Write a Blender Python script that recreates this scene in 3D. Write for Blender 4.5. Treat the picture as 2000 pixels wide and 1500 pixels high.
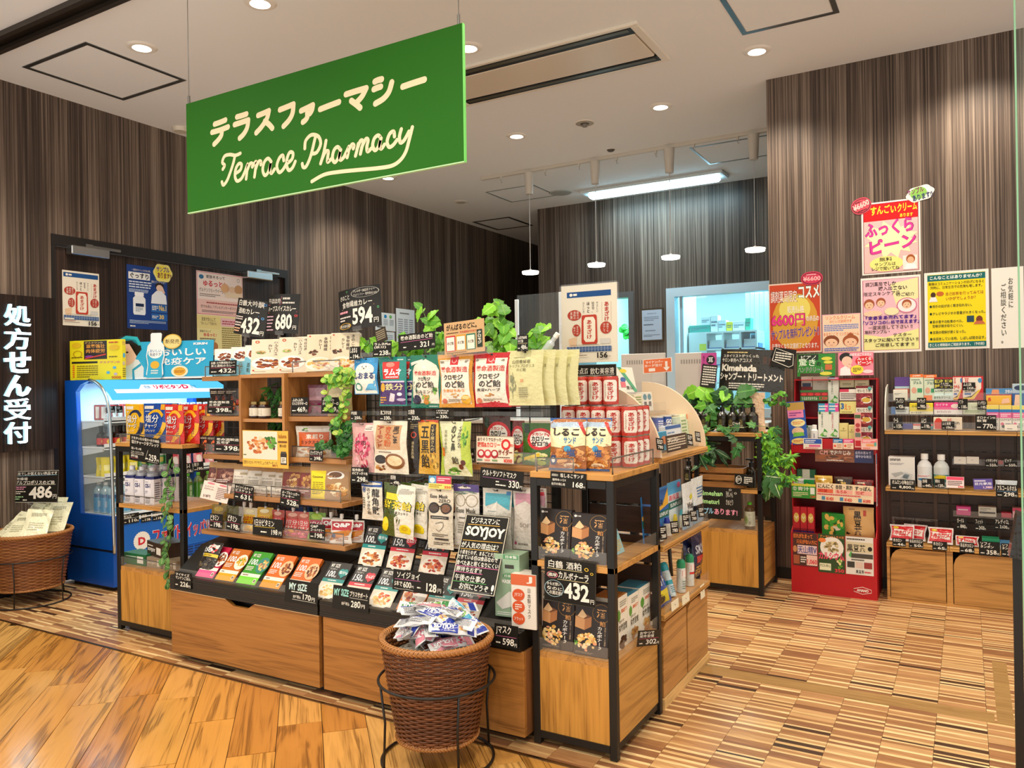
import bpy,math,random
from mathutils import Vector,Matrix
rnd=random.Random(11)
S=bpy.context.scene
C=S.collection
PI=math.pi
for _o in list(bpy.data.objects):bpy.data.objects.remove(_o)

# ------------------------------------------------------------------ camera
FPX,YAW,PITCH,ROLL,EYE=1529.4,-0.526053,-0.001158,-0.015136,1.30
def _cam_axes():
    c,s=math.cos(YAW),math.sin(YAW)
    f=Vector((s,c,0));r=Vector((c,-s,0));u=Vector((0,0,1))
    cp,sp=math.cos(PITCH),math.sin(PITCH)
    f,u=f*cp-u*sp,u*cp+f*sp
    cr,sr=math.cos(ROLL),math.sin(ROLL)
    return r*cr+u*sr,u*cr-r*sr,f
CR,CU,CF=_cam_axes()
cam_d=bpy.data.cameras.new('camera');cam=bpy.data.objects.new('camera',cam_d);C.objects.link(cam)
cam_d.sensor_fit='HORIZONTAL';cam_d.sensor_width=36.0;cam_d.lens=FPX/2000*36.0
cam_d.clip_start=0.05
cam.matrix_world=Matrix(((CR.x,CU.x,-CF.x,0),(CR.y,CU.y,-CF.y,0),(CR.z,CU.z,-CF.z,EYE),(0,0,0,1)))
S.camera=cam
# ------------------------------------------------------------------ exposure, world, lights
S.view_settings.view_transform='Standard';S.view_settings.look='None'
S.view_settings.gamma=1.0;S.view_settings.use_curve_mapping=False
S.view_settings.exposure=0.28
world=bpy.data.worlds.new('world');S.world=world;world.use_nodes=True
_bg=world.node_tree.nodes['Background'];_bg.inputs[0].default_value=(1.0,0.93,0.84,1);_bg.inputs[1].default_value=0.98
CEIL=3.30
def spot(x,y,z,power,col=(1.0,0.88,0.72),angle=128,blend=0.6,r=0.06):
    d=bpy.data.lights.new('downlight_lamp','SPOT');d.energy=power;d.color=col
    d.spot_size=math.radians(angle);d.spot_blend=blend;d.shadow_soft_size=r
    o=bpy.data.objects.new('downlight_lamp',d);o.location=(x,y,z);C.objects.link(o);return o
def area(x,y,z,sx,sy,power,col,rot=(0,0,0)):
    d=bpy.data.lights.new('area_lamp','AREA');d.shape='RECTANGLE';d.size=sx;d.size_y=sy;d.energy=power;d.color=col
    o=bpy.data.objects.new('area_lamp',d);o.location=(x,y,z);o.rotation_euler=rot;C.objects.link(o);return o
WARM=(1.0,0.86,0.68);COOL=(0.62,0.88,1.0)
LIGHTS=[(-4.127,2.874,1),(-3.139,2.866,1),(-2.523,3.891,1),(-1.071,4.856,1),(-1.89,5.459,1),(-3.097,5.469,1),(-4.759,5.896,1),(-4.73,7.10,0)]
for lx,ly,on in LIGHTS:
    if on:spot(lx,ly,CEIL-0.035,58)
# unseen lamps added beyond the frame for ambient light, as further shop and mall downlights
MALL=[(-1.1,2.87),(0.1,3.6),(0.1,4.9),(-4.4,1.3),(-3.0,1.2),(-1.6,1.2),(-0.3,1.2),(-2.3,-0.2),(-0.3,-0.2)]
for lx,ly in MALL:spot(lx,ly,CEIL-0.035,58)

# ------------------------------------------------------------------ colour
def lin(c):return c/12.92 if c<=0.04045 else((c+0.055)/1.055)**2.4
_hx={}
def hx(s):
    if s not in _hx:
        t=''.join(ch*2 for ch in s)if len(s)==3 else s
        _hx[s]=tuple(lin(int(t[i:i+2],16)/255)for i in(0,2,4))
    return _hx[s]
# ------------------------------------------------------------------ materials
MAT={}
def nodes(name):
    m=bpy.data.materials.new(name);m.use_nodes=True;MAT[name]=m
    nt=m.node_tree;return m,nt,nt.nodes,nt.links,nt.nodes['Principled BSDF']
def attr(n):
    a=n.new('ShaderNodeAttribute');a.attribute_name='col';return a.outputs['Color']
def finish(name,rough=.5,metal=0.0,coat=0.0,bump=0.0,bscale=40,spec=.5):
    m,nt,n,l,b=nodes(name)
    l.new(attr(n),b.inputs['Base Color']);b.inputs['Roughness'].default_value=rough;b.inputs['Metallic'].default_value=metal
    b.inputs['Coat Weight'].default_value=coat;b.inputs['Specular IOR Level'].default_value=spec
    if bump:
        g=n.new('ShaderNodeNewGeometry');t=n.new('ShaderNodeTexNoise');t.inputs['Scale'].default_value=bscale;t.inputs['Detail'].default_value=2
        k=n.new('ShaderNodeBump');k.inputs['Strength'].default_value=bump;k.inputs['Distance'].default_value=.01
        l.new(g.outputs['Position'],t.inputs['Vector']);l.new(t.outputs['Fac'],k.inputs['Height']);l.new(k.outputs['Normal'],b.inputs['Normal'])
    return m
finish('paper',.62,spec=.3);finish('card',.38);finish('film',.22,coat=.3,bump=.5,bscale=55);finish('plastic',.3);finish('steel',.28,1.0)
finish('chalk',.55,spec=.3);finish('black',.42);finish('leaf',.42,spec=.4);finish('plaster',.85,spec=.15);finish('wicker',.36,bump=.2,bscale=300)
def emit(name,strength):
    m,nt,n,l,b=nodes(name)
    e=n.new('ShaderNodeEmission');e.inputs['Strength'].default_value=strength
    l.new(attr(n),e.inputs['Color']);l.new(e.outputs[0],n['Material Output'].inputs['Surface'])
emit('glow',6.0);emit('tube',11.0);emit('glowlow',1.0);emit('screen',.8)
def clear(name,alpha,rough=.05,ior=1.45):
    m,nt,n,l,b=nodes(name)
    t=n.new('ShaderNodeBsdfTransparent');g=n.new('ShaderNodeBsdfGlossy');d=n.new('ShaderNodeBsdfDiffuse');
    mx=n.new('ShaderNodeMixShader');mx2=n.new('ShaderNodeMixShader');g.inputs['Roughness'].default_value=rough;mx.inputs[0].default_value=alpha
    a=attr(n);l.new(a,d.inputs['Color'])
    l.new(t.outputs[0],mx.inputs[1]);l.new(d.outputs[0],mx.inputs[2]);mx2.inputs[0].default_value=ior;l.new(mx.outputs[0],mx2.inputs[1]);l.new(g.outputs[0],mx2.inputs[2])
    l.new(mx2.outputs[0],n['Material Output'].inputs['Surface'])
clear('acrylic',.05,.05,.035);clear('glass',.015,.0,.025);clear('bottle',.5,.1,.10)
def ramp(n,stops):
    r=n.new('ShaderNodeValToRGB');e=r.color_ramp.elements
    while len(e)<len(stops):e.new(.5)
    for q,(p,c)in zip(e,stops):q.position=p;q.color=(*c,1)
    return r
def wood(name,axis,rough=.38,world=True,contrast=.40,k=1.0,coat=0.0,fig=.22):
    """oak-like laminate: the board's own colour, darkened along long stretched grain."""
    m,nt,n,l,b=nodes(name)
    if world:src=n.new('ShaderNodeNewGeometry').outputs['Position']
    else:src=n.new('ShaderNodeTexCoord').outputs['Object']
    mp=n.new('ShaderNodeMapping');sc=[7*k,7*k,7*k];sc['xyz'.index(axis)]=.55*k;mp.inputs['Scale'].default_value=sc;l.new(src,mp.inputs['Vector'])
    t1=n.new('ShaderNodeTexNoise');t1.inputs['Scale'].default_value=1.6;t1.inputs['Detail'].default_value=3;t1.inputs['Distortion'].default_value=1.2
    mp2=n.new('ShaderNodeMapping');sc2=[85*k]*3;sc2['xyz'.index(axis)]=1.6*k;mp2.inputs['Scale'].default_value=sc2;l.new(src,mp2.inputs['Vector'])
    t2=n.new('ShaderNodeTexNoise');t2.inputs['Scale'].default_value=2.2;t2.inputs['Detail'].default_value=2
    l.new(mp.outputs[0],t1.inputs['Vector']);l.new(mp2.outputs[0],t2.inputs['Vector'])
    # contour rings of the broad noise make cathedral figure
    w=n.new('ShaderNodeMath');w.operation='MULTIPLY';w.inputs[1].default_value=26.0;l.new(t1.outputs['Fac'],w.inputs[0])
    sn=n.new('ShaderNodeMath');sn.operation='SINE';l.new(w.outputs[0],sn.inputs[0])
    ad=n.new('ShaderNodeMath');ad.operation='MULTIPLY_ADD';ad.inputs[1].default_value=fig;l.new(sn.outputs[0],ad.inputs[0]);l.new(t2.outputs['Fac'],ad.inputs[2])
    ad2=n.new('ShaderNodeMath');ad2.operation='MULTIPLY_ADD';ad2.inputs[1].default_value=.5;l.new(t1.outputs['Fac'],ad2.inputs[0]);l.new(ad.outputs[0],ad2.inputs[2])
    lo=1-contrast
    r=ramp(n,[(.35,(lo,lo*.92,lo*.82)),(.62,(.92,.90,.87)),(1.0,(1.1,1.1,1.1))]);l.new(ad2.outputs[0],r.inputs[0])
    mu=n.new('ShaderNodeMix');mu.data_type='RGBA';mu.blend_type='MULTIPLY';mu.inputs[0].default_value=1.0
    l.new(attr(n),mu.inputs[6]);l.new(r.outputs[0],mu.inputs[7]);l.new(mu.outputs[2],b.inputs['Base Color'])
    b.inputs['Roughness'].default_value=rough;b.inputs['Coat Weight'].default_value=coat;b.inputs['Coat Roughness'].default_value=.12
    k2=n.new('ShaderNodeBump');k2.inputs['Strength'].default_value=.12;k2.inputs['Distance'].default_value=.004;l.new(ad.outputs[0],k2.inputs['Height']);l.new(k2.outputs[0],b.inputs['Normal'])
wood('woodx','x');wood('woody','y');wood('woodz','z');wood('plank','x',.22,False,.55,1.0,.6,.30);wood('strip','x',.33,False,.22,2.2,.15)
def laminate():
    """dark brown wall laminate with fine vertical streaks"""
    m,nt,n,l,b=nodes('laminate')
    g=n.new('ShaderNodeNewGeometry').outputs['Position']
    def lay(sx,sz,scale,det):
        mp=n.new('ShaderNodeMapping');mp.inputs['Scale'].default_value=(sx,sx,sz);l.new(g,mp.inputs[0])
        t=n.new('ShaderNodeTexNoise');t.inputs['Scale'].default_value=scale;t.inputs['Detail'].default_value=det;t.inputs['Roughness'].default_value=.7;l.new(mp.outputs[0],t.inputs[0]);return t.outputs['Fac']
    a=lay(24,.12,4.5,5);c=lay(3.0,.06,2.0,2)
    ad=n.new('ShaderNodeMath');ad.operation='MULTIPLY_ADD';ad.inputs[1].default_value=.45;l.new(c,ad.inputs[0]);l.new(a,ad.inputs[2])
    r=ramp(n,[(.42,hx('16110e')),(.60,hx('372c25')),(.73,hx('5c4d43')),(.92,hx('9a8878'))]);l.new(ad.outputs[0],r.inputs[0])
    mu=n.new('ShaderNodeMix');mu.data_type='RGBA';mu.blend_type='MULTIPLY';mu.inputs[0].default_value=1.0
    l.new(attr(n),mu.inputs[6]);l.new(r.outputs[0],mu.inputs[7]);l.new(mu.outputs[2],b.inputs['Base Color']);b.inputs['Roughness'].default_value=.42;b.inputs['Specular IOR Level'].default_value=.35
laminate()

# ------------------------------------------------------------------ glyphs
_gl={}
_adv={}
def _mesh_of(txt,off):
    cu=bpy.data.curves.new('glyph','FONT');cu.body=txt;cu.size=1.0;cu.resolution_u=2;cu.offset=off;cu.fill_mode='FRONT' if hasattr(cu,'fill_mode')else cu.fill_mode
    o=bpy.data.objects.new('glyph',cu);me=bpy.data.meshes.new_from_object(o)
    vs=[(v.co.x,v.co.y)for v in me.vertices];fs=[tuple(p.vertices)for p in me.polygons]
    bpy.data.objects.remove(o);bpy.data.curves.remove(cu);bpy.data.meshes.remove(me)
    return vs,fs
def glyph(ch,bold):
    k=(ch,bold)
    if k not in _gl:
        vs,fs=_mesh_of(ch,bold)
        if ch not in _adv:
            if ord(ch)>0x2000:_adv[ch]=1.0
            else:
                v1,_=_mesh_of(ch+'|',0);v0,_=_mesh_of('|',0)
                _adv[ch]=max(x for x,y in v1)-max(x for x,y in v0)
        _gl[k]=(vs,fs,_adv[ch])
    return _gl[k]
BOLD={0:0.0,1:.016,2:.03,3:.045}
def lay_text(txt,bold,vert,jit):
    V,Fc=[],[];x=y=0.0
    for ch in txt:
        if ch=='\n':continue
        if ch==' ':
            x+=.35;y-=.35;continue
        vs,fs,a=glyph(ch,BOLD[bold]*(.4 if ord(ch)>0x4dff else 1));o=len(V)
        ja=rnd.uniform(-jit,jit)*.25;js=1+rnd.uniform(-jit,jit)*.4;jy=rnd.uniform(-jit,jit)*.25
        ca,sa=math.cos(ja)*js,math.sin(ja)*js
        for(vx,vy)in vs:
            vx-=a/2;vy-=.36
            qx,qy=vx*ca-vy*sa,vx*sa+vy*ca
            if vert:
                if ch=='ー':qx,qy=qy,-qx
                V.append((qx,y-.5+qy+jy))
            else:V.append((x+a/2+qx,.36+qy+jy))
        Fc+=[tuple(i+o for i in f)for f in fs]
        x+=a;y-=1.0
    return V,Fc

# ------------------------------------------------------------------ mesh builder
class MB:
    def __init__(s,mat='card',col='fff'):s.v=[];s.f=[];s.c=[];s.m=[];s.s=[];s.mat=mat;s.col=col;s.mats=[]
    def add(s,vs,fs,col=None,mat=None,smooth=False):
        o=len(s.v);s.v+=[tuple(p)for p in vs];col=hx(col or s.col);mat=mat or s.mat
        if mat not in s.mats:s.mats.append(mat)
        k=s.mats.index(mat)
        for f in fs:s.f.append(tuple(i+o for i in f));s.c.append(col);s.m.append(k);s.s.append(smooth)
        return s
    def box(s,x0,y0,z0,x1,y1,z1,col=None,mat=None,b=0.0):
        if x0>x1:x0,x1=x1,x0
        if y0>y1:y0,y1=y1,y0
        if z0>z1:z0,z1=z1,z0
        b=min(b,(x1-x0)*.45,(y1-y0)*.45,(z1-z0)*.45)
        if b<=0:
            vs=[(x,y,z)for z in(z0,z1)for y in(y0,y1)for x in(x0,x1)]
            return s.add(vs,[(0,2,3,1),(4,5,7,6),(0,1,5,4),(2,6,7,3),(0,4,6,2),(1,3,7,5)],col,mat)
        vs=[];ix={}
        for i,(x,sx)in enumerate(((x0,1),(x1,-1))):
            for j,(y,sy)in enumerate(((y0,1),(y1,-1))):
                for k,(z,sz)in enumerate(((z0,1),(z1,-1))):
                    ix[i,j,k]=len(vs);vs+=[(x,y+sy*b,z+sz*b),(x+sx*b,y,z+sz*b),(x+sx*b,y+sy*b,z)]
        fs=[]
        for i in(0,1):
            q=[ix[i,0,0],ix[i,0,1],ix[i,1,1],ix[i,1,0]];fs.append(tuple(q if i==0 else q[::-1]))
            q=[ix[0,i,0]+1,ix[1,i,0]+1,ix[1,i,1]+1,ix[0,i,1]+1];fs.append(tuple(q if i==0 else q[::-1]))
            q=[ix[0,0,i]+2,ix[0,1,i]+2,ix[1,1,i]+2,ix[1,0,i]+2];fs.append(tuple(q if i==0 else q[::-1]))
            for j in(0,1):
                fs.append((ix[0,i,j]+1,ix[1,i,j]+1,ix[1,i,j]+2,ix[0,i,j]+2))
                fs.append((ix[i,0,j],ix[i,1,j],ix[i,1,j]+2,ix[i,0,j]+2))
                fs.append((ix[i,j,0],ix[i,j,1],ix[i,j,1]+1,ix[i,j,0]+1))
                for k in(0,1):a=ix[i,j,k];fs.append((a,a+1,a+2))
        return s.add(vs,fs,col,mat)
    def prism(s,pts,axis,a0,a1,col=None,mat=None,smooth=False):
        n=len(pts)
        def P3(p,a):return{'x':(a,p[0],p[1]),'y':(p[0],a,p[1]),'z':(p[0],p[1],a)}[axis]
        vs=[P3(p,a0)for p in pts]+[P3(p,a1)for p in pts]
        s.add(vs,[(i,(i+1)%n,n+(i+1)%n,n+i)for i in range(n)],col,mat,smooth)
        return s.add(vs,[tuple(range(n))[::-1],tuple(range(n,2*n))],col,mat)
    def lathe(s,prof,c=(0,0,0),n=16,col=None,mat=None,smooth=True,cols=None):
        for i in range(len(prof)-1):
            (r0,z0),(r1,z1)=prof[i],prof[i+1];vs=[]
            for r,z in((r0,z0),(r1,z1)):vs+=[(c[0]+r*math.cos(2*PI*k/n),c[1]+r*math.sin(2*PI*k/n),c[2]+z)for k in range(n)]
            s.add(vs,[(k,(k+1)%n,n+(k+1)%n,n+k)for k in range(n)],cols[i]if cols else col,mat,smooth and abs(z1-z0)>1e-6)
        return s
    def tube(s,path,r,n=6,col=None,mat=None,closed=False,rad=None):
        path=[Vector(p)for p in path];m=len(path);vs=[];up=Vector((0.13,.21,1)).normalized()
        for i,p in enumerate(path):
            t=(path[(i+1)%m]-path[i-1])if closed else(path[min(i+1,m-1)]-path[max(i-1,0)])
            t.normalize();a=t.cross(up)
            if a.length<.05:a=t.cross(Vector((1,0,0)))
            a.normalize();b=t.cross(a);q=rad[i]if rad else r
            vs+=[p+(a*math.cos(2*PI*k/n)+b*math.sin(2*PI*k/n))*q for k in range(n)]
        fs=[(i*n+k,i*n+(k+1)%n,((i+1)%m)*n+(k+1)%n,((i+1)%m)*n+k)for i in range(m if closed else m-1)for k in range(n)]
        if not closed:fs+=[tuple(range(n))[::-1],tuple(range((m-1)*n,m*n))]
        return s.add(vs,fs,col,mat,True)
    def surf(s,M,nu,nv,col=None,mat=None,smooth=True,d=0.0,u0=0,u1=1,v0=0,v1=1):
        vs=[M(u0+(u1-u0)*i/nu,v0+(v1-v0)*j/nv,d)for j in range(nv+1)for i in range(nu+1)]
        return s.add(vs,[(j*(nu+1)+i,j*(nu+1)+i+1,(j+1)*(nu+1)+i+1,(j+1)*(nu+1)+i)for j in range(nv)for i in range(nu)],col,mat,smooth)
    # ---- flat print, laid on any panel M(u, v, offset)
    def ink(s,els,M,asp=1.0,g=1,d0=.0006,mat=None,step=.00012):
        QR=(.3,.55,.8,1)if g>1 else(1,)
        def FANS(n):return[(0,1+i,1+(i+1)%n)for i in range(n)]+[(1+k*n+i,1+k*n+n+i,1+k*n+n+(i+1)%n,1+k*n+(i+1)%n)for k in range(len(QR)-1)for i in range(n)]
        dt=.0009 if g>1 else 0
        for k,e in enumerate(els):
            d=d0+k*step;t=e[0]
            if t=='r':s.surf(M,max(1,min(g,math.ceil((e[3]-e[1])*g))),max(1,min(g,math.ceil((e[4]-e[2])*g))),e[5],mat,g>1,d,e[1],e[3],e[2],e[4])
            elif t in('e','ring'):
                _,cx,cy,rx,ry,col=e[:6];n=20
                w=e[6]if t=='ring' else None;vs=[]
                if w is None:
                    vs=[M(cx,cy,d)]+[M(cx+rx*q*math.cos(2*PI*i/n),cy+ry*q*math.sin(2*PI*i/n),d)for q in QR for i in range(n)]
                    fs=FANS(n)
                else:
                    vs=[M(cx+rx*q*math.cos(2*PI*i/n),cy+ry*q*math.sin(2*PI*i/n),d)for q in(1-w,1)for i in range(n)]
                    fs=[(i,n+i,n+(i+1)%n,(i+1)%n)for i in range(n)]
                s.add(vs,fs,col,mat,g>1)
            elif t=='p':
                pts=e[1]
                if g>1:pts=[(p[0]+(r_[0]-p[0])*k_/6,p[1]+(r_[1]-p[1])*k_/6)for p,r_ in zip(pts,pts[1:]+pts[:1])for k_ in range(6)]
                n=len(pts);cx=sum(p[0]for p in pts)/n;cy=sum(p[1]for p in pts)/n
                s.add([M(cx,cy,d)]+[M(cx+(p[0]-cx)*q,cy+(p[1]-cy)*q,d)for q in QR for p in pts],FANS(n),e[2],mat,g>1)
            elif t=='l':
                pts,w,col=e[1],e[2],e[3];vs=[]
                for i,p in enumerate(pts):
                    a=pts[max(i-1,0)];b=pts[min(i+1,len(pts)-1)];dx,dy=(b[0]-a[0])*asp,b[1]-a[1];L=math.hypot(dx,dy)or 1
                    ww=w[i]if isinstance(w,(list,tuple))else w
                    nx,ny=-dy/L*ww/2/asp,dx/L*ww/2;vs+=[M(p[0]+nx,p[1]+ny,d),M(p[0]-nx,p[1]-ny,d)]
                s.add(vs,[(2*i,2*i+1,2*i+3,2*i+2)for i in range(len(pts)-1)],col,mat,g>1)
            elif t in('t','v','h','w'):  # t/v print across / down, h/w the same by hand
                _,x0,y0,x1,y1,txt,col=e[:7];bold=e[7]if len(e)>7 else 1;sh=e[8]if len(e)>8 else 0.0
                V,Fc=lay_text(txt,bold,t in 'vw',.14 if t in 'hw' else 0.0)
                if not V:continue
                ax0,ax1=min(p[0]for p in V),max(p[0]for p in V);ay0,ay1=min(p[1]for p in V),max(p[1]for p in V)
                if t in 'tv' or 1:
                    if t in 'vw':ax0,ax1=min(ax0,-.42),max(ax1,.42)
                    elif ay1-ay0<.45:ay0,ay1=-.08,.8
                fx,fy=(x1-x0)/max(ax1-ax0,1e-6),(y1-y0)/max(ay1-ay0,1e-6)
                if len(e)>9 and e[9]:
                    pass
                s.add([M(x0+(p[0]-ax0)*fx+sh*(p[1]-ay0)*fy,y0+(p[1]-ay0)*fy+(e[9]*((p[0]-ax0)*fx)if len(e)>9 else 0),d+dt)for p in V],Fc,col,mat,False)
            elif t=='s':
                d+=dt*.6  # fine print too small to read: rows of short dashes
                _,x0,y0,x1,y1,rows,col=e[:7];rh=(y1-y0)/rows;L=e[7]if len(e)>7 else .06
                vs=[];fs=[]
                for j in range(rows):
                    x=x0;yb=y0+j*rh+rh*.22;end=x1 if j else x0+(x1-x0)*rnd.uniform(.5,1)
                    while x<end-.005:
                        w=min(rnd.uniform(.5,1.3)*L,end-x);o=len(vs)
                        vs+=[M(x,yb,d),M(x+w*.86,yb,d),M(x+w*.86,yb+rh*.5,d),M(x,yb+rh*.5,d)];fs.append((o,o+1,o+2,o+3));x+=w
                s.add(vs,fs,col,mat)
            elif t=='food':  # a printed plate of food: many small overlapping patches of colour
                _,cx,cy,rx,ry,cols,n=e[:7];q=e[7]if len(e)>7 else .22
                for i in range(n):
                    a=rnd.uniform(0,2*PI);r=math.sqrt(rnd.random())*.86;k1=rnd.uniform(.6,1.2)*q;k2=rnd.uniform(.5,1.0)*q
                    px,py=cx+rx*r*math.cos(a),cy+ry*r*math.sin(a);b=rnd.uniform(0,PI);m_=7
                    s.add([M(px+rx*(k1*math.cos(2*PI*j/m_)*math.cos(b)-k2*math.sin(2*PI*j/m_)*math.sin(b)),py+ry*(k1*math.cos(2*PI*j/m_)*math.sin(b)+k2*math.sin(2*PI*j/m_)*math.cos(b)),d+i*.00001)for j in range(m_)],[tuple(range(m_))],rnd.choice(cols),mat)
        return s
    def mesh(s,name):
        me=bpy.data.meshes.new(name);me.from_pydata(s.v,[],s.f)
        for m in s.mats:me.materials.append(MAT[m])
        me.polygons.foreach_set('material_index',s.m);me.polygons.foreach_set('use_smooth',s.s)
        a=me.attributes.new('col','FLOAT_COLOR','CORNER');buf=[]
        for f,c in zip(s.f,s.c):buf+=[c[0],c[1],c[2],1.0]*len(f)
        a.data.foreach_set('color',buf);me.update();return me
    def obj(s,name,parent=None,loc=(0,0,0),rot=(0,0,0),label=None):
        o=bpy.data.objects.new(name,s.mesh(name));C.objects.link(o);o.location=loc;o.rotation_euler=rot
        if parent:o.parent=parent
        if label:o['label']=label
        return o
def tag(o,label,cat,group=None,kind=None):
    o['label']=label;o['category']=cat
    if group:o['group']=group
    if kind:o['kind']=kind
    return o
def thing(name,label,cat,loc=(0,0,0),rot=(0,0,0),group=None):
    o=bpy.data.objects.new(name,None);C.objects.link(o);o.location=loc;o.rotation_euler=rot;o.empty_display_size=.05
    return tag(o,label,cat,group)
def struct(o):o['kind']='structure';return o
def stuff(o):o['kind']='stuff';return o
def dup(o,loc=None,rot=None,label=None,group=None):
    """a copy of a thing and of its parts and sub-parts, sharing meshes"""
    def rec(a,p):
        c=a.copy();C.objects.link(c)
        if p:c.parent=p
        for ch in a.children:rec(ch,c)
        return c
    c=rec(o,None)
    if loc is not None:c.location=loc
    if rot is not None:c.rotation_euler=rot
    if label:c['label']=label
    if group:c['group']=group
    return c
# ------------------------------------------------------------------ a pixel of the photo carried onto a real plane
def P(px,py,ax,v):
    d=CR*((px-1000)/FPX)-CU*((py-750)/FPX)+CF;i='xyz'.index(ax);o=Vector((0,0,EYE));return o+d*((v-o[i])/d[i])
def fr(px0,py0,px1,py1,Y):
    """front facing the mall (-Y): base centre, width, height"""
    cx,cy=(px0+px1)/2,(py0+py1)/2
    a,b,t,u=P(px0,cy,'y',Y),P(px1,cy,'y',Y),P(cx,py0,'y',Y),P(cx,py1,'y',Y)
    return Vector(((a.x+b.x)/2,Y,u.z)),b.x-a.x,t.z-u.z
def fx(px0,py0,px1,py1,X):
    """front facing +X"""
    cx,cy=(px0+px1)/2,(py0+py1)/2
    a,b,t,u=P(px0,cy,'x',X),P(px1,cy,'x',X),P(cx,py0,'x',X),P(cx,py1,'x',X)
    return Vector((X,(a.y+b.y)/2,u.z)),b.y-a.y,t.z-u.z
def flat(w,h,y=0.0):return lambda u,v,d:(-w/2+u*w,y-d,v*h)
def flatR(w,h,dep):return lambda u,v,d:(w/2+d,u*dep,v*h)  # right side face of a carton whose front is y=0
def flatL(w,h,dep):return lambda u,v,d:(-w/2-d,dep-u*dep,v*h)
def flatT(w,h,dep):return lambda u,v,d:(-w/2+u*w,v*dep,h+d)
def curved(w,h,R):  # a board bowed towards the viewer in the middle
    return lambda u,v,d:((R+d)*math.sin((u-.5)*w/R),R-(R+d)*math.cos((u-.5)*w/R),v*h)
def cyl(r,h,z0=0.0,a0=-PI/2,span=PI):return lambda u,v,d:((r+d)*math.cos(a0+(u-.5)*span),(r+d)*math.sin(a0+(u-.5)*span),z0+v*h)
# ================================================================== THE SETTING
BY=2.398  # line between mall planks and shop floor
WX,RY,RX,BK=-5.31,5.36,-1.125,7.89  # left wall, right wall, its corner, back wall
fl=struct(MB('black','1a120d').box(-7.5,.8,-.10,3.0,11.5,-.012).obj('floor'))
# shop floor: narrow strips in columns 0.166 m wide
CW=.1662;X0=-.1175
pal=[('f2d29a',5),('e2bd84',3),('b98a5c',5),('a5764c',5),('936644',4),('c99e6c',3),('4a3020',2)]
bag=[c for c,k in pal for _ in range(k)]
strips=[]
rs=random.Random(3)
for ci in range(-33,6):
    xa=X0+ci*CW;y=BY-rs.random()*.03;prev=''
    while y<7.85:
        c=rs.choice(bag)
        light=c in('f2d29a','e2bd84')
        if light and prev:c=rs.choice(['b98a5c','a5764c','936644','c99e6c','b98a5c'])
        elif not light and not prev and rs.random()<.75:c=rs.choice(['f2d29a','e2bd84'])
        light=c in('f2d29a','e2bd84');prev=light
        w=rs.choice((.012,.016,.018))if light else rs.choice((.018,.028,.036,.044))
        if c=='4a3020':w=rs.choice((.012,.026,.028))
        y1=min(y+w,7.9);ya=max(y,BY)
        band=3.445<(y+y1)/2<3.55 and-1.2<xa+CW/2<.09
        band2=3.55<(y+y1)/2<4.2 and .08<xa+CW*.7<.20
        if y1>ya+.003 and not band:strips.append((xa,ya,xa+CW,y1,c))
        y=y1
def seen_strip(s):
    x,y=(s[0]+s[2])/2,(s[1]+s[3])/2
    if y>5.05:return False
    if x>-1.04:return True
    return y<2.47 or(x<-4.05 and y<3.05)
vis=sorted([s for s in strips if seen_strip(s)],key=lambda s:(s[0]+.4)**2*.35+(s[1]-2.2)**2)
near=set(id(s)for s in vis[:290])
_sm={}
for s in strips:
    if id(s)not in near:continue
    k=(s[4],round(s[3]-s[1],4))
    if k not in _sm:_sm[k]=MB('strip',s[4]).box(-CW/2+.0006,-k[1]/2+.0004,-.012,CW/2-.0006,k[1]/2-.0004,0).mesh('strip')
    o=bpy.data.objects.new('strip',_sm[k]);C.objects.link(o);o.parent=fl;o.location=((s[0]+s[2])/2,(s[1]+s[3])/2,0)
m=MB('strip')
for s in strips:
    if id(s)not in near:m.box(s[0]+.0006,s[1]+.0004,-.012,s[2]-.0006,s[3]-.0004,0,s[4])
stuff(m.obj('strip_field',fl))
for(x0,y0,x1,y1)in((-1.2,3.447,.075,3.548),(.082,3.45,.138,4.205)):
    MB('strip','a88450').box(x0,y0,-.012,x1,y1,.0006).obj('inlay_strip',fl)
MB('steel','8a7a62').box(-6.5,BY-.012,-.012,1.5,BY+.001,.0025).obj('threshold_strip',fl)
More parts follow.
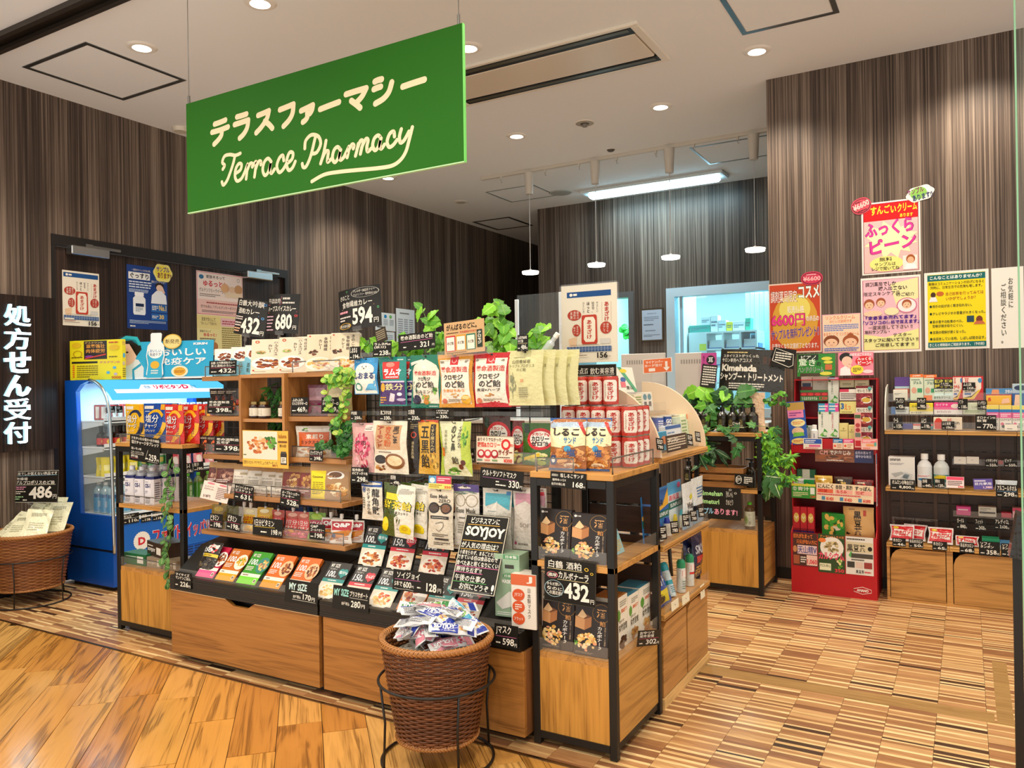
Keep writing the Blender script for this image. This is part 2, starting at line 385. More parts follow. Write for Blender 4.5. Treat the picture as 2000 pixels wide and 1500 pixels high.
# mall floor: oak planks laid at 45 degrees, cut off at the threshold
PW=.166;ca=math.cos(-PI/4);sa=math.sin(-PI/4)
rp=random.Random(5)
def clip_poly(pts,a,b,c):  # keep a*x+b*y <= c
    out=[]
    for i,p in enumerate(pts):
        q=pts[(i+1)%len(pts)];dp,dq=a*p[0]+b*p[1]-c,a*q[0]+b*q[1]-c
        if dp<=0:out.append(p)
        if dp*dq<0:t=dp/(dp-dq);out.append((p[0]+(q[0]-p[0])*t,p[1]+(q[1]-p[1])*t))
    return out
n_pl=0
for row in range(-40,12):
    # row axis runs along (ca, sa); rows stack along (-sa, ca)
    off=row*PW+.048;t=-6.0+rp.random()*1.2
    while t<7.0:
        L=rp.uniform(.55,1.15);g=.0012
        quad=[(a*ca-b*sa,a*sa+b*ca)for a,b in((t+g,off+g),(t+L-g,off+g),(t+L-g,off+PW-g),(t+g,off+PW-g))]
        quad=clip_poly(quad,0,1,BY-.013);quad=clip_poly(quad,0,-1,-.9)if quad else quad
        quad=clip_poly(quad,-1,0,5.9)if quad else quad
        quad=clip_poly(quad,1,0,.6)if quad else quad
        if len(quad)>=3:
            cx=sum(p[0]for p in quad)/len(quad);cy=sum(p[1]for p in quad)/len(quad)
            loc=[((p[0]-cx)*ca+(p[1]-cy)*sa+0,-(p[0]-cx)*sa+(p[1]-cy)*ca)for p in quad]
            ox=rp.uniform(0,30)
            me=MB('plank',rp.choice(['c98f42','c2863a','d09a50','ba7e34','c89246','b87c36','d4a45c'])).prism([(p[0]+ox,p[1])for p in loc],'z',-.012,rp.uniform(-.0006,.0008))
            o=me.obj('plank',fl,(cx-ox*ca,cy-ox*sa,0),(0,0,-PI/4));n_pl+=1
        t+=L
# ceiling
ce=struct(MB('plaster','f4f5f6').box(-7.5,-.9,CEIL,3.0,11.5,CEIL+.1).obj('ceiling'))
m=MB('black','3a322a')
m.box(-7.4,2.335,CEIL-.03,1.9,2.365,CEIL,'2b241d').box(-7.4,2.435,CEIL-.03,1.9,2.465,CEIL,'2b241d').box(-7.4,2.365,CEIL-.008,1.9,2.435,CEIL,'5b4f42','steel')
struct(m.obj('trim_1'));bpy.data.objects['trim_1']['label']='dark sliding door rail across the ceiling'
def hatch(x0,y0,x1,y1,w=.028,col='8d979b',name='access_panel'):
    h=MB('steel',col)
    for a in((x0,y0,x1,y0+w),(x0,y1-w,x1,y1),(x0,y0+w,x0+w,y1-w),(x1-w,y0+w,x1,y1-w)):h.box(a[0],a[1],CEIL-.004,a[2],a[3],CEIL+.001)
    o=h.obj('hatch_frame',ce);MB('plaster','f4f5f6').box(x0+w+.004,y0+w+.004,CEIL-.002,x1-w-.004,y1-w-.004,CEIL+.001).obj(name,ce)
hatch(-4.99,2.66,-4.33,3.33);hatch(-1.09,3.9,-.57,4.59);hatch(-5.2,8.05,-4.68,8.65,.03,'26221e');hatch(-4.28,6.88,-3.72,7.42,.012,'b8c0c2');hatch(-2.02,6.55,-1.30,7.15,.02,'a9b6bd')
# walls
def opening(n,mb,x0,x1,y0,y1,z0,z1,holes,axis='x'):pass
struct(MB('laminate','fff').box(WX-.1,1.0,0,WX,3.02,CEIL).box(WX-.1,3.02,2.36,WX,5.10,CEIL).box(WX-.1,5.10,0,WX,11.2,CEIL).obj('wall_left'))
struct(MB('laminate','ffffff').box(RX,RY,0,2.6,RY+.12,CEIL).box(RX,RY+.12,0,RX+.1,BK,CEIL).obj('wall_right'))
DX0,DX1,DZ=-3.93,-3.09,2.25;NX0,NX1,NZ0,NZ1=-2.67,-1.60,.98,2.25
m=MB('laminate','ffffff')
m.box(-4.21,BK,0,DX0,BK+.1,CEIL).box(DX0,BK,DZ,DX1,BK+.1,CEIL).box(DX1,BK,0,NX0,BK+.1,CEIL).box(NX0,BK,NZ1,NX1,BK+.1,CEIL).box(NX0,BK,0,NX1,BK+.1,NZ0).box(NX1,BK,0,RX+.1,BK+.1,CEIL)
m.box(-4.21,BK+.1,0,-4.11,11.2,CEIL);struct(m.obj('wall_back'))
struct(MB('black','17120f').box(-5.31,11.1,0,-4.2,11.2,CEIL).obj('wall_corridor'))
# dispensary behind the window: white walls
m=MB('plaster','eef6f6');m.box(-4.1,10.7,0,-.4,10.8,2.7).box(-.5,BK+.1,0,-.4,10.7,2.7).box(-4.1,BK+.1,0,-4.05,10.7,2.7).box(-4.1,BK+.1,2.7,-.4,10.8,2.76)
m.box(-3.02,BK+.1,0,-2.9,9.6,2.7);struct(m.obj('wall_dispensary'))
area(-1.9,9.3,2.66,1.2,.5,40,(.42,.88,1.0));area(-3.5,9.3,2.66,.5,.8,24,(.42,.88,1.0))
# window_1: pale aluminium frame, glass, sliding channel
wn=thing('window_1','wide dispensary window with pale blue frame in the back wall','window',(0,0,0));del wn['category'];struct(wn)
m=MB('plastic','d6e6ee')
for a in((NX0-.03,NZ0,NX0+.06,NZ1+.03),(NX1-.06,NZ0,NX1+.03,NZ1+.03),(NX0+.06,NZ1-.06,NX1-.06,NZ1+.03),(NX0+.06,NZ0-.03,NX1-.06,NZ0+.05)):m.box(a[0],BK-.015,a[1],a[2],BK+.115,a[3])
m.obj('window_frame',wn);MB('plastic','b8d4e2').box(NX0+.10,BK+.03,NZ0+.05,NX0+.13,BK+.06,NZ1-.06).obj('sash_stile',wn)
MB('glass','d8f4fa').box(NX0+.06,BK+.035,NZ0+.05,NX1-.06,BK+.041,NZ1-.06).obj('pane',wn)
# door_2: open doorway with dark grey frame
d2=thing('door_2','open doorway with grey metal frame left of the framed certificate','door');del d2['category'];struct(d2)
m=MB('plastic','6d6a68')
for a in((DX0-.03,0,DX0+.03,DZ+.03),(DX1-.03,0,DX1+.03,DZ+.03),(DX0+.03,DZ-.03,DX1-.03,DZ+.03)):m.box(a[0],BK-.015,a[1],a[2],BK+.115,a[3])
m.obj('door_frame',d2);MB('plastic','8fa0a6').box(DX0+.03,BK+.115,.01,DX0+.07,BK+.80,DZ-.04,b=.004).obj('door_leaf',d2)
# door_1: pair of dark doors in the left wall
ys=P(356,520,'x',WX).y
d1=thing('door_1','pair of dark brown doors in the left wall with posters taped on','door');del d1['category'];struct(d1)
MB('laminate','8a7a74').box(WX-.075,3.03,.01,WX-.03,ys-.003,2.29).obj('door_leaf',d1);MB('laminate','8a7a74').box(WX-.075,ys+.003,.01,WX-.03,5.09,2.29).obj('door_leaf',d1)
MB('black','1b1512').box(WX-.09,3.0,2.295,WX+.006,5.12,2.365).box(WX-.09,3.0,0,WX+.004,3.03,2.3).box(WX-.09,5.09,0,WX+.004,5.12,2.3).obj('door_frame',d1)
for(a,b)in(((138,478),(213,502)),((482,528),(531,545))):
    y0,y1=P(*a,'x',WX+.03).y,P(*b,'x',WX+.03).y;z1=P(*a,'x',WX+.03).z;z0=z1-.062
    c=MB('steel','cfd2d2').box(WX-.03,y0,z0,WX+.045,y1,z1,b=.006).obj('door_closer',d1)
    MB('steel','a8aaa8').box(WX-.005,(y0+y1)/2-.02,z1,WX+.02,(y0+y1)/2+.24,z1+.02,b=.004).box(WX-.01,(y0+y1)/2-.03,z1-.002,WX+.03,(y0+y1)/2+.02,z1+.022).obj('closer_arm',c)
# baseboards
struct(MB('black','1a1411').box(WX,1.0,0,WX+.012,3.02,.07).obj('baseboard_left'));struct(MB('black','1a1411').box(RX,RY-.012,0,2.6,RY,.07).obj('baseboard_right'))

# ================================================================== CEILING THINGS
DLN=['above the hatch at the left','at the top edge of the photo above the green sign','half hidden behind the right edge of the green sign','by the top of the brown wall with posters','left of the sprinkler, nearer the wall of posters','above the leftmost pendant lamp','just under the bottom edge of the green sign','unlit, far down the left wall']
for i,(x,y,on)in enumerate(LIGHTS):
    t=thing('downlight',('lit' if on else 'dim')+' round recessed ceiling downlight '+DLN[i],'downlight',(x,y,CEIL),(0,0,0),'recessed ceiling downlights')
    MB('plastic','f4efe6').lathe([(.052,-.010),(.072,-.008),(.085,-.001),(.085,0)],n=24).obj('trim_ring',t)
    MB('glow' if on else 'plastic','fff0d8' if on else 'cfc6b8').lathe([(.0,-.008),(.053,-.008)],n=24).obj('lens',t)
AX0,AX1,AY0,AY1=-3.05,-1.545,4.085,4.66
t=thing('cassette_air_conditioner','long ceiling cassette air conditioner with two dark slots','air conditioner',((AX0+AX1)/2,(AY0+AY1)/2,CEIL));hw,hd=(AX1-AX0)/2,(AY1-AY0)/2
m=MB('plastic','efe6d6')
for a in((-hw,-hd,hw,-hd+.03),(-hw,hd-.03,hw,hd),(-hw,-hd+.03,-hw+.05,hd-.03),(hw-.05,-hd+.03,hw,hd-.03)):m.box(a[0],a[1],-.022,a[2],a[3],0,b=.004)
m.obj('frame',t);MB('plastic','e9dcc8').box(-hw+.06,-hd+.115,-.024,hw-.06,hd-.115,0,b=.006).obj('front_panel',t)
for y0 in(-hd+.03,hd-.10):
    MB('black','17150f').box(-hw+.05,y0,-.0205,hw-.05,y0+.085,0).obj('outlet_slot',t);MB('plastic','5a5646').box(-hw+.07,y0+.012,-.0235,hw-.07,y0+.045,-.021).obj('louvre',t)
def disc(name,label,cat,px,py,prof,cols,mat='plastic'):
    p=P(px,py,'z',CEIL);o=MB(mat).lathe(prof,n=24,cols=cols).obj(name,loc=(p.x,p.y,CEIL));return tag(o,label,cat)
disc('sprinkler_head','round chrome sprinkler head in the ceiling behind the air conditioner','sprinkler',1142,240,[(0,-.03),(.02,-.03),(.02,-.012),(.035,-.008),(.07,-.006),(.075,0)],['8a8478','8a8478','5a5348','b5ab9a','efe6d6'])
disc('ceiling_sensor','small dark ceiling sensor dot in front of the lighting track','sensor',1193,292,[(0,-.02),(.02,-.018),(.035,-.004),(.036,0)],['55504a','55504a','e6dccb'])
disc('ceiling_speaker','round pale speaker grille in the ceiling near the fluorescent fitting','speaker',1095,376,[(0,-.01),(.11,-.008),(.125,0)],['b9bcb8','c8cac6'])
disc('smoke_detector','small white disc detector behind the left downlight','detector',352,250,[(0,-.03),(.05,-.03),(.06,0)],['e5dcca','e5dcca'])
# fluorescent fitting over the counter
t=thing('fluorescent_fitting','long glowing fluorescent ceiling fitting above the counter','ceiling lamp',(-2.70,7.50,CEIL))
MB('plastic','e9f2f4').box(-.74,-.13,-.03,.74,.13,0,b=.01).obj('housing',t);MB('tube','b4ecff').box(-.68,-.055,-.075,.68,.055,-.031,b=.02).obj('tube_cover',t)
area(-2.70,7.50,CEIL-.085,1.36,.12,14,COOL)
# lighting track with pendants
t=thing('lighting_track','white lighting track on the ceiling carrying the pendant lamps','track',(-2.6,6.38,CEIL))
MB('plastic','d8d2c6').box(-1.41,-.017,-.03,1.40,.017,0,b=.003).obj('rail',t)
for px in(978,1064,1131,1204,1281,1355,1441):
    x=P(px,300,'y',6.38).x+2.6
    MB('plastic','d8d2c6').box(x-.008,-.012,-.055,x+.008,.012,-.03).tube([(x,0,-.055),(x,0,-.075),(x+.006,0,-.085),(x+.012,0,-.078)],.0022,5,'aaa','steel').obj('hook',t)
ORD=['leftmost, before the dark corridor','second from the left, above the amazake poster stand','third from the left, above the framed certificate','rightmost, by the corner of the poster wall']
ORD[1]='second from the left, above the tall cream poster on a stand'
for i,(px,py)in enumerate(((1036,530),(1165,515),(1310,500),(1475,485))):
    p=P(px,py,'y',6.38)
    t=thing('pendant_lamp','white disc pendant lamp '+ORD[i],'pendant lamp',(p.x,6.38,CEIL-.0335),(0,0,0),'disc pendant lamps over the counter');h=CEIL-.0335-p.z
    MB('plastic','d9d3c8').lathe([(0,0),(.045,0),(.034,-.20),(0,-.20)],n=20).obj('canopy',t)
    MB('plastic','eee').tube([(0,0,-.2),(0,0,-h+.02)],.003,6).obj('cord',t)
    MB('plastic','f2f2f0').lathe([(0,-h+.022),(.010,-h+.018),(.02,-h+.006),(.075,-h+.002),(.079,-h-.002)],n=28).obj('shade',t)
    MB('glow','fff6e6').lathe([(.0785,-h-.002),(.074,-h-.024),(.0,-h-.028)],n=28).obj('diffuser',t)
    spot(p.x,6.38,p.z-.03,14,(1,.93,.82),150)
# ================================================================== KIT: cartons, pouches, cards, bottles, leaves
CURRY=['7a2f12','93401c','5c220d','a8551f','b9702f'];PASTA=['f0c878','e8b860','f6d894','d8a048','f4e0b0'];NUTS=['a8622c','c98a4a','7c4420','d9a868']
GREENS=['4c8a2a','6aa838','2f6a1e','8cc050'];REDF=['c23a22','e06a3a','a02818','d88a50'];COOK=['d8a860','c08844','e6c488','a86c34'];BERRY=['c83a60','e86a88','a02848','f09aac']
def _put(rect,pl,X):
    p,w,h=(fx if X else fr)(*rect,pl);return p,w,h
def carton(rect,Y,dep,col,els,label,cat='box',name='carton',rz=0,lean=0,side=None,sidec=None,top=None,topc=None,group=None,X=False,w=None,h=None,mat='card',left=None,dz=0,ry=0):
    p,w0,h0=_put(rect,Y,X);w=w or w0;h=h or h0
    m=MB(mat,col).box(-w/2,0,0,w/2,dep,h,b=.0015)
    m.ink(els,flat(w,h),w/h)
    if sidec:m.surf(flatR(w,h,dep),1,1,sidec,d=.0003)
    if side:m.ink(side,flatR(w,h,dep),dep/h)
    if left:m.ink(left,flatL(w,h,dep),dep/h)
    if topc:m.surf(flatT(w,h,dep),1,1,topc,d=.0003)
    if top:m.ink(top,flatT(w,h,dep),w/dep)
    o=m.obj(name,loc=p+Vector((0,0,dz)),rot=(-lean,ry,rz+(PI/2 if X else 0)));return tag(o,label,cat,group)
def pouchM(w,h,dep,stand,seed,pinch=.06):
    q=random.Random(seed);ph=[q.uniform(0,6.28)for _ in range(6)]
    def M(u,v,d):
        uu,vv=min(max(u,0),1),min(max(v,0),1)
        s=max(0.0,math.sin(PI*uu))**.42
        if stand:k=(1-max(0,(vv-.1)/.9))**.8*min(1,.55+vv*4)if vv<.92 else(1-.92-.1/.9)*0
        else:k=max(0.0,math.sin(PI*min(max((vv-.07)/.86,0),1)))**.6
        if stand:k=max(0,(1-vv)/.95)**.75*min(1,.6+vv*3)
        wr=.0014*math.sin(9*uu+ph[0]+5*vv)*math.sin(7*vv+ph[1])+.0006*math.sin(15*vv+ph[2]+8*uu)
        b=dep/2*s*k+wr*k*2
        x=(-w/2+u*w)*(1-pinch*k*math.sin(PI*vv))+.0025*math.sin(5*vv+ph[3])
        return(x,-b-d,v*h)
    return M
def pouch(rect,Y,dep,col,els,label,cat='bag',name='pouch',rz=0,lean=0,stand=False,group=None,X=False,seal=None,seed=None,w=None,h=None,mat='film',pinch=.06,hole=False,ry=0,dz=0):
    p,w0,h0=_put(rect,Y,X);w=w or w0;h=h or h0
    M=pouchM(w,h,dep,stand,seed or rnd.randint(1,9999),pinch)
    m=MB(mat,col).surf(M,10,12)
    m.surf(lambda u,v,d:(M(1-u,v,0)[0],-M(1-u,v,0)[1]+.0004,v*h),6,8)
    if seal:m.surf(M,8,2,seal,None,True,.0004,0,1,.93,1)
    if hole:els=list(els)+[('e',.5,.965,.03,.03*w/h,'222')]
    m.ink(els,M,w/h,10,.0008)
    o=m.obj(name,loc=p+Vector((0,0,dz)),rot=(-lean,ry,rz+(PI/2 if X else 0)));return tag(o,label,cat,group)
def again(o,dx=0,dy=0,dz=0,label=None,group=None,drz=0,**k):
    c=dup(o,Vector(o.location)+Vector((dx,dy,dz)),None,label,group or o.get('group'));c.rotation_euler.z+=drz;return c
def card(rect,Y,els,label,cat='price card',name='price_card',col='17150f',group=None,X=False,rz=0,lean=.06,ry=0,edge=None,th=.0012,mat='chalk',w=None,h=None,curve=0,part=None,shape=None):
    p,w0,h0=_put(rect,Y,X);w=w or w0;h=h or h0;m=MB(mat,col)
    if curve:
        M=curved(w,h,curve);m.surf(M,8,1).surf(lambda u,v,d:M(1-u,v,-.0012),8,1)
    elif shape:
        M=flat(w,h);m.prism([(-w/2+w*(.5+.5*(abs(math.cos(a))**.8)*(1 if math.cos(a)>0 else-1)*(1+.05*math.cos(shape*a))),h*(.5+.5*math.sin(a)*(1+.06*math.cos(shape*a))))for a in[2*PI*k/36 for k in range(36)]],'y',0,th)
    else:M=flat(w,h);m.box(-w/2,0,0,w/2,th,h)
    if edge:a=w/h;els=[('l',[(.012/a,.012),(1-.012/a,.012),(1-.012/a,.988),(.012/a,.988),(.012/a,.012)],.014,edge)]+list(els)
    if part is None:m.ink(els,M,w/h,6 if curve else 1);o=m.obj(name)
    else:o=m.obj(name);MB(mat,'fff').ink(els,M,w/h,6 if curve else 1).obj(part,o)
    o.location=p;o.rotation_euler=(-lean,ry,rz+(PI/2 if X else 0));return tag(o,label,cat,group)
WH='f4efe2'
def price(rect,Y,title,yen,label,ul='c8506a',**k):
    """small hand-lettered chalk price card: title, rule, price"""
    lines=title.split('/');n=len(lines);els=[]
    for i,s in enumerate(lines):els.append(('h',.07,.93-(i+1)*.42/n+.02,min(.95,.07+.16*max(len(s),3)),.93-i*.42/n,s,WH,1))
    if ul:els.append(('l',[(.06,.47),(.94,.485)],.02,ul))
    els+=[('s',.08,.13,.32,.25,1,WH,.09),('h',.36,.10,.84,.42,yen,WH,1),('h',.86,.08,.96,.24,'円',WH,1)]
    return card(rect,Y,els,label,**k)
def guard(x0,x1,y,z,h,parent,name='acrylic_guard',frame=True,side=None):
    """low clear fence with a grey wire frame along a shelf edge"""
    o=MB('acrylic','e8e4da').box(x0,y,z+.004,x1,y+.002,z+h).obj(name,parent)
    if frame:MB('black','5a564e').tube([(x0+.006,y+.004,z),(x0+.006,y+.004,z+h),(x1-.006,y+.004,z+h),(x1-.006,y+.004,z)],.0028,6).obj('guard_frame',o)
    return o
def cylinder_label(m,r,h,z0,els,a0=-PI/2,span=PI):m.ink(els,cyl(r,1,0,a0,span)if False else(lambda u,v,d:((r+d)*math.cos(a0+(u-.5)*span),(r+d)*math.sin(a0+(u-.5)*span),z0+v*h)),1,10,d0=.0004);return m
def bottle(name,r,h,body,capc,neck=.35,mat='bottle',label_els=None,lz=(.25,.6),lcol=None,capr=.45,caph=.10,sh=.72,n=14):
    """prototype bottle at the origin: body mesh with a cap part"""
    prof=[(0,0),(r*.96,0),(r,h*.02),(r,h*sh),(r*.8,h*(sh+.07)),(r*neck,h*(sh+.16)),(r*neck,h*(1-caph))]
    m=MB(mat,body).lathe(prof,n=n)
    if lcol:m.lathe([(r+.0006,h*lz[0]),(r+.0006,h*lz[1])],n=n,col=lcol,mat='card')
    if label_els:cylinder_label(m,r+.0006,h*(lz[1]-lz[0]),h*lz[0],label_els)
    o=m.obj(name);MB('plastic',capc).lathe([(r*capr,h*(1-caph)),(r*capr,h*.995),(r*capr*.9,h),(0,h)],n=n).obj('cap',o);return o
# ---- leaves
def leafmesh(kind,col,col2,name='leaf'):
    m=MB('leaf',col)
    if kind=='ovate':prof=[(0,.02),(.08,.26),(.22,.40),(.38,.34),(.46,.40),(.62,.27),(.70,.28),(.85,.12),(1,.005)]
    elif kind=='slim':prof=[(0,.01),(.2,.12),(.5,.16),(.8,.09),(1,.005)]
    elif kind=='round':prof=[(0,.03),(.15,.32),(.45,.48),(.75,.42),(.95,.18),(1,.01)]
    else:prof=[(0,.05),(-.05,.22),(.08,.46),(.22,.30),(.40,.42),(.55,.52),(.55,.25),(.80,.12),(1,.005)]
    n=len(prof);c=[(p[0],0,-.10*p[0]*p[0]+.02)for p in prof]
    for sgn in(1,-1):
        e=[(p[0],sgn*p[1],.10*p[1]-.16*p[0]*p[0])for p in prof];mid=[(p[0],sgn*p[1]*.08,(.03*p[1]-.11*p[0]*p[0]+.018))for p in prof]
        for i in range(n-1):
            a=[c[i],c[i+1],mid[i+1],mid[i]];b=[mid[i],mid[i+1],e[i+1],e[i]]
            if sgn<0:a.reverse();b.reverse()
            m.add(a,[(0,1,2,3)],col2,None,True).add(b,[(0,1,2,3)],col,None,True)
    return m.mesh(name)
_lv={}
def leafrot(q,droop):
    n=Vector((q.uniform(-.7,.9),-1+q.uniform(-.5,.5),.55+q.uniform(-.5,.6))).normalized();t=Vector((q.uniform(-1,1),q.uniform(-.4,.4),q.uniform(-1,.7)-droop*.5));t=(t-n*t.dot(n)).normalized()
    return Matrix((t,n.cross(t),n)).transposed()
def leaf(parent,kind,cols,pos,rot,size):
    k=(kind,cols)
    if k not in _lv:_lv[k]=leafmesh(kind,*cols)
    o=bpy.data.objects.new('leaf',_lv[k]);C.objects.link(o);o.parent=parent;o.location=pos;o.rotation_euler=rot.to_euler();o.scale=(size,)*3;return o
LG=[('7cc02a','a4d858'),('5aa020','86c040'),('8ed03a','b8e474'),('4a8a22','74a840')]
DG=[('2c6a24','5a9a48'),('3a7a2c','7ab05a'),('1f5220','4a8a40')]
def curve_pts(pts,n=6):
    pts=[Vector(p)for p in pts];out=[]
    for i in range(len(pts)-1):
        p0,p1,p2,p3=pts[max(i-1,0)],pts[i],pts[i+1],pts[min(i+2,len(pts)-1)]
        for k in range(n):q=k/n;out.append(.5*((2*p1)+(-p0+p2)*q+(2*p0-5*p1+4*p2-p3)*q*q+(-p0+3*p1-3*p2+p3)*q**3))
    return out+[pts[-1]]
def plant(name,label,loc,stems,kind,cols,size,per,spread=.5,cat='plant',stemcol='6f8a3a',sr=.0016,seed=1,group=None,droop=.5,fine=False):
    """artificial foliage: wiry stems with leaves set along them"""
    q=random.Random(seed);t=thing(name,label,cat,loc,(0,0,0),group);m=MB('leaf',stemcol);mf=MB('leaf')
    for st in stems:
        pts=curve_pts(st);m.tube(pts,sr,5)
        for i in range(per):
            f=(i+.6)/per*(len(pts)-1);a=int(f);p=pts[a].lerp(pts[min(a+1,len(pts)-1)],f-a)
            R0=leafrot(q,droop);s=size*q.uniform(.7,1.2);cc=q.choice(cols)
            if fine:
                if('f',kind,cc)not in _lv:k=leafmesh(kind,*cc,name='leaf_shape');_lv['f',kind,cc]=([tuple(v.co)for v in k.vertices],[tuple(f_.vertices)for f_ in k.polygons])
                vs,fs=_lv['f',kind,cc];R=Matrix.LocRotScale(p,R0,Vector((s,s,s)))
                mf.add([R@Vector(v)for v in vs],fs,cc[0],None,True)
            else:leaf(t,kind,cc,p,R0,s)
    m.obj('stem',t)
    if fine:stuff(mf.obj('foliage',t))
    return t
def clip_stand(name_parent,w=.05,z=-.03):
    """clear plastic clip with ball joint under a chalk board"""
    m=MB('acrylic','eee');m.box(-w/2,-.006,-.008,w/2,.006,.012,b=.002).lathe([(0,-.03),(.007,-.028),(.009,-.02),(.006,-.010),(0,-.008)],n=10).tube([(0,0,-.026),(0,.004,-.026+z)],.003,6)
    return m.obj('clear_clip',name_parent)

def each(parent,name,mat,col,*boxes,**k):
    return[MB(mat,col).box(*b,**k).obj(name,parent)for b in boxes]
# ================================================================== HANGING GREEN SIGN
SY=2.30
a,b,c_,d_=P(363,203,'y',SY),P(903,45,'y',SY),P(367,416,'y',SY),P(908,316,'y',SY)
sx0,sx1,sz0,sz1=(a.x+c_.x)/2,(b.x+d_.x)/2,(c_.z+d_.z)/2,(a.z+b.z)/2
SW,SH=sx1-sx0,sz1-sz0
t=thing('hanging_sign','green hanging sign board with cream lettering over the shop front','sign',((sx0+sx1)/2,SY,sz0))
MB('paper','1c6600').box(-SW/2,0,0,SW/2,.012,SH).box(SW/2-.002,-.0005,0,SW/2+.001,.0125,SH,'7fe070').box(-SW/2,-.0005,-.002,SW/2,.0125,.002,'bfe8b0').obj('panel',t)
for x in(-SW/2+.012,SW/2-.02):
    MB('steel','8c8c88').tube([(x,.006,SH-.004),(x,.006,CEIL-sz0)],.0016,5).lathe([(0,SH-.01),(.006,SH-.01),(.006,SH+.035),(0,SH+.035)],(x,.006,0),8).obj('hanging_wire',t)
# brush strokes read off the photo as (px, py) and carried onto the board
def sp(px,py):
    p=P(px,py,'y',SY);return((p.x-sx0)/SW,(p.z-sz0)/SH)
def crop(x,y):return sp(340+.3*x,20+.3*y)
def smooth(pts,n=7):
    out=[]
    for i in range(len(pts)-1):
        p0,p1,p2,p3=pts[max(i-1,0)],pts[i],pts[i+1],pts[min(i+2,len(pts)-1)]
        for k in range(n):
            q=k/n;out.append(tuple(.5*((2*p1[j])+(-p0[j]+p2[j])*q+(2*p0[j]-5*p1[j]+4*p2[j]-p3[j])*q*q+(-p0[j]+3*p1[j]-3*p2[j]+p3[j])*q**3)for j in(0,1)))
    return out+[pts[-1]]
ASP=SW/SH
def strokes(L,w,M):
    m=MB('paper','f0dcb4');els=[]
    for st in L:
        ww=w
        if isinstance(st[0],(int,float)):ww,st=st[0],st[1:]
        pts=smooth([crop(*q)for q in st])
        els.append(('l',pts,ww,'f0dcb4'))
        for q in(pts[0],pts[-1]):els.append(('e',q[0],q[1],ww/2/ASP,ww/2,'f0dcb4'))
    return m.ink(els,M,ASP,step=.000004)
KANA=[[(265,742),(305,728),(335,715)],[(248,795),(300,780),(352,760)],[(312,785),(308,815),(288,845),(262,872)],[(410,695),(445,685),(472,676)],[(395,745),(440,730),(484,715)],[(484,715),(476,765),(455,805),(428,833)],[(548,685),(585,670),(618,655)],[(618,655),(605,705),(570,760),(536,798)],[(592,722),(620,745),(640,768)],[(690,648),(740,628),(778,612)],[(778,612),(772,670),(750,715),(714,755)],[(828,655),(870,635),(904,618)],[(904,618),(898,650),(885,672)],[(868,668),(868,695),(856,715),(840,728)],[(952,645),(1010,622),(1074,598)],[(1120,548),(1185,527),(1252,508)],[(1252,508),(1225,560),(1190,600)],[(1155,590),(1185,612),(1212,635)],[(1308,465),(1330,455),(1352,450)],[(1302,515),(1325,505),(1346,498)],[(1418,470),(1400,530),(1365,575),(1312,608)],[(1490,498),(1560,474),(1630,452)]]
LATIN=[  # T
[(318,1035),(330,1010),(315,990),(330,950),(365,940),(400,945),(432,932)],[(398,945),(385,1000),(365,1060),(345,1110),(322,1138),(312,1118)],  # e r r a c e
[(402,1062),(432,1040),(440,1005),(422,1000),(402,1035),(398,1085),(412,1112),(440,1095),(462,1050)],[(462,1050),(482,1000),(476,1045),(470,1098)],[(476,1045),(495,1000),(512,1000),(510,1020)],[(510,1020),(535,985),(530,1040),(524,1085)],[(530,1040),(550,988),(566,985),(565,1005)],[(632,985),(612,965),(588,990),(578,1040),(592,1075),(615,1050),(634,978),(625,1030),(634,1062),(655,1035)],[(715,978),(708,945),(685,965),(670,1015),(684,1055),(708,1040),(732,1000)],[(735,1000),(768,970),(775,932),(755,925),(738,960),(734,1010),(748,1042),(772,1025),(790,985)],  # P
[(835,1000),(842,1022),(862,1015),(890,950),(915,850),(922,822)],[(852,900),(858,850),(895,812),(940,822),(955,870),(930,925),(895,935)],  # h a r m a c y
[(990,850),(975,930),(955,998)],[(962,975),(985,925),(1005,920),(1000,965),(1002,988),(1028,965)],[(1085,910),(1065,890),(1042,912),(1032,960),(1046,990),(1068,965),(1088,900),(1078,950),(1086,975),(1108,955)],[(1110,950),(1142,885),(1136,920),(1128,958)],[(1136,915),(1158,875),(1172,880),(1168,900)],[(1200,870),(1192,910),(1182,948)],[(1192,905),(1215,850),(1232,858),(1222,900),(1214,935)],[(1222,895),(1248,840),(1264,846),(1256,890),(1262,920),(1290,895)],[(1348,835),(1330,815),(1305,835),(1294,880),(1308,912),(1330,890),(1350,825),(1340,880),(1350,902),(1370,875)],[(1436,822),(1430,790),(1405,805),(1388,855),(1400,890),(1425,880),(1452,845)],[(1480,775),(1468,825),(1475,862),(1500,845),(1530,790)],[(1552,762),(1530,850),(1510,920),(1475,975),(1420,1012),(1330,1028),(1200,1040),(1080,1052),(980,1070),(898,1115)]]
Ms=flat(SW,SH)
strokes(KANA,.049,Ms).obj('katakana_lettering',t,label='cream brush katakana lettering');strokes(LATIN,.031,Ms).obj('script_lettering',t,label='cream script lettering with a long underline swash')
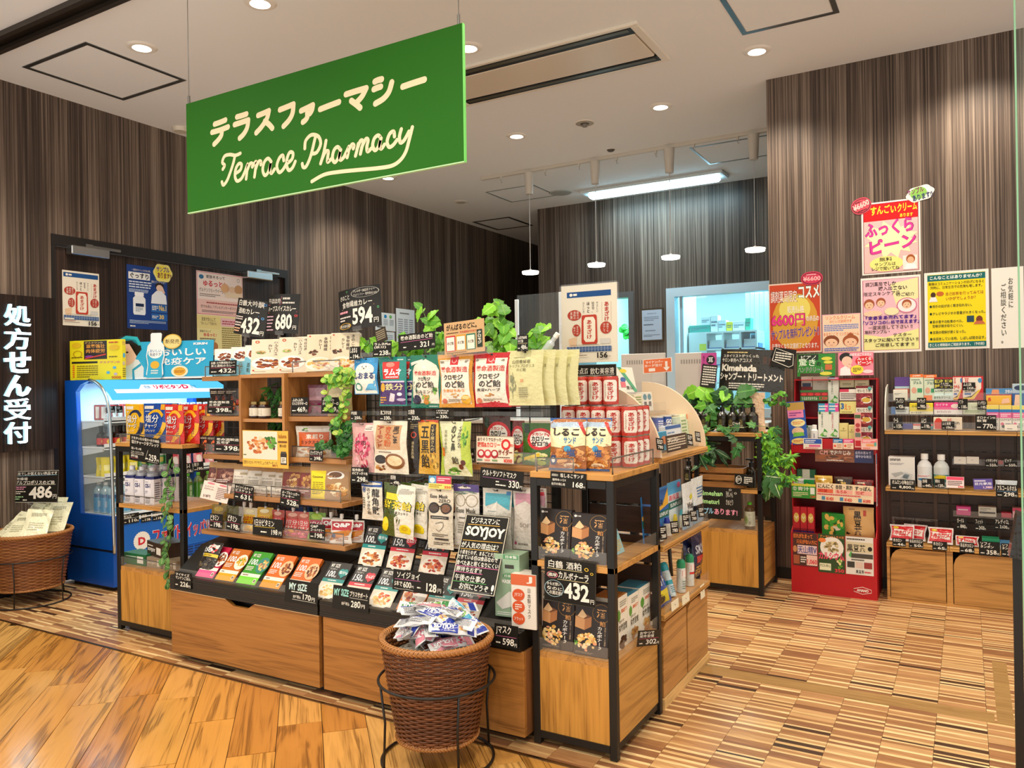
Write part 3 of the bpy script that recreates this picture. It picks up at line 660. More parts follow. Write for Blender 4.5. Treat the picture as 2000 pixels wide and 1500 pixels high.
# ================================================================== LEFT WALL: lit sign, posters
z0,z1=P(50,880,'x',WX).z,P(60,580,'x',WX).z;ya,yb=2.2,P(104,700,'x',WX).y
t=thing('reception_sign','dark wall panel with glowing white prescription reception characters','sign',(WX,(ya+yb)/2,z0));hy=(yb-ya)/2
MB('laminate','7a6660').box(0,-hy,0,.035,hy,z1-z0).obj('panel',t)
CH='処方せん受付'
for i,ch in enumerate(CH):
    a=P(38,616+i*45.8,'x',WX+.06);pz=a.z-z0;s=(P(38,594+i*45.8,'x',WX+.06).z-P(38,638+i*45.8,'x',WX+.06).z)*.96
    yc=P(36,616+i*45.8,'x',WX+.06).y-(ya+yb)/2;wd=(P(62,617,'x',WX+.06).y-P(11,617,'x',WX+.06).y)
    V,Fc=lay_text(ch,1 if ch=='受' else 2,False,0);x0,x1=min(p[0]for p in V),max(p[0]for p in V);y0,y1=min(p[1]for p in V),max(p[1]for p in V)
    m=MB('glow','d8f6ff');vs=[(.058,yc-wd/2+(p[0]-x0)/(x1-x0)*wd,pz-s/2+(p[1]-y0)/(y1-y0)*s)for p in V];m.add(vs,Fc)
    # returns give each letter its depth
    from collections import Counter
    ec=Counter();
    for f in Fc:
        for k in range(len(f)):ec[tuple(sorted((f[k],f[(k+1)%len(f)])))]+=1
    ed=[e for e,c in ec.items()if c==1];n0=len(vs)
    m.add(vs+[(.036,v[1],v[2])for v in vs],[(a_,b_,b_+n0,a_+n0)for a_,b_ in ed],'bfeeff','glowlow');m.obj('letter',t)
def xposter(rect,els,label,name='poster',col='f3ead8',cat='poster',X=WX-.029,tilt=0):return card(rect,X,els,label,cat,name,col,None,True,0,0.0,tilt,None,.0008,'paper',shape=6 if cat=='sticker' else None)
AMA=[('r',.03,.885,.97,.965,'1e4f8c'),('e',.12,.925,.035,.022,WH),('r',.17,.91,.25,.94,WH),('v',.83,.53,.93,.80,'あまざけ','c03a2c',2),('l',[(.78,.53),(.78,.8)],.004,'c8a890'),('l',[(.97,.53),(.97,.8)],.004,'c8a890'),('v',.66,.66,.70,.81,'やさしい','3a3430',0),('v',.56,.66,.62,.81,'甘さで、','3a3430',1),('v',.46,.66,.52,.81,'ほっと','3a3430',1),('v',.37,.66,.41,.81,'ひといき','3a3430',0),('e',.19,.635,.15,.075,'b8402e'),('v',.10,.58,.15,.69,'米麹',WH,0),('v',.17,.58,.22,.69,'酒粕の',WH,0),('v',.24,.58,.29,.69,'蔵元の',WH,0),('e',.23,.42,.09,.085,'b8402e'),('v',.23,.36,.28,.48,'まろやか',WH,0),('v',.17,.37,.21,.47,'味わい',WH,0),('e',.86,.44,.12,.085,'b8402e'),('v',.87,.38,.92,.50,'温めても',WH,0),('v',.80,.38,.85,.50,'冷やして',WH,0),('p',[(.06,.3),(.24,.33),(.22,.18),(.08,.18)],'ecc8a4'),('r',.74,.22,.95,.29,'d8d4cc'),('p',[(.36,.22),(.66,.22),(.68,.25),(.67,.61),(.65,.63),(.37,.63),(.35,.61),(.34,.25)],'c4402e'),('p',[(.43,.25),(.61,.25),(.64,.29),(.64,.55),(.60,.60),(.43,.60),(.39,.55),(.39,.29)],'f6ecd8'),('v',.46,.29,.57,.56,'あまざけ','c03a2c',2),('s',.1,.205,.9,.215,1,'8a7a6a',.04),('r',.02,.115,.97,.185,'1f4a86')]
for i in range(14):
    for j in range(3):AMA.append(('ring',.055+i*.068,.13+j*.022,.034,.02,'a8bcd8',.14))
AMA+=[('r',.03,.115,.28,.138,WH),('s',.03,.085,.35,.10,1,'b84030',.05),('s',.03,.055,.62,.075,1,'7a6a5a',.04),('t',.68,.02,.90,.10,'156','1a1512',2),('t',.92,.03,.96,.05,'円','1a1512',0)]
xposter((122,531,194,637),AMA,'cream poster with a red drink can and blue bands on the left door leaf')
SLEEP=[('r',.04,.78,.56,.89,'f2f2f0'),('h',.08,.79,.53,.88,'ぐっすり','151a30',2),('t',.12,.91,.58,.945,'一過性のストレスがある時、',WH,0),('h',.6,.75,.95,.79,'眠れていますか？',WH,0),('s',.05,.64,.6,.76,3,'dfe8f6',.09),('s',.05,.57,.52,.63,3,'cfe0f4',.05),('e',.80,.71,.11,.055,'2a201c'),('e',.80,.675,.085,.055,'f0cdb4'),('p',[(.58,.42),(.98,.42),(.96,.56),(.86,.63),(.72,.63),(.6,.55)],'eef2f8'),('p',[(.88,.6),(.94,.6),(.88,.7),(.84,.69)],'f0cdb4'),('p',[(.16,.22),(.42,.22),(.44,.25),(.44,.48),(.38,.52),(.2,.52),(.14,.48),(.14,.25)],'f2f4f4'),('r',.18,.52,.40,.58,'fafafa'),('r',.20,.35,.40,.40,'1a2c50'),('s',.2,.27,.38,.34,3,'7a8aa4',.05),('r',.58,.28,.98,.41,'2a66b0'),('t',.78,.31,.96,.40,'No.1','f4d060',2),('s',.6,.31,.76,.39,3,WH,.06),('r',.58,.15,.98,.26,'2a66b0'),('t',.78,.175,.9,.245,'30','f4d060',2),('s',.6,.18,.76,.23,2,WH,.06),('s',.05,.08,.95,.14,3,'b8cce8',.03),('t',.06,.02,.28,.06,'DHC',WH,1)]
SLEEP[-1]=('s',.06,.02,.28,.06,1,WH,.08)
xposter((248,521,327,643),SLEEP,'navy poster with a white pill bottle and a woman in white',col='1c3f86')
xposter((300,516,336,551),[('e',.5,.52,.42,.38,'f2e04a'),('h',.15,.55,.85,.85,'サンプル','4a3a9a',2),('h',.2,.2,.95,.52,'あります!!','7a2a4a',2)],'yellow speech bubble sticker at the corner of the navy poster','bubble_sign','f4e98a','sticker',WX-.026)
FAM=[('e',.60,.66,.09,.11,'e8b88a'),('e',.76,.64,.07,.08,'f0d0b0'),('e',.90,.66,.09,.11,'d8a878')]
xposter((384,534,474,617),[('l',[(.015,.02),(.985,.02),(.985,.98),(.015,.98),(.015,.02)],.018,'e88a98'),('r',.02,.03,.98,.36,'f6cfc8'),('e',.10,.87,.05,.05,'3a78a8'),('t',.20,.85,.60,.93,'家族そろって','3a3634',1),('h',.14,.66,.60,.80,'ゆるっと！','d8485a',2),('h',.05,.52,.62,.62,'グルテンフリーウイークを','3a3634',0),('s',.06,.42,.5,.5,2,'9a8a82',.04),('ring',.90,.88,.03,.045,'888',.2)]+FAM+[('r',.60,.45,.98,.57,'f0dcc0'),('s',.2,.26,.9,.32,1,'b85a5a',.05),('t',.08,.16,.9,.23,'空でも安心「アレルゲンオーダフリー」','5a4a48',0),('s',.1,.06,.9,.12,2,'8a7a78',.04)],'pink framed leaflet about gluten free meals, upper of the pair on the right door leaf','leaflet','fdeee8','leaflet')
xposter((385,617,472,694),[('r',0,.66,.50,.98,'efe09a'),('t',.10,.84,.40,.94,'家族で安心して','4a3a30',1),('t',.08,.75,.42,.83,'"おいしい"で始める','4a3a30',0),('t',.06,.56,.3,.62,'家族そろって','5a4a40',0),('h',.14,.46,.42,.55,'ゆるっと！','d8485a',2),('s',.06,.34,.4,.43,2,'6a5a50',.05),('e',.12,.22,.08,.11,'c98a58'),('e',.24,.18,.06,.08,'e8c09a'),('e',.37,.22,.08,.11,'b87a4c'),('r',.03,.03,.47,.14,'f0dcc8'),('r',.52,.74,.98,.95,'f4c8ce'),('s',.54,.06,.97,.72,12,'9a8a50',.05),('s',.55,.78,.95,.9,2,'b84a5a',.06)],'yellow leaflet with a drawn family, lower of the pair on the right door leaf','leaflet','f2e8a8','leaflet')
for rc,lb,els in(((733,611,772,646),'white notice with three coloured dots on the left wall behind the leaves',[('e',.24,.8,.07,.1,'f0a840'),('e',.50,.8,.07,.1,'2a8ac8'),('e',.76,.8,.07,.1,'7ac070'),('s',.08,.3,.3,.65,6,'9aa4aa',.05),('s',.4,.3,.62,.65,6,'9aa4aa',.05),('s',.7,.3,.92,.65,6,'9aa4aa',.05),('r',.08,.16,.5,.22,'444')]),((774,604,810,678),'plain white printed notice on the left wall, right of the dotted one',[('s',.2,.85,.8,.92,1,'777',.05),('s',.1,.3,.35,.75,8,'99a',.05),('s',.42,.3,.62,.75,8,'99a',.05),('s',.7,.3,.92,.75,8,'99a',.05)]),((735,648,771,700),'white notice sheet below the dotted notice on the left wall',[('s',.1,.1,.9,.9,12,'9ab',.08)])):
    xposter(rc,els,lb,'notice','e4eef4','notice',WX+.001)

# ================================================================== REFRIGERATED SHOWCASE
FX0,FX1,FY0,FY1=-5.29,-4.775,3.07,4.02
t=thing('refrigerated_showcase','blue open refrigerated drinks showcase with glowing curved canopy against the left wall','fridge',(0,0,0));RF=t
BL='0a4fae'
MB('plastic',BL).prism([(FX0,.03),(FX1,.03),(FX1,.487),(-5.13,.487),(-5.165,1.30),(-5.11,1.345),(-5.0,1.375),(FX0,1.375)],'y',FY0,FY0+.03).obj('end_panel',t)
MB('black','0a1220').box(FX0,FY0-.002,.255,FX1,FY0+.001,.268).obj('seam',t)
MB('plastic',BL).prism([(FX0,.03),(FX1,.03),(FX1,.487),(-5.165,.487),(-5.165,1.375),(FX0,1.375)],'y',FY1-.03,FY1).obj('end_panel',t)
MB('plastic','e6eef0').box(FX0,FY0+.03,.03,FX0+.05,FY1-.03,1.375).obj('back_panel',t)
MB('plastic','0c5cc0').box(FX0+.05,FY0+.03,.03,FX1,FY1-.03,.20).obj('base',t)
MB('black','0c0c0c').box(FX0+.03,FY0+.03,0,FX1-.04,FY1-.03,.03).obj('plinth',t)
fb=MB('plastic','1168cc').box(FX1-.03,FY0+.03,.20,FX1,FY1-.03,.445,b=.004).obj('front_panel',t)
MB('plastic','dfe6e8').box(FX1-.05,FY0+.03,.445,FX1+.004,FY1-.03,.462).obj('front_rail',t)
Mf=lambda u,v,d:(FX1+d,FY0+.03+u*(FY1-FY0-.06),.20+v*.245)
yy=lambda px,py:(P(px,py,'x',FX1).y-FY0-.03)/(FY1-FY0-.06)
tr=24
m=MB('card','fff').ink([('p',[(yy(277,1045)+.066*(1+.07*(k%2))*math.cos(2*PI*k/48),.40+.24*(1+.07*(k%2))*math.sin(2*PI*k/48))for k in range(48)],'f4f4f0'),('t',yy(277,1045)-.03,.29,yy(277,1045)+.03,.50,'D','d01f38',3),('t',yy(298,1045),.22,yy(345,1040),.66,'ファイ','f6f6f6',3),('t',yy(298,1045)+.004,.235,yy(345,1040)-.004,.645,'ファイ','d01f38',2),('t',yy(345,1040),.22,yy(356,1040),.66,'ト','f6f6f6',3),('t',yy(345,1040)+.002,.235,yy(356,1040),.645,'ト','d01f38',2),('t',yy(363,1033),.22,yy(412,1024),.68,'イッパツ','f6f6f6',3),('t',yy(363,1033)+.004,.235,yy(412,1024)-.004,.665,'イッパツ','d01f38',2)],Mf,3.6);m.obj('lettering',t)
m=MB('black','08306a')
for gx in range(3):
    for gz in range(6):m.box(FX1-.0005,3.60+gx*.085,.095+gz*.018,FX1+.001,3.67+gx*.085,.104+gz*.018)
m.obj('vent',t)
# clear end glass, chrome trim, shelves, canopy
arc=[(-5.02,1.375),(-4.95,1.36),(-4.88,1.32),(-4.83,1.25),(-4.805,1.15),(-4.795,1.0),(-4.785,.75),(-4.778,.487),(-4.772,.25)]
MB('acrylic','cfeaf4').prism([(-5.16,.49),(-4.785,.49)]+[(x-.006,z)for x,z in reversed(arc[1:7])]+[(-5.0,1.36),(-5.155,1.29)],'y',FY0+.006,FY0+.012).obj('end_glass',t)
MB('steel','c8d0d4').tube([(x,FY0+.006,z)for x,z in curve_pts([Vector((a_,b_,0))for a_,b_ in arc],3)and[(p.x,p.y)for p in curve_pts([Vector((a_,b_,0))for a_,b_ in arc],3)]],.0105,8).obj('chrome_trim',t)
SZ=[.49,.735,.93,1.105]
for i,z in enumerate(SZ[1:]):
    sh=MB('plastic','f0f4f4').box(FX0+.05,FY0+.03,z-.012,-4.90,FY1-.03,z,b=.002).box(-4.906,FY0+.03,z-.018,-4.90,FY1-.03,z+.022).obj('shelf',t)
    for y in(FY0+.034,FY1-.05):MB('plastic','e4eaea').prism([(FX0+.05,z-.012),(-4.93,z-.012),(-4.93,z-.03),(FX0+.12,z-.065),(FX0+.05,z-.10)],'y',y,y+.012).obj('shelf_bracket',sh)
MB('plastic','f0f4f4').box(FX0+.05,FY0+.03,.478,FX1-.03,FY1-.03,.488).obj('deck',t)
cv=[(-5.0,1.375),(-4.93,1.362),(-4.87,1.335),(-4.82,1.295),(-4.785,1.245),(-4.795,1.24),(-4.83,1.28),(-4.88,1.315),(-4.94,1.343),(-5.0,1.352)]
MB('plastic',BL).box(FX0+.05,FY0+.03,1.352,-5.0,FY1-.03,1.375).obj('top_panel',t)
cn=MB('glowlow','5cc6f6').prism(cv,'y',FY0+.02,FY1+.01).obj('canopy',t)
Mc=lambda u,v,d:(-4.80-v*.08+d*.6,FY0+.03+u*(FY1-FY0-.03),1.27+v*.068+d*.8)if False else(lambda q:(q[0]+d*.6,FY0+.03+u*(FY1-FY0-.03),q[1]+d*.8))((-4.82-.05*v,1.297+.040*v))
MB('glowlow','fff').ink([('r',.03,-.35,.97,.30,'f6feff'),('p',[(.22,.2),(.27,1.05),(.68,1.05),(.73,.2)],'f8fcff'),('t',.36,.28,.60,1.0,'リポビタン','d80c48',3),('t',.605,.28,.66,1.0,'D','d80c48',3),('t',.28,.35,.33,.9,'肉体','3a8ab0',2),('t',.68,.35,.73,.9,'疲労','3a8ab0',2)],Mc,5,d0=.002).obj('canopy_lettering',cn)
area(-4.97,(FY0+FY1)/2,1.338,.05,.85,7,(.45,.86,1.0))
# contents
ORDS=['first','second','third','fourth','fifth','sixth','seventh','eighth','ninth','tenth','eleventh','twelfth']
def row(proto,z,x,y0,y1,n,label,group,cat,jit=.004,xs=(0,)):
    tag(proto,label,cat,group);first=True
    for i in range(n):
        for dx in xs:
            lb=(label if n*len(xs)<2 else label+', '+ORDS[i]+' from the near end'+('' if len(xs)==1 else(', front row' if dx==max(xs)else ', back row' if dx==min(xs)else ', middle row')))
            loc=(x+dx,y0+(y1-y0)*i/max(n-1,1),z+.0005)
            if first:proto.location=loc;proto.rotation_euler.z=PI/2;proto['label']=lb;first=False
            else:dup(proto,loc,(0,0,PI/2+rnd.uniform(-.1,.1)),lb)
row(bottle('medicine_bottle',.0235,.10,'3a1c0a','f2f6fa',.5,'plastic',[('r',.0,0,1,1,'2f62b8'),('r',.2,.3,.8,.7,'f2f2f2')],(.08,.55),'2f62b8',.55,.16,.62),SZ[3],-4.935,3.36,3.97,12,'small brown tonic bottle on the top showcase shelf','tonic bottles under the glowing canopy','bottle',xs=(0,-.055))
def can_mesh(r,h,col,els,span=PI*.94,lid='c9c4bc'):
    m=MB('film',col).lathe([(0,.002),(r*.86,0),(r*.98,.004),(r,.008),(r,h-.009),(r*.93,h-.002)],n=18,cols=['b8b4ac','b8b4ac',col,col,col])
    m.lathe([(r*.93,h-.002),(r*.95,h),(r*.90,h),(r*.87,h-.003),(0,h-.003)],n=18,col=lid,mat='steel')
    cylinder_label(m,r,h-.02,.01,els,-PI/2,span);return m
redc=can_mesh(.0265,.105,'b83a34',[('r',.1,.05,.9,.95,'f0e6dc'),('v',.4,.15,.6,.85,'あまざけ','c03a2c',2)]).obj('drink_can')
row(redc,SZ[3],-5.02,3.135,3.30,3,'red and cream can on the top showcase shelf','red cans in the showcase','can',xs=(0,.06))
row(bottle('vitamin_bottle',.028,.135,'2a1206','20140c',.42,'plastic',[('r',0,0,1,1,'d23a30'),('e',.5,.5,.2,.4,'f6d04a')],(.10,.42),'d23a30',.5,.08,.55),SZ[2],-4.95,3.15,3.36,4,'dark vitamin bottle on the second showcase shelf','dark vitamin bottles in the showcase','bottle',xs=(0,-.065))
lp=pouch((0,0,10,10),3,.03,'e8c82a',[('r',.1,.5,.9,.8,'f8f0c0'),('e',.5,.3,.25,.15,'6aa838')],'yellow lemon drink pouch on the second showcase shelf',w=.085,h=.115,stand=True)
row(lp,SZ[2],-4.95,3.43,3.60,3,'yellow lemon pouch on the second showcase shelf','yellow pouches in the showcase','pouch')
jp=pouch((0,0,10,10),3,.04,'f0b8a8',[('e',.5,.4,.3,.22,'d8483a'),('r',.2,.65,.8,.85,'fff')],'x',w=.085,h=.13,stand=True)
row(jp,SZ[2],-4.95,3.68,3.96,4,'peach jelly drink pouch on the second showcase shelf','peach pouches in the showcase','pouch')
yp=pouch((0,0,10,10),3,.045,'e2d21a',[('r',.15,.3,.85,.6,'f6f0a0')],'x',w=.075,h=.125,stand=True)
row(yp,SZ[1],-5.0,3.14,3.33,3,'bright yellow pouch on the third showcase shelf','bright yellow pouches in the showcase','pouch',xs=(0,.05))
row(bottle('tea_bottle',.03,.17,'d8e0d8','f4f4f0',.4,'bottle',[('r',0,0,1,1,'4a9a5a'),('e',.5,.55,.25,.3,'f2d870')],(.25,.62),'4a9a5a'),SZ[1],-4.95,3.40,3.60,4,'green labelled bottle on the third showcase shelf','green labelled bottles in the showcase','bottle')
pj=pouch((0,0,10,10),3,.045,'f2a0a8',[('e',.5,.4,.3,.2,'f4e8e0'),('r',.2,.62,.8,.8,'d84a58')],'x',w=.08,h=.14,stand=True)
row(pj,SZ[1],-4.95,3.66,3.96,4,'pink jelly drink pouch on the third showcase shelf','pink pouches in the showcase','pouch')
row(bottle('water_bottle',.033,.205,'b8dcea','f4f6f6',.38,'bottle',[('r',0,0,1,1,'58aede'),('r',0,.8,1,1,'1f4a9a'),('r',.25,.25,.75,.6,'e8f4fa')],(.06,.62),'58aede',.42,.09),SZ[0],-5.03,3.14,3.40,4,'light blue bottle on the showcase deck','light blue bottles in the showcase','bottle',xs=(0,.075,.15))
row(bottle('green_tea_bottle',.033,.205,'7a8a2a','5aa82a',.38,'bottle',[('r',0,0,1,1,'4a8a2a'),('v',.4,.1,.6,.9,'緑茶','f4f0e0',2)],(.15,.66),'4a8a2a',.42,.09),SZ[0],-4.87,3.62,3.97,5,'green tea bottle on the showcase deck','green tea bottles in the showcase','bottle')
for(rc,ti,yn,lb)in(((208,793,225,806),'あまざけ','156','price card reading 156 clipped inside the showcase by the red cans'),((228,793,240,806),'乳酸','209','price card reading 209 clipped inside the showcase')):
    price(rc,-4.895,ti,yn,lb,X=True,ul=None)
for(rc,ti,yn,lb)in(((357,905,377,925),'OS-1','216','black price card reading 216 in the showcase beside the tea bottles'),((378,902,398,920),'青汁','190','black price card right of the 216 card in the showcase'),((240,1003,272,1022),'おいしい/天然水','110','black card for still water on the showcase front rail'),((276,1003,296,1019),'麦茶','118','black card second along the showcase front rail'),((298,1001,318,1016),'炭酸水','118','black card third along the showcase front rail')):
    price(rc,FX1+.006,ti,yn,lb,X=True,ul=None)
# on top of the showcase
YB=thing('yellow_display_box','bright yellow tonic box with dark medicine panel on top of the showcase','box',(0,0,0),(0,0,.22))
p,w,h=fr(149,664,226,742,3.15);YB.location=(p.x,3.15,1.3755)
m=MB('card','f2e21a').box(-w/2,0,0,w/2,.034,h,b=.002).box(-w/2-.002,-.0005,0,-w/2,.034,h,'201a10')
els=[('r',.28,.52,.72,.98,'2a1a14'),('t',.32,.80,.68,.90,'滋養強壮','f4a83a',2),('t',.32,.68,.68,.78,'肉体疲労','f4a83a',2),('t',.30,.91,.64,.96,'デスクワンD','e8c070',1),('e',.38,.59,.08,.03,'8a3a9a'),('l',[(.3,.54),(.7,.64)],.03,'d83a20'),('r',.04,.42,.54,.47,'2a2414'),('t',.58,.41,.96,.47,'デスクワンD','c23a8a',1),('s',.14,.06,.55,.38,6,'8a7a10',.05),('e',.86,.3,.035,.035,'5ab0d8'),('e',.74,.18,.035,.035,'5ab0d8'),('e',.88,.14,.035,.035,'c9b0c8'),('t',.8,.02,.98,.09,'9000','d86a20',2),('e',.14,.88,.09,.07,'e8c020'),('ring',.16,.66,.09,.09,'c8a010',.2),('s',.04,.55,.26,.6,1,'6a5a10',.05),('s',.76,.55,.96,.6,1,'6a5a10',.05),('e',.86,.8,.10,.07,'e8c020'),('s',.76,.9,.96,.96,1,'c83a30',.06)]
for i in range(6):els.append(('e',.08,.09+i*.055,.022,.018,'e86a20'))
m.ink(els,flat(w,h),w/h).ink([('t',.1,.85,.9,.95,'デスク','c23a8a',1),('e',.5,.6,.3,.06,'5ab0d8'),('e',.4,.4,.3,.05,'d8c8b0'),('s',.1,.05,.9,.3,5,'8a7a10',.2)],flatR(w,h,.034),.034/h);m.obj('body',YB)
price((232,728,260,742),3.345,'デスクワンD','1870','black card reading 1870 beside the yellow box on the showcase',w=.075,h=.042).location.z=1.3755
bpy.context.view_layer.update()
KB=thing('counter_display_board','sky blue drink display board with a smiling woman in a headband and a bottle cutout','display board',(0,0,0));p,w,h=fr(250,668,390,742,3.36);KB.location=(p.x,3.36,1.3765);KB.rotation_euler=(-.08,0,.30)
m=MB('card','2aaede').box(-w/2,0,0,w/2,.004,h)
u_=lambda px:(px-240)/144
els=[('p',[(-.02,.0),(.30,.0),(.30,.30),(.24,.52),(.12,.60),(0,.45)],'dfe8ee'),('r',0,0,1,.05,'e8f2f6'),('l',[(.20,.0),(.19,.25),(.27,.4)],.07,'2aa0c8'),('e',.10,.70,.125,.34,'f4cdb8'),('p',[(-.04,.95),(.03,1.16),(.14,1.2),(.24,1.05),(.27,.8),(.22,.62),(.20,.82),(.14,1.0),(.04,1.02)],'1a1414'),('p',[(.0,1.04),(.1,1.18),(.22,1.14),(.27,.92),(.24,.9),(.2,1.06),(.1,1.1)],'2ab8c8'),('e',.045,.74,.014,.022,'2a1a14'),('e',.12,.73,.014,.022,'2a1a14'),('l',[(.02,.54),(.06,.50),(.11,.54)],.03,'c83a4a'),('l',[(.08,.68),(.06,.62)],.012,'d8a088'),('t',.46,.60,.93,.80,'おいしい','fafeff',2),('t',.46,.36,.93,.56,'免疫ケア','fafeff',2),('t',.80,.88,.94,.94,'KIRIN','fafeff',3),('e',.67,.19,.085,.15,'f6f0d0'),('e',.67,.19,.062,.11,'e8b030'),('s',.62,.15,.72,.22,2,'a85a10',.03)]
m.ink(els,flat(w,h),w/h);m.obj('board',KB)
m=MB('card','f2f8fa');bw,bh=w*.19,h*1.22
out=[(-.32,0),(.32,0),(.46,.1),(.4,.3),(.5,.5),(.44,.72),(.28,.80),(.3,.97),(.24,1),(-.24,1),(-.3,.97),(-.28,.80),(-.44,.72),(-.5,.5),(-.4,.3),(-.46,.1)]
m.prism([(-w*.07+x*bw,z*bh)for x,z in out],'y',-.016,-.012).ink([('p',[(.08,.02),(.92,.02),(.86,.32),(.95,.5),(.9,.60),(.1,.60),(.05,.5),(.14,.32)],'3ab4dc'),('e',.5,.56,.38,.12,'f6fafa'),('t',.2,.57,.8,.64,'おいしい','2a7ab0',1),('t',.2,.49,.8,.56,'免疫ケア','2a4a70',1),('e',.5,.30,.24,.085,'e8b838'),('s',.3,.1,.7,.2,2,WH,.1)],lambda u,v,d:(-w*.07-bw/2+u*bw,-.016-d,v*bh),.45);m.obj('bottle_cutout',KB)
MB('card','e8c860').ink([('e',.5,.5,.5,.5,'d8b040'),('e',.5,.5,.44,.44,'f2dc90'),('h',.12,.34,.88,.66,'新発売','3a2a14',1)],lambda u,v,d:(-w*.0+u*w*.19,-.012-d,h*.78+v*h*.4),1).obj('round_badge',KB)

# ================================================================== LEFT BASKET
def wicker(rt,rb,h,rows,stakes,name,parent,z0=0.0,col='8a5428'):
    m=MB('wicker',col);n=stakes*6
    for i in range(rows):
        f=(i+.5)/rows;r=rb+(rt-rb)*f;z=z0+h*f;ph=PI*(i%2);hr=h/rows*.56
        pts=[]
        for k in range(n):
            a=2*PI*k/n;q=r+.0035*math.cos(stakes*a+ph);pts.append((q*math.cos(a),q*math.sin(a),z))
        m.tube(pts,hr,5,rnd.choice([col,col,'7a4620' if z0<.095 and z0>.05 else '96602e','5e3418' if z0<.095 else '854e26']),None,True)
    for k in range(stakes*2):
        a=PI*k/stakes;m.tube([((rb-.002)*math.cos(a),(rb-.002)*math.sin(a),z0),((rt-.002)*math.cos(a),(rt-.002)*math.sin(a),z0+h)],.003,4,'6a3c1c')
    o=m.obj(name,parent)
    for z,r,q in((z0+h,rt,.011),(z0,rb,.008)):
        m=MB('wicker','a8703a');pts=[]
        for k in range(160):a=2*PI*k/160;pts.append(((r+.0015*(k%2))*math.cos(a),(r+.0015*(k%2))*math.sin(a),z))
        m.tube(pts,q,7,'a06830',None,True)
        for k in range(80):a=2*PI*k/80;c_,s_=math.cos(a),math.sin(a);m.tube([((r+q*math.cos(b)*1.05)*math.cos(a+.012*b),(r+q*math.cos(b)*1.05)*math.sin(a+.012*b),z+q*1.05*math.sin(b))for b in(PI*j/4 for j in range(8))],.0022,3,'b8804a',None,True)
        m.obj('rolled_rim',parent)
    MB('wicker','5a3418').lathe([(0,z0+.02),(rb,z0+.02)],n=24).obj('basket_floor',parent)
    return o
def ringpath(r,z,n=48):return[(r*math.cos(2*PI*k/n),r*math.sin(2*PI*k/n),z)for k in range(n)]
def iron_stand(parent,r_up,z_up,r_dn,legs,ph=0.0,br=.0045):
    MB('black','14110e').tube(ringpath(r_up,z_up),br,8,None,None,True).obj('support_ring',parent);MB('black','14110e').tube(ringpath(r_dn,.006),br,8,None,None,True).obj('foot_ring',parent)
    for k in range(legs):
        a=ph+2*PI*k/legs;MB('black','14110e').tube([(r_up*math.cos(a),r_up*math.sin(a),z_up),(r_up*.93*math.cos(a),r_up*.93*math.sin(a),z_up*.55),(r_dn*math.cos(a),r_dn*math.sin(a),.006)],br*.85,6).obj('leg',parent)
g=P(22,1180,'z',0);bxy=(g.x+.02,g.y+.10)
t=thing('wicker_basket','wide brown wicker basket of cream sachets on an iron stand by the left wall','basket',(bxy[0],bxy[1],0));LB=t
wicker(.235,.185,.33,34,15,'woven_wall',t,.10);iron_stand(t,.235,.28,.225,5,.4)
MB('black','1a1a1a').lathe([(0,.40),(.2,.40),(.205,.33),(0,.33)],n=24,col='d8ceb0',mat='paper').obj('false_floor',t)
SPL=['under the left edge at the front','at the front, tilted to the right','at the right, drooping over the rim','at the left in the middle','in the centre of the heap','at the back right','far left, tilted over the rim','at the back centre','at the back left','upright at the front of the heap']
sp0=pouch((0,0,10,10),3,.025,'e9e6c4',[('s',.2,.70,.8,.85,3,'9a9880',.1),('s',.2,.2,.8,.5,4,'b8b698',.08)],'x',w=.145,h=.20,seed=5)
SPOTS=[(-.06,-.12,.395,.9,.1,-.2),(.06,-.13,.40,1.0,.0,.25),(.15,-.06,.40,.75,.1,.5),(-.10,.0,.41,.7,0,-.3),(.02,.0,.415,.9,.1,.1),(.13,.07,.41,.6,0,.2),(-.16,-.05,.40,.8,0,-.7),(.0,.12,.42,.5,0,.1),(-.12,.12,.42,.5,0,-.2),(.05,-.06,.43,1.1,0,-.1)]
for i,(dx,dy,z,ln,ry,rz)in enumerate(SPOTS):
    o=sp0 if i==0 else dup(sp0);o.location=(bxy[0]+dx,bxy[1]+dy,z+.02);o.rotation_euler=(-ln,ry,rz+.3);tag(o,'pale cream sachet in the left wicker basket, '+SPL[i],'sachet','cream sachets in the left basket')
cb=card((10,920,112,982),2.75,[('h',.03,.86,.97,.96,'調剤薬局でしか買えない商品です',WH,1),('l',[(.03,.84),(.97,.86)],.012,'9ac8e0'),('h',.05,.70,.42,.80,'山田養蜂場',WH,1),('h',.05,.57,.93,.70,'トリプルプロポリスのど飴',WH,1),('l',[(.05,.555),(.95,.565)],.012,'e8e0c8'),('h',.46,.12,.90,.52,'486',WH,2),('h',.91,.13,.98,.26,'円',WH,1),('s',.04,.40,.40,.52,2,'f0a0c0',.07),('s',.04,.26,.40,.38,2,'e8e0d0',.07),('s',.04,.08,.36,.22,2,'a8d8a0',.07),('s',.35,.05,.5,.12,1,WH,.05)],'black chalkboard reading 486 yen standing over the left wicker basket','chalkboard','chalkboard',edge='d8d4c4',part='chalk_lettering',ry=-.06,lean=.1)
MB('acrylic','eee').box(-.03,-.006,-.012,.03,.006,.006).tube([(0,0,-.01),(.02,.01,-.05),(.05,.03,-.20)],.004,6).obj('clear_holder',cb)
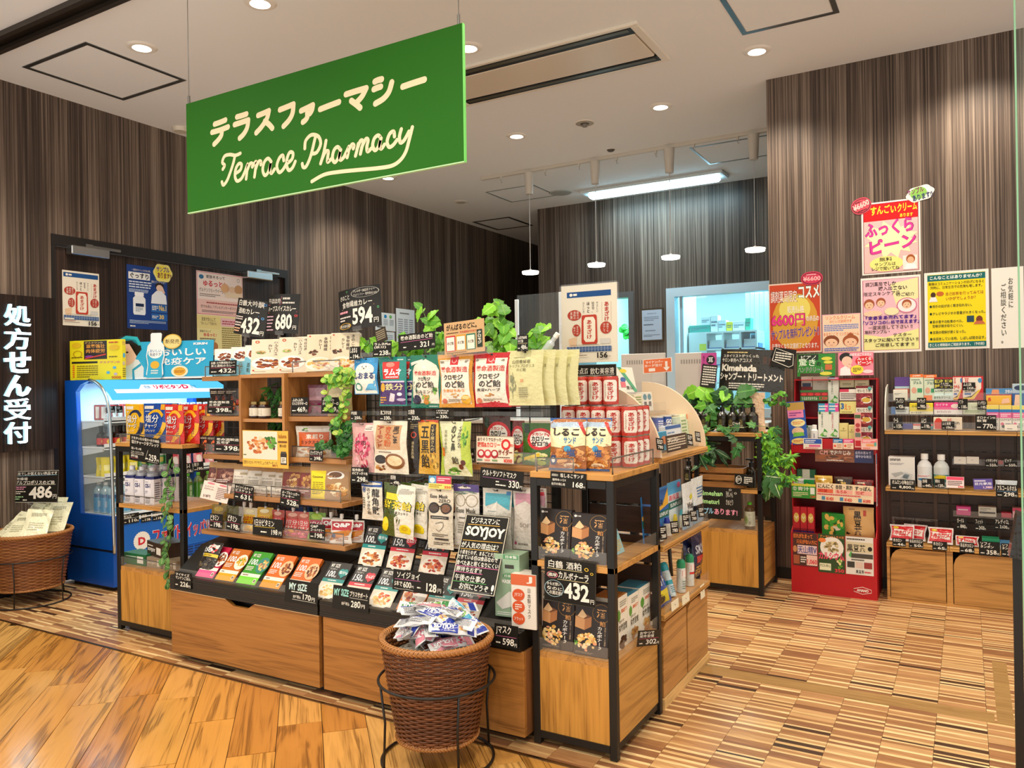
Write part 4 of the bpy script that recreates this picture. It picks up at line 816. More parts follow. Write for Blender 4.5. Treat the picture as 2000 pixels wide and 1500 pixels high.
# ================================================================== LEFT END RACK
OAK='c8924c';OAKD='ac7843';BK0='12100d'
LX0,LX1,LY0,LY1=-4.03,-3.47,2.61,2.95
def rack(name,label,x0,x1,y0,y1,ztop,shelves,box,post=.028,side=True,top=True):
    t=thing(name,label,'shelf unit',(0,0,0))
    for x in(x0,x1-post):
        for y in(y0,y1-post):MB('black',BK0).box(x,y,0,x+post,y+post,ztop-.02,b=.002).obj('post',t)
    for z in shelves:
        MB('woodx',OAK).box(x0,y0,z-.022,x1,y1,z,b=.002).obj('shelf',t)
    for y in(y0,y1-post):each(t,'rail','black',BK0,(x0+post,y,ztop-.05,x1-post,y+.02,ztop-.024),(x0+post,y,.025,x1-post,y+.02,.05))
    for x in(x0,x1-post):each(t,'rail','black',BK0,(x,y0+post,ztop-.05,x+.02,y1-post,ztop-.024),(x,y0+post,.025,x+.02,y1-post,.05))
    zb=box
    b=MB('woodz','c89040').box(x0+post,y0+.004,.05,x1-post,y0+.02,zb).obj('front_panel',t);each(t,'side_panel','woody','c08c44',(x1-post+.006,y0+post,.05,x1-.008,y1-post,zb),(x0+.008,y0+post,.05,x0+.02,y1-post,zb))
    MB('woody','c08c4c').box(x0+.01,y0+.006,zb,x1-.01,y1-.006,zb+.022).obj('box_top',t)
    return t
LR=rack('end_rack','black metal and oak end rack with salt sweets and bottles, left of the long gondola',LX0,LX1,LY0,LY1,1.02,[1.02,.688],.325)
MB('black','1a1712').box(LX0+.06,LY0+.03,0,LX1-.02,LY1-.05,.05).obj('plinth',LR)
MB('paper','f0eee4').box(-3.90,LY0+.028,.018,-3.76,LY0+.0295,.044).ink([('s',.1,.3,.65,.7,2,'333',.05),('r',.72,.2,.95,.8,'444')],lambda u,v,d:(-3.90+.14*u,LY0+.028-d,.018+.026*v),5).obj('label',LR)
for(z,x1)in((1.02,LX1-.02),(.688,-3.56),(.347,LX1-.03)):guard(LX0+.03,x1,LY0+.004,z,.045 if z>.4 else .05,LR)
def salt(rect,Y,col,c2,label,**k):
    return pouch(rect,Y,.035,col,[('r',.06,.86,.45,.94,'e8e4d8'),('r',.74,.84,.94,.98,'f0a81e'),('s',.1,.78,.4,.82,1,'cfe0ea',.1),('l',smooth([(.25,.70),(.45,.80),(.68,.80),(.85,.68)],4),[.05+.004*i for i in range(13)],c2),('t',.12,.50,.70,.72,'塩分','201410',3,.06),('t',.13,.51,.69,.715,'塩分','fff',1,.06),('t',.10,.36,.66,.49,'チャージ','201410',3,.06),('t',.11,.37,.65,.485,'チャージ','fff',1,.06),('t',.08,.27,.55,.34,'タブレッツ','f4e9c0',1),('l',smooth([(.92,.52),(.88,.36),(.75,.22),(.55,.12)],5),[.13]*16,c2),('p',[(.40,.05),(.62,.05),(.60,.20)],c2),('w',.70,.18,.82,.40,'つぶけし','1c2a50',1),('s',.1,.04,.5,.09,1,'f0e8d8',.12)],label,'candy bag','salt_candy_pouch',stand=True,**k)
s1=salt((246,789,283,864),2.70,'e8b414','1c2a50','yellow salt sweet pouch on the top board of the left end rack')
s2=salt((281,788,328,864),2.69,'12459c','e8b414','front navy blue salt sweet pouch on the top board of the left end rack')
again(s2,.03,.045,0,'second navy blue salt sweet pouch behind the front blue one')
s3=salt((323,790,360,867),2.65,'d02a24','f0b020','front red salt sweet pouch on the right of the top rack board')
for i,(dx,lb)in enumerate(((.055,'second red salt sweet pouch in the row'),(.10,'third red salt sweet pouch in the row'),(.14,'fourth red salt sweet pouch, at the back of the row'))):again(s3,dx,.05*(i+1),0,lb,'red salt sweet pouches')
card((252,853,311,903),LY0-.006,[('h',.05,.84,.97,.96,'汗をかいたら塩分+水分補給',WH,1),('h',.06,.66,.96,.82,'塩分チャージタブレッツ',WH,1),('h',.06,.44,.40,.54,'塩レモン味',WH,1),('h',.06,.28,.48,.40,'スポーツドリンク味',WH,0),('h',.06,.12,.30,.24,'梅味',WH,1),('l',[(.05,.27),(.48,.27)],.012,'d8d0c0'),('l',[(.05,.10),(.3,.11)],.012,'c8506a'),('l',[(.62,.5),(.54,.12)],.012,WH),('s',.55,.12,.66,.22,1,WH,.05),('h',.66,.10,.90,.36,'259',WH,1),('h',.91,.1,.98,.2,'円',WH,1),('l',[(.62,.07),(.95,.06)],.01,WH)],'black chalk card reading 259 yen hanging on the left end rack',ry=.08,lean=0)
def squarebottle(x,y,z,label,first=[None]):
    if first[0]is None:
        m=MB('plastic','e6e4ea').prism([(-.033,-.022),(-.022,-.033),(.022,-.033),(.033,-.022),(.033,.022),(.022,.033),(-.022,.033),(-.033,.022)],'z',0,.135,smooth=False)
        m.prism([(-.031,-.02),(-.02,-.031),(.02,-.031),(.031,-.02),(.031,.02),(.02,.031),(-.02,.031),(-.031,.02)],'z',.135,.150,'1c2468','plastic').lathe([(.030,.150),(.028,.166),(.014,.180),(.013,.186)],n=12,col='cfd4dc',mat='bottle')
        m.ink([('t',.08,.68,.92,.86,'OS-1','1c2468',3),('s',.1,.90,.8,.95,1,'888',.1),('s',.1,.45,.5,.58,3,'8a8aa0',.12),('r',.1,.25,.9,.29,'30304a'),('s',.1,.06,.9,.22,4,'777',.1)],lambda u,v,d:(-.022+.044*u,-.033-d,v*.132),.33)
        m.ink([('s',.1,.1,.9,.9,9,'55556a',.15)],lambda u,v,d:(.033+d,-.02+.04*u,v*.132),.33)
        first[0]=m.obj('rehydration_bottle');MB('plastic','e4e8f0').lathe([(.0145,.178),(.0145,.198),(.012,.200),(0,.200)],n=12).obj('cap',first[0]);o=first[0]
    else:o=dup(first[0])
    o.location=(x,y,z);o.rotation_euler=(0,0,.12);return tag(o,label,'bottle','white rehydration bottles on the end rack')
for i,px in enumerate((263,282,302)):
    p=P(px,983,'y',2.68)
    for j in range(3):squarebottle(p.x+j*.002,2.67+j*.072,.6885,('left','middle','right')[i]+' white square drink bottle, '+('front row','second row','back row')[j]+', on the end rack middle shelf')
carton((242,1078,284,1100),2.66,.10,'1f6a3c',[('s',.1,.5,.6,.8,2,'cfe0d0',.1),('r',.62,.2,.9,.8,'e8e8e0')],'low green snack bar carton on the bottom of the left end rack',h=.062,dz=.0)
for i,(rc,c,lb)in enumerate((((284,1088,316,1112),'9a8a72','grey beige snack bar carton, left of two, below the brown one'),((317,1090,346,1114),'8a7a64','grey beige snack bar carton, right of two, below the brown one'))):
    carton(rc,2.66,.12,c,[('t',.08,.3,.7,.7,'SOYJOY','d8d0c0',2),('r',.75,.2,.92,.8,'d8d0c0')],lb,w=.118,h=.055)
carton((269,1060,336,1091),2.68,.13,'3a2a20',[('t',.06,.25,.55,.55,'SOYJOY','f4f0e8',3),('r',.62,.2,.9,.7,'f0ece0'),('s',.06,.65,.5,.8,1,'f0ece0',.08)],'dark brown snack bar carton lying on the grey cartons of the end rack',w=.21,h=.075,rz=-.25,topc='4a3c30')
for o in S.objects:
    if o.name.startswith('carton')and o.get('label','').startswith(('low green','grey beige')):o.location.z=.3475
    if o.get('label','').startswith('dark brown snack'):o.location.z=.4035
def pt(px,py,ax='y',v=2.585):return P(px,py,ax,v)
def garland(name,label,pix,Y,kind,cols,size,per,seed,**k):
    p0=P(*pix[0][0],'y',Y);q=random.Random(seed)
    st=[[P(px,py,'y',Y)-p0+Vector((0,q.uniform(-.012,.012),0))for px,py in s]for s in pix]
    return plant(name,label,p0,st,kind,cols,size,per,seed=seed,**k)
garland('trailing_ivy','thin ivy garland hanging down the right post of the left end rack',[[(338,892),(330,930),(334,975),(322,1010),(326,1060),(330,1090),(326,1130),(322,1145)],[(336,900),(345,950),(326,990),(338,1030),(318,1080),(336,1110)],[(332,930),(322,960),(318,1000),(330,1050),(320,1100),(332,1140)]],2.575,'round',[('4a7a34','8ab06a'),('5a8a40','a0c080'),('3a6a2c','7aa860')],.030,22,4,droop=.9)

# ================================================================== LONG GONDOLA
GX=[-3.35,-2.372,-1.39]
GT=thing('long_gondola','long oak fronted gondola with black trays, wire grid and shelves of sweets','shelf unit',(0,0,0))
zt=.336
for i in(0,1):
    x0,x1=GX[i]+(.0 if i==0 else .012),GX[i+1]-(.012 if i==0 else 0)
    if i==0:
        n0,n1=P(440,1165,'y',2.448).x,P(497,1175,'y',2.448).x
        pts=[(x0,.03),(x1,.03),(x1,zt),(n1,zt),(n1-.045,zt-.028),(n0+.05,zt-.028),(n0,zt),(x0,zt)]
        d=MB('woodx','a87236').prism(pts,'y',2.448,2.466).obj('drawer_front',GT)
        MB('paper','ecd0a0').box(x0,2.4475,zt-.0035,n0,2.4485,zt).box(n1,2.4475,zt-.0035,x1,2.4485,zt).obj('edge_band',d)
    else:MB('woodx','a87236').box(x0,2.448,.03,x1,2.466,zt,b=.001).obj('drawer_front',GT)
    each(GT,'drawer_side','woodz','8a5a34',(x0,2.466,.03,x0+.015,2.74,zt-.002),(x1-.015,2.466,.03,x1,2.74,zt-.002))
    xm0,xm1=GX[i]-.0,GX[i+1]-.012
    tr_=MB('black','17140f').prism([(2.442,.338),(2.452,.338),(2.76,.338),(2.76,.545),(2.625,.52),(2.475,.405),(2.442,.405)],'x',xm0,xm1).obj('tray',GT)
    for z in(.345,.352,.388):MB('black','2e2a24').box(xm0,2.4395,z,xm1,2.4425,z+.003).obj('tray_groove',tr_)
    guard(xm0+.05,xm1-.01,2.452,.405,.035,tr_,frame=False)
MB('black','0d0b09').box(-3.3,2.50,0,-1.42,2.76,.336).obj('plinth',GT)
for x in(-3.33,-2.39,-1.42):MB('black',BK0).box(x-.014,2.77,0,x+.014,2.80,1.41).obj('upright',GT)
for(x0,x1,z0,z1)in((-3.33,-2.39,.42,1.33),(-2.39,-1.42,.42,1.40)):
    m=MB('black',BK0);z=z0
    while z<z1:m.box(x0,2.765,z,x1,2.769,z+.004);z+=.034
    x=x0+.06
    while x<x1:m.box(x,2.769,z0,x+.004,2.773,z1);x+=.16
    m.obj('wire_grid',GT)
# shelves of the left bay
GS=.0
def board(x0,x1,y0,y1,z,th=.022,par=GT,name='shelf',col=OAKD):return MB('woodx',col).box(x0,y0,z-th,x1,y1,z,b=.0015).obj(name,par)
SX=P(393,1040,'y',2.60).x
jz=P(530,1050,'y',2.60).z-.004;jz=.602;cz=.793;mz1=P(420,888,'y',2.62).z;mz2=P(420,813,'y',2.62).z;tz=P(430,735,'y',2.62).z
for(a,b)in((SX,-2.83),(-2.829,-2.37)):board(a,b,2.60,2.765,jz);
for(a,b)in((-3.13,-2.83),(-2.829,-2.37)):board(a,b,2.585,2.765,cz)
xa,xb,xc,xd=P(395,800,'y',2.62).x,P(473,800,'y',2.62).x,P(562,800,'y',2.62).x,-2.375
for z in(mz1,mz2,tz):board(xa,xb,2.62,2.765,z)
ztop=tz+.004
each(GT,'box_side','woodz','b47c42',(xb,2.60,.95,xb+.016,2.765,ztop),(xc-.016,2.60,.95,xc,2.765,ztop));each(GT,'box_shelf','woodx','b98450',(xb+.016,2.60,ztop-.016,xc-.016,2.765,ztop),(xb+.016,2.60,.95,xc-.016,2.765,.966))
MB('woodx','b98450').box(xb+.016,2.61,mz2-.025,xc-.016,2.765,mz2-.01).obj('box_shelf',GT)
MB('woodz','8a5c30').box(xc,2.755,.99,xd,2.762,ztop).obj('box_back',GT)
rz0,rz1=P(620,897,'y',2.62).z+.004,P(610,814,'y',2.62).z
for z in(rz0,rz1,ztop+.004):board(xc+.001,xd,2.62,2.765,z)
for(x0,x1,y,z)in((xa+.01,xb-.02,2.625,tz),(xc+.02,xd-.03,2.625,ztop+.004),(SX+.03,-2.84,2.605,jz),(-2.82,-2.38,2.605,jz),(-3.12,-2.84,2.59,cz),(-2.82,-2.38,2.59,cz),(xa+.01,xb-.01,2.625,mz1),(xa+.01,xb-.01,2.625,mz2),(xc+.01,xd-.02,2.625,rz0),(xc+.01,xd-.02,2.625,rz1)):guard(x0,x1,y,z,.05,GT)
# top: curry cartons
def currybox(rect,Y,kind,label,rz=.42,**k):
    if kind=='blue':
        els=[('r',0,.0,1,1,'f2eee2'),('p',[(0,0),(1,0),(1,.45),(0,.62)],'7cc4de'),('e',.45,.72,.38,.22,'fbfaf6'),('food',.45,.70,.30,.15,CURRY,22,.3),('w',.62,.05,.84,.50,'白鶴','1a5aa0',2),('v',.34,.10,.54,.48,'大吟醸カレー','8a6a14',1),('v',.1,.1,.24,.42,'酒粕','3a3420',1)];c,sc='f2eee2','e0c24a'
    elif kind=='beef':
        els=[('v',.78,.62,.90,.95,'牛ほほ肉','3a2c24',1),('v',.60,.52,.72,.92,'ハーブスパイス','3a2c24',1),('v',.45,.62,.56,.84,'カレー','3a2c24',1),('ring',.16,.92,.06,.04,'c85a2a',.5),('e',.26,.62,.14,.05,'b8a878'),('food',.26,.62,.12,.05,GREENS+COOK,10,.4),('e',.42,.30,.40,.19,'f8f4ec'),('food',.44,.30,.34,.15,CURRY,34,.24),('s',.1,.05,.5,.08,1,'a89a84',.05),('e',.08,.10,.03,.02,'c03a2a')];c,sc='e9dcc2','dfd0b2'
    else:
        els=[('v',.72,.58,.84,.95,'きのこと','3a2c24',1),('v',.54,.55,.66,.92,'食物繊維','3a2c24',1),('v',.38,.60,.48,.86,'カレー','3a2c24',1),('e',.10,.95,.03,.02,'c03a2a'),('food',.24,.52,.15,.08,['5a3422','7a4a30','3a241a'],12,.4),('e',.42,.20,.44,.19,'f4ead8'),('food',.42,.20,.38,.15,PASTA+['c86a30','d88a48'],32,.22),('food',.80,.26,.12,.08,NUTS,10,.4)];c,sc='e6d5b6','dcc9a6'
    side=[('w',.25,.35,.75,.95,{'blue':'大吟醸酒粕カレー','beef':'牛ほほ肉ハーブ','mush':'きのこ食物繊維'}[kind],'4a3a2c',1)]+([('r',0,0,1,.22,'4a2014')]if kind=='beef' else[])
    return carton(rect,Y,.028,c,els,label,'curry box','curry_carton',rz=rz,lean=.14,side=side,sidec=sc,**k)
for(rc,Y,kd,lb)in(((424,676,459,730),2.68,'blue','first blue and white curry box, behind the 432 card on the top shelf'),((455,674,488,731),2.68,'blue','second blue and white curry box, with yellow spine, in the middle of the three'),((482,672,514,732),2.69,'blue','third blue and white curry box, beside the beef curry'),((498,664,552,733),2.63,'beef','front beige beef cheek curry box with dark stew picture'),((550,660,598,732),2.66,'beef','second beige beef cheek curry box, right of the front one'),((582,656,612,727),2.69,'mush','beige curry box half hidden between the beef and mushroom boxes'),((604,653,652,727),2.64,'mush','front cream mushroom curry box on the top shelf'),((650,651,694,727),2.67,'mush','second cream mushroom curry box, under the 594 board')):
    o=currybox(rc,Y,kd,lb);o.location.z=(tz if kd=='blue' else ztop if kd=='beef' else ztop+.004)+.002
def bigboard(rect,Y,els,label,ry,foot,curve=.35,edge=None,name='chalkboard',lean=.05,rz=0):
    b=card(rect,Y,els,label,'chalkboard',name,'1a1712',None,False,rz,lean,ry,edge,.0015,'black',None,None,curve,'chalk_lettering');
    clip_stand(b,.05,-foot);return b
bigboard((449,584,511,655),2.66,[('h',.10,.80,.90,.97,'白鶴大吟醸',WH,1),('l',[(.08,.77),(.9,.79)],.015,'5aa0e0'),('h',.12,.58,.80,.74,'酒粕カレー',WH,1),('l',[(.12,.56),(.8,.57)],.012,'5aa0e0'),('h',.30,.06,.86,.52,'432',WH,2),('h',.88,.06,.97,.18,'円',WH,1),('s',.04,.40,.34,.52,2,'e8d8d0',.08),('s',.04,.22,.3,.36,2,'e8d8d0',.08),('s',.04,.06,.28,.2,2,'f0b890',.08),('ring',.92,.9,.04,.035,'5aa0e0',.4),('ring',.90,.52,.04,.035,'5aa0e0',.4)],'bowed black chalkboard reading 432 above the blue curry boxes',.17,.07)
bigboard((514,574,577,651),2.655,[('h',.06,.76,.48,.90,'牛ほほ肉',WH,1),('l',[(.52,.94),(.48,.85),(.53,.76)],.012,'e08aa0'),('s',.55,.84,.95,.94,1,WH,.08),('s',.55,.74,.92,.82,1,WH,.08),('h',.06,.56,.92,.70,'ハーブスパイスカレー',WH,1),('l',[(.05,.73),(.5,.74)],.012,'d85a7a'),('l',[(.05,.53),(.95,.55)],.012,'d85a7a'),('h',.36,.08,.84,.50,'680',WH,2),('h',.86,.1,.95,.2,'円',WH,1)]+[('s',.03,.06+i*.085,.32,.12+i*.085,1,'e0b8c8',.07)for i in range(5)]+[('ring',.93,.45,.04,.03,'e04a4a',.4)],'bowed black chalkboard reading 680 above the beef curry boxes',.05,.06)
bigboard((656,560,740,642),2.66,[('h',.08,.74,.34,.86,'きのこと',WH,1),('ring',.68,.86,.30,.12,'e8e4d8',.04),('h',.44,.87,.90,.94,'アレルギー28品目フリー',WH,1),('h',.44,.78,.94,.85,'グルテンフリー 植物素材100%',WH,0),('h',.14,.54,.84,.70,'食物繊維カレー',WH,1),('l',[(.12,.52),(.88,.54)],.01,'d8a070'),('h',.40,.10,.84,.52,'594',WH,2),('h',.86,.10,.95,.22,'円',WH,1),('s',.05,.40,.36,.50,1,'f0a0b0',.06),('s',.05,.22,.36,.36,2,'e0d8d0',.06),('ring',.19,.11,.17,.075,'e0b040',.12),('h',.06,.07,.33,.15,'辛さひかえめ',WH,1),('ring',.28,.93,.02,.025,'5ab070',.4),('ring',.95,.46,.02,.03,'5ab070',.4)],'largest bowed black chalkboard reading 594 above the mushroom curry boxes',-.08,.075)
price((408,704,461,731),2.612,'白鶴 大吟醸酒粕カレー/米と酒粕のカレー','432','wide black price card reading 432 on the top shelf edge')
# left shelves: dark rice porridge pouches
for i,(rc,lb)in enumerate((((440,752,474,805),'upper'),((404,852,440,884),'lower'))):
    pk=pouch(rc,2.70,.03,'241a16',[('food',.6,.45,.35,.35,REDF+['4a2a1a'],22,.3),('s',.1,.8,.7,.92,2,'c8b8a0',.1)],'dark porridge pouch with red food picture, '+lb+' left shelf, at the front','pouch','porridge_pouch',stand=True);pk.location.z=(mz2 if i==0 else mz1)+.001
    again(pk,-.075,.01,0,'dark porridge pouch with red food picture, '+lb+' left shelf, left of the front one')
    again(pk,.075 if i else-.14,.02,0,'dark porridge pouch with red food picture, '+lb+' left shelf, '+('right of' if i else 'far left of')+' the front one')
price((404,781,454,808),2.612,'養命酒製造/五養粥','398','black card reading 398 on the upper left shelf',ul='c85a6a');price((418,854,473,883),2.612,'養命酒製造/五養粥','398','black card reading 398 on the lower left shelf',ul='c85a6a')
# centre box: jars, greenery
jar0=MB('bottle','2a1210').lathe([(0,0),(.026,.001),(.029,.006),(.029,.058),(.022,.068)],n=18,mat='film').lathe([(.0295,.012),(.0295,.05)],n=18,col='e8e0cc',mat='paper').ink([('v',.56,.1,.66,.9,'生七味','3a3028',1),('v',.40,.2,.48,.8,'味噌','3a3028',0)],lambda u,v,d:((.0298+d)*math.sin((u-.5)*2.6),-(.0298+d)*math.cos((u-.5)*2.6),.012+v*.038),1.6,8).obj('jar');MB('steel','a08a5a').lathe([(.024,.066),(.025,.068),(.025,.080),(.022,.082),(0,.082)],n=18).obj('lid',jar0)
jz0,jz1=mz1-.0,mz2-.0095
jpos=[(499,822,2.655,'left front'),(517,822,2.645,'middle front'),(556,822,2.66,'right')]
for k,(lv,nm)in enumerate(((jz1,'upper'),(jz1-.083 if False else .966,'lower'))):
    for i,(px,py,Y,w_)in enumerate(jpos):
        o=jar0 if(k,i)==(0,0)else dup(jar0);x=P(px,py,'y',Y).x;x=min(max(x,xb+.05),xc-.05);o.location=(x,Y,lv+.0005);tag(o,'dark preserve jar with cream label, '+w_+' of the '+nm+' level in the oak box','jar','preserve jars in the oak box')
garland('fern_spray','dark green fern spray at the back of the oak box',[[(540,835),(535,790),(530,755)],[(545,835),(548,790),(552,752)],[(538,835),(522,800),(512,770)],[(550,830),(556,800),(558,770)]],2.725,'slim',DG,.045,60,8,fine=True,droop=.9)
card((474,841,563,913),2.592,[('r',.0,.0,1,1,'f0b840'),('r',.01,.22,.77,.98,'f4e4cc'),('food',.36,.62,.26,.26,['d8843a','c8682a','e8a868','f0d8b0','b05a24'],46,.2),('food',.62,.72,.14,.18,GREENS,14,.4),('e',.64,.70,.03,.05,'8a3a4a'),('e',.70,.52,.025,.04,'6a3040'),('s',.02,.3,.1,.36,1,'4a6a2a',.04),('r',.01,.03,.77,.20,'f6c44a'),('t',.02,.07,.76,.17,'昆野ひろから サクサクしょうゆアーモンド','3a2410',1),('t',.66,.03,.77,.09,'880円','8a3010',2),('h',.80,.80,.97,.92,'kaluma','a86a1c',1),('r',.79,.68,.98,.73,'7a4a14'),('t',.82,.56,.96,.64,'第11回','4a2c10',2),('r',.84,.10,.97,.40,'2a201a'),('r',.85,.14,.96,.30,'e8e2d0'),('r',.85,.40,.96,.45,'4a443a'),('s',.87,.16,.94,.28,3,'4a4038',.03)],'yellow poster with a plate of crunchy almonds hung on the oak box','poster','food_poster','f0b840',th=.0015,mat='card',lean=0)
# right section: snack bags
pb=pouch((602,745,640,806),2.70,.045,'7a4a5a',[('r',.1,.5,.9,.9,'b08a94'),('food',.5,.22,.42,.2,['7a1a4a','9a2a5a','5a1038'],24,.3)],'purple sweet potato bolo bag on the upper right shelf','snack bag','snack_pouch',stand=True);pb.location.z=rz1
yb=pouch((644,745,694,806),2.69,.05,'d8c080',[('r',.1,.55,.9,.9,'e8d8a8'),('food',.5,.22,.42,.2,['e8c030','f4d850','d8a820'],24,.3)],'yellow pumpkin bolo bag behind the hanging greenery','snack bag','snack_pouch',stand=True);yb.location.z=rz1;yb.location.x=-2.47
price((568,776,601,808),2.612,'ふわふわ/むらさき芋ボーロ','469','black card reading 469 in front of the purple snack bag',ul=None);price((627,776,662,808),2.612,'ふわふわ/かぼちゃボーロ','469','black card reading 469 behind the hanging greenery',ul=None)
nb=pouch((586,820,640,880),2.68,.05,'e8e0cc',[('p',[(.0,.95),(.3,.98),(.5,.9),(.95,.95),(1,.82),(.0,.80)],'f2f0e4'),('r',.08,.32,.95,.80,'d8642a'),('t',.3,.58,.8,.74,'素煎り','f8f0dc',2),('t',.15,.42,.9,.54,'ミックスナッツ','6a2408',2),('food',.5,.17,.42,.15,NUTS,26,.28),('e',.82,.32,.13,.10,'f4efe4'),('food',.3,.88,.1,.05,GREENS,6,.5)],'orange mixed nut pouch leaning on the lower right shelf','snack bag','snack_pouch',stand=True,rz=.35);nb.location.z=rz0
price((604,879,630,901),2.60,'ミックスナッツ','398','small black card reading 398 below the nut pouch')
garland('hanging_plant','leafy hanging plant spilling over the right end of the top shelf',[[(690,738),(668,740),(650,750),(640,775),(645,800)],[(690,735),(672,760),(660,800),(655,835)],[(690,738),(676,772),(668,810),(662,850)],[(688,735),(655,735),(635,742)],[(692,735),(680,725),(665,720)]],2.60,'round',[('5aa02c','a0d060'),('8ab834','d0e080'),('4a8a24','8ac050'),('a8c04a','e0e0a0')],.032,20,12)
garland('monstera_spray','dark green bush on the lower right shelf beside the nut pouch',[[(670,885),(660,850),(650,830)],[(672,885),(678,850),(684,825)],[(668,885),(640,868),(625,872)],[(670,885),(668,850),(665,820)],[(672,885),(690,862),(694,850)]],2.62,'round',DG,.026,60,14,fine=True)
# cookies
KR='b8905c'
def cookie(rect,label,els,Y=2.66):
    o=pouch(rect,Y,.045,KR,els,label,'cookie pouch','cookie_pouch',stand=True,mat='card',rz=.15,lean=.08);o.location.z=cz+.001;return o
PN=[('r',.06,.02,.97,.80,'6a3a34'),('food',.6,.55,.35,.25,['8a5a4a','5a2a28','a87a64','c8a08a'],24,.3),('s',.12,.30,.8,.42,2,'f0e0d8',.1)]
PW_=[('r',.06,.02,.97,.80,'e6dfd0'),('t',.14,.52,.7,.58,'スコーンチップス','3a3028',1),('s',.14,.22,.8,.48,5,'8a8070',.09),('h',.14,.08,.9,.18,'Hondoro','4a4038',0),('r',.5,.62,.9,.70,'b0a080')]
PP=[('r',.06,.02,.97,.80,'8a4038'),('food',.6,.52,.36,.24,COOK+['8a5038'],26,.3),('t',.1,.28,.9,.36,'メープルシュガー','f4e4dc',1),('s',.1,.12,.8,.24,2,'f0d8d0',.1)]
PY=[('r',.04,.02,.42,.80,'f2dc1e'),('s',.08,.14,.38,.5,7,'9a8a10',.1),('h',.08,.6,.36,.66,'Coconut','3a3410',1),('r',.42,.02,.98,.80,'a8845c'),('e',.66,.68,.22,.12,'f4f0ea'),('e',.66,.70,.16,.08,'6a4a34'),('food',.70,.26,.24,.22,COOK+['f0dcb4'],22,.34)]
for rc,lb,els in(((408,902,428,956),'kraft pouch with dark cookie picture, at the left end of the cookie shelf',PN),((422,904,457,958),'kraft pouch with dark cookie picture, second on the cookie shelf',PN),((456,906,484,960),'kraft pouch with plain cream label, third on the cookie shelf',PW_),((484,908,512,962),'kraft pouch with plain cream label, fourth on the cookie shelf',PW_),((511,909,541,963),'kraft pouch with plain cream label, fifth on the cookie shelf',PW_),((538,911,556,965),'kraft pouch with narrow cream label, sixth on the cookie shelf',PW_),((552,910,590,968),'kraft pouch with red maple cookie picture, left of the two red ones',PP),((586,911,612,970),'kraft pouch with red maple cookie picture, right of the two red ones',PP),((609,908,680,978),'wide kraft pouch with yellow panel and round coconut cookies',PY)):
    cookie(rc,lb,els,2.66 if 'coconut' not in lb else 2.64)
card((390,943,443,978),2.58,[('e',.28,.90,.14,.05,'d87a8a'),('e',.72,.90,.14,.05,'d87a8a'),('t',.08,.66,.40,.76,'スーパーフード','3a3230',1),('t',.08,.52,.44,.62,'オステクッキー','3a3230',1),('h',.10,.10,.36,.26,'518円','3a3230',1),('l',[(.5,.06),(.5,.86)],.008,'b8a8a0'),('s',.55,.12,.95,.78,7,'8a7c78',.06)],'pale pink cookie menu card left of the cookie shelf','menu card','menu_card','f4dcd0',lean=.25,ry=.10)
price((456,948,493,978),2.578,'ゆくいくるチップ/ビスケット','631','black card reading 631 below the plain cream labelled cookie pouches',ry=.09,ul='c8506a');price((546,958,584,990),2.575,'メープルシュガー/クッキー','528','black card reading 528 below the red maple cookie pouches',ry=.08,ul='c8506a')
# jelly drink pouches
def jelly(rect,Y,col,els,cap,label,dark=False,rz=.1):
    o=pouch(rect,Y,.035,col,els,label,'jelly drink','jelly_pouch',stand=True,rz=rz,lean=.1,pinch=.12)
    h=fr(*rect,Y)[2];MB('plastic','e8e4dc' if not dark else '2a2622').lathe([(.006,h-.004),(.006,h+.008)],n=10).lathe([(.0085,h+.006),(.0085,h+.024),(.007,h+.026),(0,h+.026)],n=12,col=cap).obj('spout_cap',o)
    o.location.z=jz+.001;return o
JY=[('r',.1,.30,.9,.72,'f0c020'),('t',.16,.48,.84,.66,'1日分','c8281e',3),('t',.14,.30,.86,.46,'ビタミン','c8281e',3),('food',.5,.15,.4,.12,['f0a830','e8c850'],12,.4),('e',.5,.86,.3,.08,'fff3c0')]
JR=[('r',.1,.30,.9,.70,'e84a4a'),('t',.14,.46,.86,.66,'1日分','fff0e8',3),('t',.12,.30,.88,.45,'ビタミン','fff0e8',3),('food',.5,.16,.42,.14,BERRY+['e8a030'],14,.4),('e',.5,.86,.3,.08,'f4b8a0')]
JG=[('r',.08,.2,.92,.72,'b02848'),('t',.14,.46,.86,.66,'1日分','fff0e8',3),('food',.5,.2,.42,.18,['9ac83a','c0dc60','7aa828'],14,.4),('e',.5,.85,.34,.1,'a8d040')]
JQ=[('r',.06,.55,.95,.92,'b8202c'),('t',.12,.66,.88,.86,'Q&P','fff',3),('p',[(0,.1),(.9,.35),(1,.6),(0,.45)],'c87a1c'),('e',.2,.3,.12,.1,'28406a'),('s',.35,.1,.9,.3,3,'a85a14',.1)]
